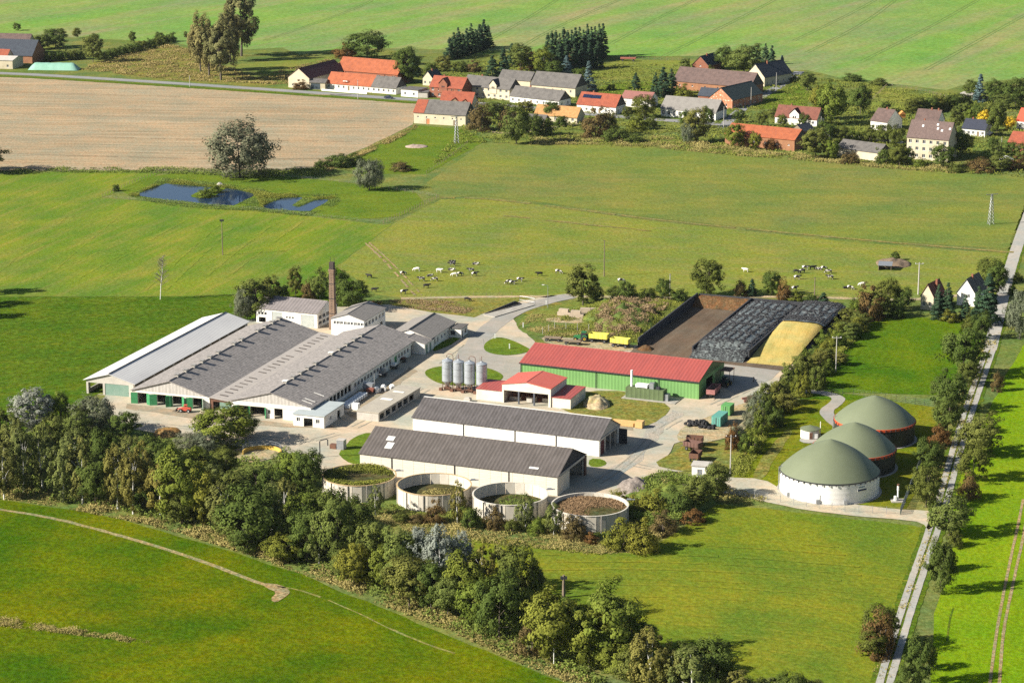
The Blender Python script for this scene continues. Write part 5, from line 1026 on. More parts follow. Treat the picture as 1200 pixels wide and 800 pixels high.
vh('cream gabled cottage with dark roof among the trees', (495.5, 100), (507, 101), 9, 3.8, 7.0, r_dark, m_cream, 'y', win=2)
h = vh('brick house with red roof and central gable dormer', (503.5, 114), (541.5, 117), 10, 5.2, 9.6, r_tile2, m_brick, win=5, rows=2, ww=1.2, fl=2.6)
dormer(h, 7.3, 4.4, 5.2, 4.2, .25, 4.5, m_brick, r_brown)
h = vh('long cream house with grey roof and gabled dormer, next to the brick house', (542, 112.5), (597, 118), 10, 5.2, 9.4, r_grey, m_cream, win=8, rows=2, ww=1.2, fl=2.6, gable=m_dgab)
dormer(h, 17.5, 4.0, 5.2, 3.9, .25, 4.5, m_cream, r_dark)
vh('grey-roofed rear wing behind the cream house', (584, 104), (621, 107), 9, 5.0, 8.6, r_grey, m_cream, win=0, name='barn', cat='barn', gable=m_dgab)
h = vh('front barn with cream wall and grey roof, red-tiled at one end', (485, 144.5), (545.5, 148.3), 11, 5.0, 9.8, r_grey, m_cream, win=6, ww=.7, wz=2.6, hh=.8, extra=[('d', 6.0, 7.6, .05, 2.4, M('orange_door', (.50, .20, .09))), ('d', 19, 20.4, .05, 2.4)], name='barn', cat='barn', gable=m_dgab)
kk = 4.8 / 5.5; MB().prism([(-.36, 5.15 - .36 * kk), (5.5, 9.95), (5.5, 10.06), (-.36, 5.26 - .36 * kk)], -.26, 5.0, 'x').build('tiled_strip', r_tile2, h)
h = vh('red-roofed house with two dormers behind the cream barn', (515, 129.5), (552, 131.5), 10, 3.2, 8.2, r_tile2, m_cream, win=4)
dormer(h, 7.0, 3.6, 3.4, 2.4, -.8, 4.4, m_wood, r_tile2); dormer(h, 12, 3.0, 3.4, 2.0, -.8, 4.4, m_wood, r_tile2)
vh('long white cottage with pale grey roof above the yellow-roofed house', (597.5, 120), (655, 126.5), 9.5, 3.2, 7.2, r_grey, m_white, win=8, door=3, right=2, gable=m_dgab)
vh('big barn with grey tile roof behind the white cottage', (622, 110), (674, 114.5), 12, 4.6, 10.0, r_grey, m_cream, win=5, ww=.9, wz=2.0, name='barn', cat='barn', gable=m_dgab)
h = vh('white house with red roof carrying a row of solar panels', (676, 130.8), (721.5, 134.8), 10, 3.6, 8.4, r_tile2, m_white, win=6, door=3, right=2, gable=m_dgab)
ang = math.atan(4.8 / 5)
for k in range(8):
    o = MB().box(0, 1.05, 0, 1.9, 0, .07).build('solar_panel', M('solar_blue', (.012, .02, .05), rough=.15, spec=.7), h); o.matrix_local = Matrix.Translation((1.6 + 1.15 * k, 2.5, 3.6 + 2.5 * .96 + .32 - (.12 if 3 < k < 5 else 0))) @ Matrix.Rotation(ang, 4, 'X')
vh('white outbuilding with pinkish roof beside the solar house', (728, 124.5), (762, 127), 9, 4.0, 6.6, r_pink, m_white, win=3, ww=.7, wz=2, hh=.7, name='outbuilding', cat='outbuilding')
vh('low cottage with glowing yellow tile roof facing the pasture', (626, 141), (676, 145), 8, 2.8, 6.6, r_yel, m_cream, win=5, door=1, right=2)
vh('small weathered grey shed below the yellow-roofed cottage', (617, 146.5), (638, 148), 6, 2.4, 4.4, r_grey, m_wood, win=0, name='shed', cat='shed')
vh('long white barn with light grey roof at the junction', (774, 136), (838.5, 141.5), 12, 3.6, 8.4, M('light_tile', (.22, .205, .185), (.18, .165, .15), sc=.5, fine=3, fv=.2), m_white, win=10, ww=1.3, wz=.8, hh=1.9, name='barn', cat='barn', gable=m_dgab)
vh('long barn with pinkish-brown roof and orange brick wall', (789, 104.5), (879, 112.5), 14, 4.2, 10.0, r_mauve, m_obrick, win=6, ww=.8, wz=2, hh=.8, name='barn', cat='barn', gable=m_dgab)
vh('half-timbered brick barn with steep dark green roof, gable to the street', (830.5, 125), (858, 128), 27, 4.2, 9.2, r_green, m_timber, 'y', right=6, win=2, ww=.8, name='barn', cat='barn')
vh('small dark-roofed stable between white barn and timbered gable', (818, 119), (838, 120.5), 8, 3.0, 6.0, r_dark, m_brick, name='stable', cat='stable')
vh('red brick gabled house with dark roof at the far field edge', (811, 84), (830, 85.5), 16, 3.6, 8.0, r_dark, m_brick, 'y', win=1, ww=1.0, wz=3.0)
vh('cream gabled house with steep dark roof on the side lane', (873.5, 99), (895.8, 101.8), 22, 4.6, 10.4, r_dark, m_cream, 'y', win=2, right=5, extra=[('w', 3.6, 4.8, 3.0, 4.2)])
vh('long orange-roofed brick barn on the pasture edge', (849.5, 169.5), (930.8, 177.5), 13, 4.8, 8.2, r_tile, m_obrick, win=6, ww=.8, wz=2.2, hh=.6, name='barn', cat='barn', gable=m_dgab)
h = vh('house with red-brown roof and white central dormer gable', (908, 144.5), (957, 148.5), 9, 3.2, 7.6, r_brown, m_white, win=6, door=3)
dormer(h, 9.2, 4.4, 3.3, 3.8, .25, 4, m_white, r_maroon)
vh('small dark-roofed shed behind the orange-roofed barn', (927, 159), (941, 161), 8, 2.6, 5.0, r_dark, m_wood, 'y', name='shed', cat='shed')
vh('white house with mauve roof in a walled garden', (1020, 151.5), (1039.3, 154), 12, 4.0, 8.6, r_mauve, m_white, win=3, door=1, right=2, chim=((4.5, 6, .9),))
vh('low cream barn with grey roof and missing tiles on the pasture edge', (981, 183), (1030, 189.5), 9, 3.6, 6.4, r_grey, m_cream, win=0, name='barn', cat='barn', extra=[('d', 4, 6, .05, 2.4)], gable=m_dgab)
h = vh('large cream apartment house with three window rows and mottled mauve roof', (1062, 186), (1110.5, 190), 12, 9.2, 15.2, M('mottled_tile', (.13, .09, .08), (.18, .125, .11), sc=1.2, fine=3, fv=.4), m_cream, win=6, rows=3, ww=1.3, wz=1.0, hh=1.4, fl=2.9, right=2)
for x, y in ((5, 3.6), (11.5, 3.0), (13.4, 2.4), (11.0, 4.4), (16.5, 3.2)): MB().box(0, .8, 0, 1.0, 0, .08).build('skylight', m_frame, h).matrix_local = Matrix.Translation((x, y, 9.2 + y + .25)) @ Matrix.Rotation(math.atan(1), 4, 'X')
vh('mauve-roofed house just behind the large apartment house', (1071, 158), (1098, 160), 11, 6.0, 10.5, r_mauve, m_white, win=4, rows=2, right=2, chim=((6, 5.5, 1.0), (9, 5.5, .9)))
vh('white bungalow with dark navy roof beside the yellow tree', (1127, 158.5), (1154, 161), 9, 3.2, 6.6, M('navy_tile', (.035, .040, .060), (.03, .034, .05), sc=.6), m_white, win=5, door=3)
vh('white house with bright red roof behind the smaller yellow tree', (1191, 151.5), (1222, 154.5), 10, 4.0, 8.6, M('bright_red_tile', (.62, .085, .045), (.55, .08, .045), sc=.6), m_white, win=4)
vh('brick house with orange-brown roof at the village end', (1181, 176.5), (1224, 181), 10, 3.8, 7.4, r_tile2, m_brick, win=5, ww=.9)
vh('small grey carport box at the far field edge', (1125, 117), (1139, 118), 6, 2.8, 3, m_grey, m_conc, flat=True, extra=[('o', 2, 6.2, .05, 2.4)], name='carport', cat='carport')
vh('cream outbuilding with tin roof at the country road', (-8, 80.5), (15, 81.2), 14, 4.4, 5.6, M('tin_roof', (.50, .47, .42), (.42, .39, .35), sc=.6), m_cream, 'x', win=2, name='outbuilding', cat='outbuilding')
vh('dark slate barn at the country road behind the tin-roofed outbuilding', (-14, 72.5), (38, 74.5), 16, 4.0, 11.0, r_dark, m_obrick, win=0, name='barn', cat='barn')
vh('long barn with brown-grey roof behind the slate barn', (-40, 62), (33, 64), 12, 4.5, 10.0, r_mauve, m_cream, name='barn', cat='barn')
vh('tiny red-roofed porch house beside the tin-roofed outbuilding', (-12, 76.5), (9, 77.5), 6, 5.2, 8.0, r_tile2, m_cream)
# little houses by the lane
h = vh('tiny white gable house with red roof among the lane conifers', (1078.5, 362), (1093.5, 364), 9, 4.4, 8.0, r_brown, m_cream, 'y', win=2, ww=.9, wz=1.2, chim=((3.2, 4.5, 1.0),))
h = vh('white gable house with slate-grey roof beside the lane conifers', (1121, 357), (1142, 359.5), 11, 4.2, 8.4, r_grey, m_white, 'y', extra=[('w', 2.2, 3.1, 2.6, 3.8), ('w', 3.4, 4.3, 2.6, 3.8)])
# animal shelter in the pasture, hay wagon, pavilion, playhouse, silage roll under green film
T = thing('field_shelter', 'small tin shelter beside the brush heap in the pasture', 'shelter', P(1037, 316), R(-12))
MB().prism([(-1.8, 1.7), (2.2, 2.3), (2.2, 2.4), (-1.8, 1.8)], -2.2, 2.4, 'x').build('roof', m_steel, T); MB().box(-2.1, 2.3, 1.9, 2.05, 0, 2.2).box(-2.1, -1.95, -1.6, 1.9, 0, 1.8).build('wall', m_wood, T)
for x in (-2, 2.1): MB().tube([(x, -1.6, 0), (x, -1.6, 1.75)], .08, 6).build('post', m_wood, T)
T = thing('hay_wagon', 'red-brown hay wagon standing in the village orchard meadow', 'wagon', P(736, 72), R(-8)); MB().box(-4, 4, -1.2, 1.2, 1.2, 1.35).build('deck', m_rust, T); MB().box(-4, 4, -1.15, 1.15, 1.36, 2.0).build('load', M('wagon_red', (.35, .12, .08)), T); wheels(T, [(x, y, .5) for x in (-2.8, 2.8) for y in (-1, 1)], .5, .3, m_steel)
T = thing('garden_pavilion', 'small white garden pavilion at the village edge', 'pavilion', P(1179, 193)); MB().hexa([(-2.6, -2.2, 2.5), (2.6, -2.2, 2.5), (2.6, 2.2, 2.5), (-2.6, 2.2, 2.5), (-.3, -.3, 3.6), (.3, -.3, 3.6), (.3, .3, 3.6), (-.3, .3, 3.6)]).build('roof', m_frame, T)
for x in (-2.3, 2.3):
    for y in (-1.9, 1.9): MB().box(x - .1, x + .1, y - .1, y + .1, 0, 2.5).build('post', m_frame, T)
T = thing('playhouse', 'little orange wooden playhouse on the garden lawn', 'playhouse', P(1057, 141), R(10)); MB().box(-1.3, 1.3, -1, 1, 1.2, 2.8).build('cabin', M('orange_wood', (.55, .24, .07)), T); MB().prism([(-1.6, 2.8), (1.6, 2.8), (0, 4.2)], -1.2, 1.2, 'y').build('roof', M('orange_wood', (.5, .2, .06)), T)
for x in (-1.2, 1.2): MB().box(x - .08, x + .08, -.9, -.74, 0, 1.2).build('leg', m_wood, T)
T = heap('film_clamp', 0, 1, 0, 1, lambda x, y, p: 0, m_white, 1, 1); bpy.data.objects.remove(T)
c = P(64, 81); vs = []; fs = []; nn = 26
for j in range(7):
    for i in range(nn + 1):
        t = i / nn; y = j / 6; w = math.sin(math.pi * y) ** .6 * min(1, (t * 8) ** .7, ((1 - t) * 9) ** .7); p = Vector((c.x - 13 + 26 * t, c.y - 4 + 9 * y - 2.5 * t, 0)); vs.append((p.x, p.y, .05 + 3.3 * w * (1 + .06 * nz(p, .6))))
for j in range(6):
    for i in range(nn): k = j * (nn + 1) + i; fs.append((k, k + 1, k + nn + 2, k + nn + 1))
me = bpy.data.meshes.new('film_clamp'); me.from_pydata(vs, [], fs); me.materials.append(M('mint_film', (.22, .42, .32), (.26, .46, .37), sc=.5, rough=.5)); me.polygons.foreach_set('use_smooth', [True] * len(fs)); tag(link('film_clamp', me), 'long heap under mint-green film beside the country road', 'silage clamp')
# blue car on the village road
T = thing('parked_car', 'dark blue car on the village road before the row house', 'car', P(455.5, 115.8) + Vector((0, 0, .07)), R(-24)); mcar = M('car_blue', (.02, .03, .06), rough=.25, spec=.6, fv=0)
MB().prism([(-2.1, .35), (2.1, .35), (2.1, .8), (1.2, .92), (-2.0, .95), (-2.15, .7)], -.85, .85, 'y').build('body', mcar, T); MB().hexa([(-1.7, -.78, .95), (1.0, -.78, .93), (1.0, .78, .93), (-1.7, .78, .95), (-1.2, -.62, 1.45), (.35, -.62, 1.45), (.35, .62, 1.45), (-1.2, .62, 1.45)]).build('glasshouse', m_glass, T); MB().box(-1.15, .3, -.6, .6, 1.451, 1.48).build('car_roof', mcar, T); wheels(T, [(x, y, .32) for x in (-1.3, 1.3) for y in (-.78, .78)], .32, .2, m_steel)
for sx in (-.55, .55): MB().box(2.1, 2.13, sx - .2, sx + .2, .6, .76).build('headlight', m_frame, T)
o = MB(); a, b = P(377, 106.5), P(430, 110.5); d = b - a; o.box(0, d.length, -.15, .15, 0, .9); tag(o.build('garden_wall', m_white, None, a, math.atan2(d.y, d.x)), 'low white garden wall in front of the orange-roofed row house', 'wall')
strip('village_lane', [(560, 152), (600, 158), (640, 150), (700, 142)], 3, L3, g_sand, amp=.6)
sheet('garden_lawn', [(692, 104), (730, 96), (765, 96), (770, 106), (740, 112), (700, 110)], L1, g_lush, amp=.8); sheet('orchard_meadow', [(690, 92), (700, 76), (730, 70), (850, 72), (860, 80), (790, 82), (760, 95)], L1, g_past, amp=.8)
sheet('garden_lawn', [(886, 128), (900, 112), (935, 98), (950, 110), (945, 125), (910, 128)], L1, g_lush, amp=.8); sheet('garden_lawn', [(995, 130), (1020, 100), (1040, 104), (1110, 115), (1100, 122), (1045, 130), (1050, 145), (1065, 148), (1060, 128)], L1, g_past, amp=.8)
sheet('rough_slope', [(100, 76), (150, 62), (205, 52), (240, 70), (300, 92), (340, 98), (300, 102), (150, 90)], L1, g_dry, amp=1.5); sheet('rough_slope', [(260, 78), (340, 70), (395, 66), (390, 80), (340, 92)], L2, g_past2, amp=1.5)
# ------------------------------------------------------------------ trees
def leaf_mesh(name, pos, nrm, size, tone, mat, asp=1.0, rng=None):
    """one small folded leaf spray per point"""
    n = len(pos); rng = rng or np.random.default_rng(1)
    nrm = nrm / (np.linalg.norm(nrm, axis=1, keepdims=True) + 1e-9)
    rv = rng.normal(size=(n, 3)); t = np.cross(nrm, rv); t /= np.linalg.norm(t, axis=1, keepdims=True) + 1e-9; b = np.cross(nrm, t)
    s = size[:, None]; v = np.empty((n, 4, 3)); j = rng.uniform(.7, 1.3, (n, 4, 1))
    v[:, 0] = pos + t * s * j[:, 0]; v[:, 1] = pos + b * s * asp * j[:, 1]; v[:, 2] = pos - t * s * j[:, 2]; v[:, 3] = pos - b * s * asp * j[:, 3]
    me = bpy.data.meshes.new(name); me.vertices.add(4 * n); me.vertices.foreach_set('co', v.reshape(-1).astype(np.float32))
    me.loops.add(4 * n); me.loops.foreach_set('vertex_index', np.arange(4 * n, dtype=np.int32))
    me.polygons.add(n); me.polygons.foreach_set('loop_start', np.arange(0, 4 * n, 4, dtype=np.int32))
    me.update(calc_edges=True); me.validate()
    at = me.attributes.new('tone', 'FLOAT', 'FACE'); at.data.foreach_set('value', tone.astype(np.float32)); me.materials.append(mat); return me
def crown_points(rng, kind, h, w, n):
    """clumps in a crown of height h and width w -> leaf positions, normals, sizes, tones"""
    z0 = {'round': .10, 'bush': .0, 'birch': .05, 'poplar': .16, 'cone': .04, 'willow': .06, 'ash': .10}[kind]
    nc = {'round': 85, 'bush': 60, 'birch': 90, 'poplar': 80, 'cone': 120, 'willow': 170, 'ash': 80}[kind]
    C = []; ctr = np.array([0, 0, h * (z0 + (1 - z0) * .48)])
    off = rng.uniform(0, 40, 3)
    for i in range(nc):
        if kind == 'cone':
            t = rng.uniform(0, 1) ** 1.25; r = w / 2 * (1 - t) ** .85 * rng.uniform(.45, 1.05); a = rng.uniform(0, 6.283); C.append((r * math.cos(a), r * math.sin(a), h * (z0 + (1 - z0) * t) - r * .25, w * (.05 + .06 * (1 - t)))); continue
        d = rng.normal(size=3); d /= np.linalg.norm(d); rad = rng.uniform(.30, 1.0) ** .45
        lob = 1 + (.22 if kind == 'willow' else .42) * noise.noise(Vector((d[0] * 1.7 + off[0], d[1] * 1.7 + off[1], d[2] * 1.7 + off[2])))
        rad *= lob; a, b, c = d * rad
        hz = h * (1 - z0) / 2
        if kind in ('birch', 'poplar'):
            tt = (c + 1) / 2; k = (.55 + .55 * math.sin(math.pi * min(1, max(0, .15 + .75 * (1 - tt)))))
            a *= k; b *= k
        if kind == 'bush': c = abs(c) * .95 - .02; hz = h; zz = c * hz
        else: zz = h * z0 + hz + c * hz
        cr = w * {'round': .105, 'bush': .12, 'birch': .085, 'poplar': .10, 'willow': .085, 'ash': .11}[kind] * rng.uniform(.65, 1.35)
        C.append((a * w / 2, b * w / 2, max(zz, .05 * h if kind != 'bush' else .1), cr))
    C = np.array(C); idx = rng.integers(0, len(C), n); q = rng.normal(size=(n, 3)); q /= np.linalg.norm(q, axis=1, keepdims=True); q *= (rng.uniform(.25, 1, n) ** .5)[:, None]
    sq = np.array({'birch': (1, 1, 1.7), 'willow': (1, 1, 1.25), 'cone': (1.5, 1.5, .7), 'poplar': (1, 1, 1.5)}.get(kind, (1.15, 1.15, .85)))
    pos = C[idx, :3] + q * C[idx, 3][:, None] * sq
    if kind in ('birch', 'willow'): pos[:, 2] -= .25 * np.abs(q[:, 0]) * C[idx, 3]
    pos[:, 2] = np.maximum(pos[:, 2], .08)
    out = (pos - ctr) / np.array([w / 2, w / 2, h / 2]); out[:, 2] += .25
    nr = out * 1.0 + q * .7 + rng.normal(size=(n, 3)) * .24
    ct = rng.uniform(0, 1, len(C)); tone = np.clip(.55 * ct[idx] + .45 * rng.uniform(0, 1, n), 0, 1)
    return pos, nr, tone, C
def make_proto(key, kind, h, w, leafmat, barkmat, n, ls, seed, name, label, limbs=7, tr=.013):
    rng = np.random.default_rng(seed); pos, nr, tone, C = crown_points(rng, kind, h, w, n)
    size = ls * rng.uniform(.65, 1.35, n)
    T = bpy.data.objects.new(name, None); COL.objects.link(T); T.empty_display_size = .5
    cr = link('crown', leaf_mesh('crown', pos, nr, size, tone, leafmat, .75, rng), T)
    q = MB(); top = h * (.93 if kind == 'cone' else .80); r0 = h * tr
    lean = rng.uniform(-.03, .03, 2) * h; trunk = [(0, 0, -.15), (lean[0] * .3, lean[1] * .3, top * .35), (lean[0], lean[1], top * .7), (lean[0] * .8, lean[1] * 1.1, top)]
    if kind == 'bush':
        for k in range(5): a = rng.uniform(0, 6.28); q.tube([(0, 0, -.1), (.25 * w * math.cos(a), .25 * w * math.sin(a), h * .6)], [h * .02, h * .008], 5)
    else:
        q.tube(trunk, [r0 * 1.25, r0 * .85, r0 * .5, r0 * .15], 7)
        far = C[np.argsort(rng.uniform(size=len(C)))[:limbs]]
        for c in far:
            z = min(max(c[2] * .62, h * .15), top * .95); f = z / top; s = Vector((lean[0] * f, lean[1] * f, z)); q.tube([s, s.lerp(Vector(c[:3]), .5) + Vector((0, 0, .03 * h)), Vector(c[:3])], [r0 * .4, r0 * .28, r0 * .1], 5)
    q.build('trunk', barkmat, T); tag(T, label)
    T['h'] = h; T['w'] = w; return T
bark = M('bark', (.10, .08, .06), (.14, .115, .09), sc=2); birchbark = M('birch_bark', (.58, .56, .52), (.10, .09, .08), sc=1.6, lo=.58, hi=.66)
lv = dict(oak=LM('leaf_oak', (.038, .062, .012), (.115, .155, .032), (.145, .155, .030)), maple=LM('leaf_maple', (.058, .094, .012), (.180, .220, .036), (.235, .215, .032)), birch=LM('leaf_birch', (.066, .086, .022), (.190, .210, .062), (.25, .205, .046)),
    willow=LM('leaf_willow', (.070, .085, .050), (.185, .205, .130), (.20, .20, .12)), silver=LM('leaf_silver', (.115, .130, .100), (.30, .325, .275), (.30, .31, .25)), ash=LM('leaf_ash', (.052, .076, .016), (.160, .190, .044), (.20, .185, .040)), rust=LM('leaf_rust', (0.075, 0.058, 0.022), (0.175, 0.130, 0.050), (0.20, 0.095, 0.030)),
    spruce=LM('needle_spruce', (0.019, 0.043, 0.025), (0.056, 0.096, 0.046), (0.062, 0.109, 0.046), trans=.08), blue=LM('needle_blue', (0.046, 0.085, 0.085), (0.132, 0.194, 0.194), (0.139, 0.186, 0.171), trans=.08), poplar=LM('leaf_poplar', (.085, .090, .034), (.235, .225, .090), (.26, .22, .08)), yellow=LM('leaf_yellow', (0.434, 0.295, 0.023), (0.853, 0.620, 0.046), (0.775, 0.558, 0.046)), dead=LM('bud_brown', (0.155, 0.116, 0.085), (0.248, 0.186, 0.139)))
lab = dict(oak='dark green broadleaf tree', maple='fresh green rounded broadleaf tree', birch='olive birch tree with pale stem', willow='grey-green willow tree', silver='silvery white-leaved poplar', ash='olive green broadleaf tree', rust='reddish-brown autumn shrub', spruce='dark green conical spruce', blue='blue-grey spruce', poplar='tall yellowing poplar with bare stem', yellow='bright yellow autumn tree', bush='dark green rounded bush', gbush='light green rounded bush', dead='bare dead birch')
SPEC0 = dict(oak=('round', 12, 10.5, 4200, .30, 3, 'oak_tree'), maple=('round', 12, 10, 4200, .31, 3, 'maple_tree'), birch=('birch', 14, 6.2, 3000, .26, 4, 'birch_tree'), willow=('willow', 11, 10.5, 4600, .26, 2, 'willow_tree'), silver=('willow', 13, 7, 3800, .26, 2, 'silver_poplar'), ash=('ash', 11, 8, 3600, .28, 3, 'ash_tree'), rust=('bush', 5, 5.4, 2000, .19, 3, 'autumn_shrub'), spruce=('cone', 14, 6.0, 3600, .30, 3, 'spruce_tree'), blue=('cone', 12, 5.6, 3200, .28, 1, 'blue_spruce'), poplar=('poplar', 26, 12, 5200, .50, 2, 'poplar_tree'), yellow=('round', 8, 6, 2200, .28, 1, 'yellow_tree'), bush=('bush', 4, 5.5, 2000, .19, 3, 'bush'), gbush=('bush', 4, 5.2, 2000, .18, 2, 'green_bush'))
SPEC = {k: (a, b, c, int(n * 2.1), ls * .68, m, nm) for k, (a, b, c, n, ls, m, nm) in SPEC0.items()}
PROTO = {}; sd_ = 11
for k, (kind, h, w, n, ls, cnt, nm) in SPEC.items():
    PROTO[k] = []
    for i in range(cnt):
        sd_ += 1; PROTO[k].append(make_proto(k, kind, h, w, lv[{'bush': 'oak', 'gbush': 'maple'}.get(k, k)], birchbark if k in ('birch', 'silver') else bark, n, ls, sd_, nm, lab[k]))
USED = set(); tr_ = random.Random(21)
CATS = dict(bush='bush', gbush='bush', rust='shrub')
def tree(kind, p, h, w, place, group):
    pr = tr_.choice(PROTO[kind]); sz = h / pr['h']; sx = w / pr['w']
    if pr.name in USED: o = copy_tree(pr, p, tr_.uniform(0, 6.28))
    else: USED.add(pr.name); KIDS[pr.name] = list(pr.children); o = pr; o.location = p; o.rotation_euler = (0, 0, tr_.uniform(0, 6.28))
    o.scale = (sx, sx * tr_.uniform(.92, 1.08), sz)
    tag(o, lab[kind] + ' ' + place, CATS.get(kind, 'tree'), group + ': ' + kind); return o
def trees(rows, place, group):
    for u, v, hp, wp, k in rows:
        s = ppm(u, v); p = P(u, v); o = tree(k, p, hp / s / .965, wp / s, place, group)
        same = sorted((-r[2] * r[3] / ppm(r[0], r[1]) ** 2, r[0], r[1]) for r in rows if r[4] == k); i = [x[1:] for x in same].index((u, v))
        if 1 < len(same) < 4: o['label'] = (('larger ', 'smaller ') if len(same) == 2 else ('largest ', 'middle-sized ', 'smallest '))[i] + o['label']; del o['group']
belt = [(38, 506, 50, 48, 'silver'), (71, 502, 42, 26, 'maple'), (112, 507, 43, 50, 'willow'), (90, 515, 36, 30, 'ash'), (146, 514, 32, 30, 'oak'), (8, 524, 44, 32, 'ash'), (20, 560, 70, 34, 'birch'), (-12, 560, 60, 34, 'birch'), (5, 585, 68, 30, 'birch'), (28, 577, 72, 28, 'birch'), (50, 572, 70, 28, 'birch'), (60, 540, 52, 36, 'ash'), (75, 588, 74, 32, 'birch'), (97, 590, 74, 30, 'birch'), (112, 592, 58, 38, 'oak'), (90, 560, 60, 30, 'birch'), (125, 560, 56, 34, 'oak'), (138, 597, 78, 28, 'birch'), (150, 560, 50, 30, 'birch'), (156, 602, 74, 28, 'birch'), (168, 598, 64, 26, 'birch'), (168, 575, 56, 24, 'birch'), (188, 605, 62, 32, 'birch'), (180, 545, 34, 42, 'oak'), (215, 613, 88, 58, 'maple'), (240, 616, 72, 40, 'maple'), (200, 575, 50, 36, 'oak'), (235, 570, 46, 40, 'ash'), (222, 530, 24, 34, 'willow'), (243, 531, 26, 34, 'willow'), (262, 522, 44, 64, 'maple'), (285, 512, 26, 34, 'oak'),
    (262, 625, 60, 38, 'birch'), (250, 590, 46, 34, 'birch'), (275, 595, 42, 34, 'ash'), (290, 644, 74, 72, 'oak'), (318, 630, 66, 30, 'birch'), (265, 560, 36, 30, 'oak'), (300, 580, 36, 36, 'ash'), (318, 595, 44, 34, 'oak'), (335, 612, 52, 26, 'birch'), (345, 572, 46, 38, 'maple'), (362, 577, 50, 34, 'oak'), (330, 560, 30, 26, 'birch'), (360, 657, 62, 42, 'oak'), (332, 657, 30, 40, 'maple'), (355, 622, 44, 36, 'maple'), (395, 665, 90, 46, 'ash'), (414, 645, 62, 50, 'oak'), (380, 620, 46, 36, 'oak'), (374, 660, 58, 28, 'birch'), (437, 678, 70, 42, 'ash'), (415, 686, 50, 36, 'maple'), (470, 692, 74, 48, 'ash'), (450, 690, 50, 34, 'maple'), (492, 692, 76, 32, 'silver'), (515, 700, 86, 36, 'silver'), (540, 692, 70, 30, 'silver'), (480, 712, 60, 50, 'ash'), (505, 715, 58, 40, 'oak'), (545, 717, 70, 48, 'maple'), (525, 722, 52, 36, 'ash'), (566, 702, 70, 28, 'birch'), (590, 692, 60, 28, 'birch'), (585, 746, 76, 52, 'oak'), (560, 735, 56, 40, 'maple'), (608, 730, 92, 48, 'oak'), (624, 722, 62, 32, 'birch'), (622, 765, 44, 34, 'rust'), (646, 776, 86, 66, 'maple'), (690, 782, 70, 50, 'maple'), (716, 777, 90, 66, 'maple'), (672, 770, 70, 40, 'oak'), (725, 795, 40, 42, 'maple'), (760, 818, 86, 50, 'birch'), (742, 806, 50, 36, 'ash'), (812, 832, 74, 46, 'birch'), (835, 818, 72, 50, 'oak'), (790, 822, 62, 34, 'birch'), (862, 832, 48, 40, 'birch'), (903, 826, 34, 32, 'birch'), (926, 826, 38, 36, 'oak'), (950, 822, 26, 30, 'ash'), (880, 835, 40, 34, 'ash')]
belt = [(u, v, hp * 1.02, wp * 1.14, k) for u, v, hp, wp, k in belt]
fr_ = random.Random(31)
for t in range(34):      # understorey filling the belt
    x = fr_.random(); u = -10 + 860 * x; lo_ = 580 + max(0, u - 60) * .31; v = lo_ - fr_.uniform(2, 46) * (1.2 if u < 250 else .8)
    belt.append((u, v, fr_.uniform(26, 40), fr_.uniform(28, 40), fr_.choice(['oak', 'ash', 'maple', 'ash', 'birch'])))
def seg(rows, cuts):
    for k, (u1, pl) in enumerate(cuts):
        u0 = cuts[k - 1][0] if k else -999
        yield [r for r in rows if u0 <= r[0] < u1], pl
for rows, pl in seg(belt, [(80, 'at the belt end beside the long grass field'), (178, 'in the belt below the pale barn'), (250, 'in the belt below the green barn gates'), (345, 'in the belt around the yellow pit'), (425, 'in the belt beside the overgrown tank'), (500, 'in the belt just past the overgrown tank'), (575, 'in the belt around the silvery poplars'), (640, 'in the belt past the silvery poplars'), (745, 'in the belt by the thin white post'), (1000, 'at the thin belt end between two meadows')]):
    trees(rows, pl, 'belt trees ' + pl)
trees([(440, 603, 34, 20, 'birch'), (536, 614, 50, 20, 'birch'), (616, 620, 44, 24, 'birch'), (649, 627, 40, 22, 'birch')], 'growing in front of the round slurry tanks', 'young birches at the tanks')
trees([(510, 613, 30, 28, 'rust'), (580, 619, 28, 28, 'rust'), (672, 632, 32, 30, 'rust'), (692, 636, 14, 18, 'rust'), (553, 618, 28, 26, 'bush'), (600, 622, 16, 22, 'bush'), (470, 610, 12, 22, 'bush'), (630, 625, 18, 22, 'gbush'), (488, 612, 12, 20, 'rust')], 'growing in front of the round slurry tanks', 'shrubs at the tanks')
trees([(728, 642, 34, 40, 'gbush'), (752, 645, 36, 44, 'gbush'), (778, 624, 28, 36, 'rust'), (766, 600, 26, 44, 'gbush'), (796, 602, 30, 42, 'bush'), (818, 594, 36, 36, 'ash'), (840, 582, 40, 32, 'ash'), (812, 612, 18, 30, 'rust'), (745, 598, 16, 30, 'gbush'), (725, 588, 14, 24, 'gbush'), (790, 575, 14, 26, 'gbush')], 'on the weedy bank beside the round tanks', 'shrubs on the weedy bank')
hr = random.Random(8); hed = []
hl = [(1003, 386), (992, 396), (980, 406), (968, 420), (956, 434), (943, 447), (927, 460), (912, 474), (899, 490), (886, 508), (872, 528)]
for i, (u, v) in enumerate(hl):
    for j in range(4):
        k = hr.choice(['bush', 'gbush', 'ash', 'ash', 'rust', 'bush', 'willow' if i > 4 else 'ash', 'gbush']); hp = hr.uniform(17, 29) * (.85 if k in ('rust', 'bush', 'gbush') else 1)
        hed.append((u + hr.uniform(-9, 9) + (j - 1.5) * 6, v + hr.uniform(-5, 5) + (j - 1.5) * 3, hp * (.8 if v < 440 else 1.3), hr.uniform(18, 28), k))
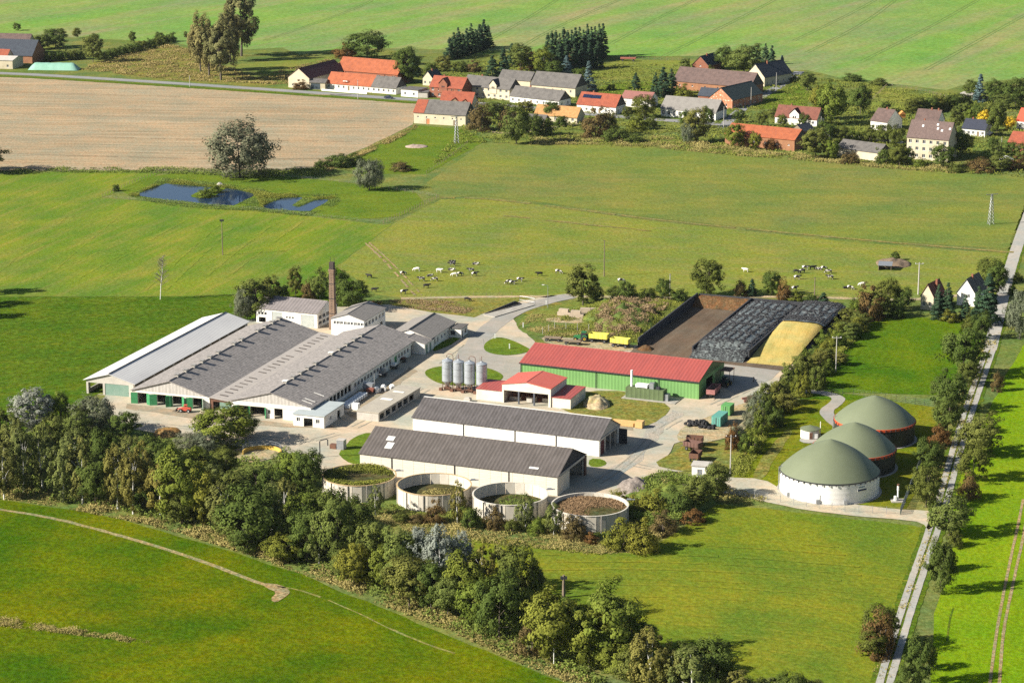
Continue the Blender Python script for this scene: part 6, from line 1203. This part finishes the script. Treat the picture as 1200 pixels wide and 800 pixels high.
for rows, pl in (([r for r in hed if r[1] < 415], 'in the hedge beside the yellow maize heap'), ([r for r in hed if 415 <= r[1] < 465], 'in the hedge beside the paddock pole'), ([r for r in hed if r[1] >= 465], 'in the hedge beside the yard containers')):
    trees(rows, pl, 'hedge ' + pl)
trees([(828, 347, 42, 38, 'oak'), (868, 347, 22, 18, 'rust'), (881, 347, 20, 16, 'spruce'), (904, 346, 28, 22, 'oak'), (919, 354, 28, 20, 'rust'), (933, 355, 14, 24, 'gbush'), (950, 356, 12, 26, 'bush'), (965, 357, 14, 18, 'spruce'), (777, 352, 26, 20, 'oak'), (795, 353, 16, 26, 'bush'), (760, 350, 14, 24, 'bush'), (735, 347, 18, 26, 'bush'), (720, 346, 12, 24, 'bush'), (683, 358, 46, 38, 'ash'), (700, 352, 16, 18, 'bush')], 'behind the bunker silo along the back lane', 'trees along the back lane')
trees([(1018, 374, 42, 36, 'rust'), (1040, 364, 38, 30, 'oak'), (1058, 364, 28, 26, 'oak'), (1030, 372, 30, 28, 'ash'), (1010, 366, 24, 22, 'gbush'), (1000, 376, 24, 24, 'gbush'), (1050, 372, 24, 20, 'bush')], 'at the corner where hedge and back lane meet', 'trees at the hedge corner')
trees([(1099, 374, 40, 20, 'spruce'), (1110, 374, 42, 22, 'spruce'), (1157, 380, 58, 36, 'spruce'), (1131, 374, 28, 18, 'spruce'), (1146, 376, 40, 22, 'spruce')], 'crowded around the little lane houses', 'conifers at the lane houses')
lane = [(1160, 331, 28, 34, 'oak'), (1168, 346, 38, 26, 'oak'), (1149, 397, 32, 26, 'oak'), (1138, 386, 16, 26, 'bush'), (1112, 377, 12, 22, 'gbush'), (1128, 442, 58, 52, 'oak'), (1135, 452, 30, 30, 'oak'), (1113, 482, 44, 44, 'oak'), (1110, 510, 42, 38, 'oak'), (1100, 522, 28, 30, 'rust'), (1088, 550, 36, 34, 'oak'), (1096, 540, 24, 26, 'bush'), (1085, 594, 48, 38, 'oak'), (1080, 572, 26, 24, 'gbush'), (1148, 533, 50, 52, 'ash'), (1140, 563, 46, 42, 'oak'), (1135, 584, 30, 30, 'rust'), (1112, 627, 50, 54, 'ash'), (1118, 640, 22, 22, 'bush'), (1102, 694, 62, 36, 'oak'), (1106, 668, 34, 26, 'bush'), (1028, 767, 56, 44, 'rust'), (1030, 758, 50, 44, 'oak'), (1022, 770, 34, 34, 'oak'), (1078, 803, 62, 36, 'oak'), (1064, 818, 40, 30, 'oak'), (1086, 784, 30, 24, 'oak'), (1195, 397, 58, 38, 'willow'), (1168, 458, 26, 16, 'rust'), (1186, 345, 14, 12, 'bush'), (1192, 330, 12, 12, 'bush')]
for rows, pl in (([r for r in lane if r[1] < 400], 'along the lane beside the little houses'), ([r for r in lane if 400 <= r[1] < 600 and r[0] < 1130], 'between the biogas tanks and the lane'), ([r for r in lane if 400 <= r[1] < 600 and r[0] >= 1130], 'between the lane and the bright crop'), ([r for r in lane if r[1] >= 600], 'along the lane beside the cut meadow')):
    trees(rows, pl, 'lane trees ' + pl)
trees([(300, 374, 50, 42, 'ash'), (286, 376, 40, 28, 'willow'), (346, 347, 34, 18, 'ash'), (375, 351, 36, 22, 'ash'), (362, 350, 24, 20, 'rust'), (412, 364, 36, 40, 'oak'), (395, 358, 42, 30, 'oak'), (330, 350, 18, 20, 'bush'), (440, 362, 10, 20, 'rust'), (318, 352, 28, 22, 'ash')], 'behind the workshop and chimney', 'trees behind the workshop')
trees([(281, 208, 66, 86, 'willow'), (433, 223, 38, 36, 'willow')], 'standing by itself at the ponds', 'willows at the ponds')
trees([(397, 195, 16, 34, 'bush'), (416, 192, 12, 26, 'bush'), (470, 200, 12, 26, 'rust'), (136, 224, 9, 9, 'bush'), (240, 231, 10, 22, 'gbush'), (252, 226, 8, 18, 'gbush'), (378, 196, 10, 20, 'bush'), (1049, 305, 12, 12, 'bush')], 'on the meadows between ponds and pasture', 'bushes on the meadows')
trees([(-20, 344, 40, 30, 'oak'), (-40, 360, 40, 34, 'oak'), (-45, 374, 40, 34, 'oak'), (-25, 202, 40, 60, 'oak')], 'at the outer edge of the mown meadow', 'trees beyond the meadow')
trees([(235, 84, 64, 30, 'poplar'), (245, 89, 66, 34, 'poplar'), (259, 94, 70, 40, 'poplar'), (283, 66, 74, 44, 'poplar'), (270, 72, 60, 30, 'poplar')], 'in the small group beside the country road', 'poplars at the country road')
trees([(109, 73, 32, 24, 'ash'), (65, 56, 22, 30, 'oak'), (48, 58, 18, 24, 'ash'), (90, 45, 12, 10, 'ash'), (155, 51, 14, 10, 'oak'), (187, 48, 10, 11, 'oak'), (20, 36, 9, 10, 'oak')] + [(58 + 9 * k, 72 - .6 * k, 13, 14, 'bush') for k in range(5)] + [(120 + 8 * k, 70 - 2.1 * k, 11, 15, 'bush') for k in range(11)], 'near the slate barn on the country road', 'trees at the slate barn')
v1 = [(430, 69, 32, 50, 'oak'), (405, 68, 18, 32, 'rust'), (478, 98, 42, 30, 'oak'), (486, 90, 24, 20, 'spruce'), (468, 76, 16, 22, 'ash'), (520, 84, 18, 20, 'ash'), (590, 90, 34, 20, 'spruce'), (577, 90, 24, 22, 'spruce'), (600, 78, 26, 20, 'spruce'), (555, 84, 14, 22, 'rust'), (540, 84, 14, 20, 'bush'), (505, 84, 12, 18, 'bush'), (512, 104, 10, 10, 'gbush')]
v1 += [(527 + 5 * k, 70 - 1.6 * k, 25 + 4 * ((k * 7) % 3), 17, 'spruce') for k in range(10)] + [(642 + 4.6 * k, 76 - .7 * k + (k % 2) * 2, 35 + 2 * ((k * 5) % 3), 17, 'spruce') for k in range(15)] + [(655 + 9 * k, 85 - k, 30, 17, 'spruce') for k in range(6)]
v1 += [(610, 84, 32, 26, 'ash'), (622, 82, 26, 26, 'rust'), (637, 86, 30, 26, 'maple'), (650, 90, 18, 22, 'oak'), (664, 88, 22, 18, 'blue'), (671, 82, 20, 22, 'rust'), (680, 92, 14, 20, 'bush'), (690, 107, 34, 20, 'blue'), (745, 105, 19, 15, 'spruce'), (777, 114, 34, 24, 'spruce'), (787, 110, 28, 20, 'spruce'), (768, 112, 26, 16, 'spruce'), (716, 106, 8, 12, 'bush'), (803, 84, 15, 14, 'ash'), (848, 82, 28, 20, 'oak'), (872, 88, 36, 44, 'ash'), (888, 74, 22, 11, 'spruce'), (897, 76, 24, 13, 'spruce'), (904, 90, 35, 17, 'spruce'), (916, 89, 23, 13, 'blue'), (833, 90, 12, 12, 'gbush'), (800, 114, 14, 26, 'gbush')]
v1 += [(974, 147, 50, 42, 'maple'), (962, 140, 40, 26, 'maple'), (1008, 134, 34, 28, 'oak'), (946, 106, 20, 20, 'ash'), (930, 96, 8, 16, 'bush'), (1000, 95, 9, 26, 'bush'), (1030, 100, 9, 24, 'bush'), (1038, 130, 10, 12, 'oak'), (1148, 120, 32, 20, 'blue'), (1138, 116, 22, 24, 'oak'), (1165, 121, 28, 24, 'oak'), (1190, 124, 32, 34, 'oak'), (1175, 128, 18, 24, 'ash'), (1205, 120, 30, 26, 'oak'), (1153, 154, 24, 17, 'yellow'), (1182, 152, 15, 18, 'yellow'), (1168, 160, 40, 26, 'oak'), (1121, 150, 22, 18, 'ash')] + [(1068 + 8 * k, 134 - .8 * k, 18, 18, ('oak', 'ash', 'bush')[k % 3]) for k in range(9)] + [(1130 + 9 * k, 138 + k, 18, 20, ('ash', 'gbush', 'oak')[k % 3]) for k in range(5)]
for rows, pl in seg(v1, [(515, 'behind the great orange-roofed barn'), (610, 'behind the brick house and grey-roofed house'), (640, 'at the small wood behind the grey barn'), (716, 'in the conifer wood of the village'), (800, 'in the village orchard meadow'), (930, 'around the houses of the side lane'), (1045, 'around the mauve-roofed house'), (1125, 'in the hedge behind the apartment house'), (1300, 'around the navy-roofed bungalow')]):
    trees(rows, pl, 'village trees ' + pl)
gv_ = random.Random(5)
v1 += [(u + gv_.uniform(-5, 5), v + gv_.uniform(-2, 2), gv_.uniform(12, 22), gv_.uniform(13, 22), gv_.choice(['oak', 'ash', 'maple', 'bush', 'gbush', 'oak'])) for u, v in ((500, 108), (525, 92), (548, 90), (566, 92), (700, 112), (712, 118), (766, 118), (742, 118), (868, 122), (884, 132), (900, 132), (926, 128), (940, 132), (992, 148), (1010, 146), (1046, 150), (1052, 158), (1110, 146), (1116, 158), (1160, 142), (1140, 128), (1195, 140), (985, 118), (950, 118), (1075, 122))]
v2 = [(605, 169, 46, 34, 'ash'), (596, 152, 30, 26, 'rust'), (562, 153, 34, 30, 'rust'), (625, 160, 26, 24, 'oak'), (638, 158, 22, 24, 'bush'), (578, 140, 20, 24, 'ash'), (590, 138, 16, 16, 'oak'), (646, 141, 22, 22, 'oak'), (617, 132, 14, 18, 'ash'), (658, 148, 14, 18, 'bush'), (699, 161, 36, 40, 'rust'), (712, 158, 26, 28, 'ash'), (722, 165, 18, 34, 'bush'), (740, 166, 10, 30, 'bush'), (735, 140, 15, 13, 'oak'), (755, 138, 26, 30, 'oak'), (748, 152, 16, 28, 'gbush'), (763, 148, 12, 16, 'bush'), (803, 151, 22, 14, 'oak'), (830, 149, 24, 14, 'oak'), (815, 167, 42, 30, 'ash'), (807, 168, 26, 20, 'willow'), (861, 173, 27, 25, 'maple'), (885, 176, 21, 16, 'maple'), (904, 176, 16, 12, 'rust'), (866, 144, 15, 14, 'oak'), (893, 148, 16, 14, 'oak'), (917, 151, 17, 14, 'oak'), (943, 151, 18, 14, 'oak'), (905, 140, 14, 12, 'ash'), (955, 185, 36, 32, 'ash'), (975, 187, 24, 18, 'maple'), (968, 168, 26, 26, 'oak'), (985, 168, 20, 20, 'oak'), (1000, 166, 14, 22, 'gbush'), (1018, 166, 14, 26, 'bush'), (1035, 168, 22, 22, 'oak'), (1050, 172, 24, 22, 'oak'), (1020, 158, 12, 12, 'ash'), (990, 192, 14, 12, 'rust'), (1000, 192, 16, 14, 'rust'), (1038, 192, 20, 26, 'bush'), (1054, 194, 24, 26, 'oak'), (1064, 194, 20, 16, 'oak'), (1078, 196, 10, 16, 'gbush'), (1105, 197, 28, 30, 'oak'), (1122, 184, 32, 28, 'oak'), (1132, 180, 24, 20, 'oak'), (1150, 201, 18, 36, 'rust'), (1172, 200, 18, 28, 'ash'), (1192, 198, 16, 26, 'rust'), (1163, 175, 14, 14, 'oak'), (1168, 188, 20, 18, 'ash'), (1185, 186, 20, 18, 'oak'), (1198, 190, 22, 18, 'ash'), (1120, 202, 10, 18, 'bush'), (352, 105, 12, 18, 'rust')]
for rows, pl in seg(v2, [(585, 'beside the cream barn with red-tiled end'), (665, 'around the yellow-roofed cottage'), (775, 'below the house with solar panels'), (845, 'in front of the long white barn'), (950, 'around the orange-roofed brick barn'), (1030, 'around the low cream barn'), (1112, 'around the large apartment house'), (1300, 'below the brick house at the village end')]):
    trees(rows, pl, 'village edge trees ' + pl)
# dead birch
s = ppm(188, 351); T = thing('dead_birch', 'bare dead birch with pale stem standing alone on the meadow', 'tree', P(188, 351)); q = MB(); rg = random.Random(4)
q.tube([(0, 0, 0), (.3, 0, 4.5), (.9, 0, 9), (1.1, 0, 14)], [.17, .13, .08, .02], 8); q.build('trunk', birchbark, T); q = MB()
for k in range(80):
    z = 4 + 9.6 * rg.random(); a = rg.uniform(0, 6.28); ln = (14.6 - z) * .22 + .5; st = Vector((.08 * z, 0, z)); e1 = st + Vector((math.cos(a) * ln, math.sin(a) * ln, ln * .7)); q.tube([st, e1, e1 + Vector((math.cos(a) * .5, math.sin(a) * .5, -.2))], [.045, .03, .014], 4)
    for m_ in range(3): q.tube([st.lerp(e1, .5 + .15 * m_), st.lerp(e1, .5 + .15 * m_) + Vector((rg.uniform(-.7, .7), rg.uniform(-.7, .7), rg.uniform(.1, .7)))], [.026, .014], 3)
q.build('branches', M('dead_twigs', (.20, .17, .14), (.15, .125, .10), sc=2), T)

# ------------------------------------------------------------------ weeds, verges, reeds (uncountable)
def in_poly(x, y, poly):
    r = np.zeros(len(x), bool); n = len(poly); j = n - 1
    for i in range(n):
        xi, yi, xj, yj = poly[i].x, poly[i].y, poly[j].x, poly[j].y
        r ^= ((yi > y) != (yj > y)) & (x < (xj - xi) * (y - yi) / (yj - yi + 1e-12) + xi); j = i
    return r
lw_ = dict(dry=LM('weed_dry', (.13, .125, .030), (.34, .29, .105), (.34, .26, .10)), green=LM('weed_green', (.065, .100, .018), (.185, .225, .045)), rust=LM('weed_rust', (.13, .090, .045), (.30, .215, .12), (.30, .18, .10)), reed=LM('weed_reed', (.055, .10, .018), (.15, .20, .045)))
def scatter(name, label, px, dens, h, kind, ls=.16, seed=1, base=.0, clump=.12, world=None, zfn=None):
    poly = world or [P(*p) for p in px]; xs = [p.x for p in poly]; ys = [p.y for p in poly]; rng = np.random.default_rng(seed)
    area = (max(xs) - min(xs)) * (max(ys) - min(ys)); ls *= .62; n = int(area * dens * 1.9); x = rng.uniform(min(xs), max(xs), n); y = rng.uniform(min(ys), max(ys), n); k = in_poly(x, y, poly)
    nzv = np.array([noise.noise(Vector((a * clump, b * clump, seed))) for a, b in zip(x, y)]) if n else x
    k &= (nzv + rng.uniform(-.35, .35, n)) > -.12; x, y, nzv = x[k], y[k], nzv[k]; m = len(x); per = 6
    hh = h * np.clip(.45 + nzv * 1.3 + rng.uniform(-.2, .4, m), .15, 1.8)
    X = np.repeat(x, per) + rng.normal(0, .22, m * per); Y = np.repeat(y, per) + rng.normal(0, .22, m * per); Z = np.repeat(hh, per) * rng.uniform(.1, 1, m * per) + base
    if zfn is not None: Z += np.repeat(np.array([zfn(a, b) for a, b in zip(x, y)]), per)
    nr = rng.normal(size=(m * per, 3)) * .6 + np.array([-.3, -.3, .7]); tone = np.clip(np.repeat(.5 + nzv, per) + rng.uniform(-.4, .4, m * per), 0, 1)
    me = leaf_mesh(name, np.stack([X, Y, Z], 1), nr, ls * rng.uniform(.6, 1.5, m * per), tone, lw_[kind], 1.3, rng); return tag(link(name, me), label, None, None, 'stuff')
lo = [(-20, 582), (60, 593), (130, 606), (200, 622), (290, 650), (380, 682), (460, 714), (540, 746), (610, 778), (680, 806)]; up = [(700, 800), (640, 770), (570, 735), (490, 704), (400, 668), (310, 640), (220, 610), (140, 590), (60, 572), (-20, 560)]
scatter('belt_weeds', 'dry yellowish weeds along the foot of the tree belt', lo + up, 2.6, .9, 'dry', .2, 2)
scatter('belt_weeds', 'green undergrowth beneath the tree belt', [(-20, 575), (140, 598), (300, 646), (460, 708), (600, 768), (760, 830), (900, 830), (800, 790), (700, 740), (600, 690), (480, 650), (400, 590), (300, 540), (140, 510), (-20, 500)], 1.3, 1.6, 'green', .26, 3)
scatter('tank_weeds', 'weeds growing between the round tanks and the meadow', [(385, 585), (470, 622), (560, 636), (700, 650), (745, 648), (790, 622), (770, 600), (700, 628), (600, 612), (500, 603), (420, 592)], 3, .7, 'dry', .16, 4)
scatter('tank_weeds', 'green weeds at the feet of the round tanks', [(420, 596), (470, 606), (560, 616), (660, 628), (740, 636), (760, 600), (730, 600), (640, 590), (480, 588)], 2.2, .7, 'green', .16, 5)
scatter('bank_weeds', 'weeds and brush covering the bank beside the plant road', [(735, 605), (745, 566), (775, 556), (810, 562), (850, 574), (830, 592), (790, 616), (755, 622)], 5, 1.5, 'green', .2, 6, base=.6)
scatter('bank_weeds', 'dry weeds covering the bank beside the plant road', [(735, 590), (745, 562), (800, 556), (850, 570), (900, 586), (880, 592), (840, 590), (780, 600)], 3, .7, 'dry', .16, 16, base=.3)
def bank(x, y):
    c = P(727, 373); r = math.hypot((x - c.x) / 12, (y - c.y) / 24); return 3.2 * max(0, 1 - r ** 2.2)
scatter('heap_weeds', 'reddish weeds covering the earth bank beside the silo', [(696, 392), (700, 372), (722, 358), (760, 352), (790, 352), (770, 372), (745, 396), (720, 402)], 3.4, 1.2, 'rust', .2, 7, zfn=bank, clump=.3)
scatter('heap_weeds', 'green weeds around the earth bank beside the silo', [(640, 392), (665, 366), (720, 352), (800, 350), (815, 346), (746, 402), (700, 400)], 3.6, .8, 'green', .17, 8, zfn=bank)
scatter('yard_weeds', 'dry weeds behind the flatbed wagons', [(606, 384), (620, 370), (655, 366), (700, 374), (700, 396), (640, 394)], 2.2, .6, 'dry', .15, 9)
scatter('hedge_weeds', 'weeds along the foot of the hedge by the paddock', [(850, 556), (870, 520), (890, 490), (915, 460), (950, 425), (1000, 380), (1020, 384), (960, 440), (920, 482), (890, 530), (872, 560)], 2.2, .9, 'green', .18, 10)
scatter('lane_weeds', 'dry grass tufts along the concrete lane', [(1040, 800), (1070, 700), (1096, 620), (1122, 530), (1148, 450), (1172, 390), (1150, 400), (1120, 470), (1090, 540), (1075, 580), (1090, 610), (1075, 660), (1020, 790)], .9, .5, 'dry', .16, 11)
scatter('pond_reeds', 'reeds and lush grass round the ponds', [(150, 230), (192, 209), (300, 220), (320, 227), (395, 228), (400, 238), (360, 254), (300, 248), (240, 245), (190, 240)], 2.4, .6, 'reed', .16, 12)
scatter('pond_reeds', 'dense dark reeds standing along the pond margins', [(150, 230), (193, 212), (240, 216), (305, 226), (330, 229), (358, 228), (394, 232), (388, 236), (352, 233), (331, 235), (306, 245), (300, 231), (240, 221), (195, 217.5), (160, 231)], 4.5, 1.3, 'green', .16, 41)
for o in [bpy.data.objects['pond_reeds'], bpy.data.objects['pond_reeds.001']]:   # keep the water open
    me = o.data; bm = bmesh.new(); bm.from_mesh(me); wp = [poly_world(q, 0, 1, 0) for q in ([(157, 229), (175, 222), (194, 215.5), (225, 218), (250, 220), (275, 222), (301, 228), (290, 234), (274, 241), (245, 240), (225, 237), (190, 234)], [(305, 243), (318, 237), (331, 232.5), (355, 231.5), (352, 235), (342, 241), (350, 243), (368, 235), (388, 233.5), (378, 240), (362, 248), (340, 247), (320, 246)])]
    ct = np.array([f.calc_center_median()[:2] for f in bm.faces]); kill = in_poly(ct[:, 0], ct[:, 1], wp[0]) | in_poly(ct[:, 0], ct[:, 1], wp[1]); bm.faces.ensure_lookup_table()
    bmesh.ops.delete(bm, geom=[bm.faces[i] for i in np.nonzero(kill)[0]], context='FACES'); bm.to_mesh(me); bm.free()
scatter('field_edge', 'tall grass strip between stubble field and meadow', [(-30, 206), (70, 203), (180, 203), (300, 208), (390, 205), (378, 196), (330, 200), (180, 197), (70, 197), (-30, 200)], 1.3, 1.0, 'green', .22, 13)
scatter('field_edge', 'grass ridge between stubble field and village garden', [(378, 197), (412, 182), (452, 164), (486, 147), (490, 150), (455, 169), (416, 187), (385, 202)], 1.8, .9, 'dry', .22, 14)
scatter('village_weeds', 'garden undergrowth between the village houses', [(500, 200), (560, 168), (640, 168), (760, 174), (850, 182), (940, 188), (1040, 198), (1200, 208), (1200, 110), (1100, 110), (1040, 102), (940, 90), (860, 78), (700, 74), (600, 70), (520, 74), (480, 84), (500, 96), (560, 110), (540, 150)], .32, .9, 'green', .3, 15)
scatter('village_weeds', 'dry weeds along the village edge of the pasture', [(620, 170), (700, 170), (770, 174), (850, 182), (930, 188), (1040, 198), (1120, 204), (1120, 198), (1040, 190), (930, 180), (850, 172), (770, 160), (700, 158), (620, 160)], 1.4, 1.0, 'dry', .22, 17)
scatter('slope_weeds', 'yellow weeds on the slope beside the poplars', [(95, 82), (150, 62), (205, 52), (240, 66), (300, 92), (340, 80), (390, 68), (400, 78), (340, 100), (200, 94)], .6, .8, 'dry', .3, 18)
scatter('ditch_reeds', 'strip of dry brown reeds in the ditch of the near meadow', [(-20, 722), (0, 724), (60, 733), (120, 742), (180, 752), (180, 757), (120, 748), (60, 741), (0, 734), (-20, 732)], 7, .8, 'dry', .12, 19, clump=.3)
scatter('back_weeds', 'dry brown weeds along the back lane behind the office', [(455, 352), (515, 350), (560, 360), (545, 368), (480, 362)], 2.2, .6, 'rust', .15, 20)
lz = TOBJ
for i, (kind, dn, hh, rr_) in enumerate((('green', 9, .9, 8.3), ('dry', 2.5, .35, 6), ('green', 3.5, .4, 5), ('rust', 9, .35, 8.3))):
    c, z = lz[i]; cc = c + Vector(((0, 0), (3, -1.0), (2.0, 2.5), (0, 0))[i] + (0,)); poly = [cc + Vector((min(rr_, 8.3) * math.cos(a * .2618), min(rr_, 8.3) * math.sin(a * .2618), 0)) for a in range(24)]
    scatter('tank_weeds', ('green weeds filling the overgrown tank', 'brown weeds in the second tank', 'green weeds inside the third tank', 'reddish weeds filling the last tank')[i], None, dn, hh, kind, .16, 30 + i, base=z, world=poly)

# ------------------------------------------------------------------ thin autumn haze filling the air of the whole place
hz = MB().box(-5100, 5100, -300, 12100, -1, 190).build('haze', None); tag(hz, 'thin pale haze over the farmland', None, None, 'stuff')
hm = bpy.data.materials.new('haze'); hm.use_nodes = True; hn = hm.node_tree.nodes; hn.remove(hn['Principled BSDF'])
pv = hn.new('ShaderNodeVolumePrincipled'); pv.inputs['Density'].default_value = 0.000013; pv.inputs['Color'].default_value = (.80, .88, 1.0, 1); pv.inputs['Anisotropy'].default_value = .2
hm.node_tree.links.new(pv.outputs[0], hn['Material Output'].inputs['Volume']); hz.data.materials.append(hm)
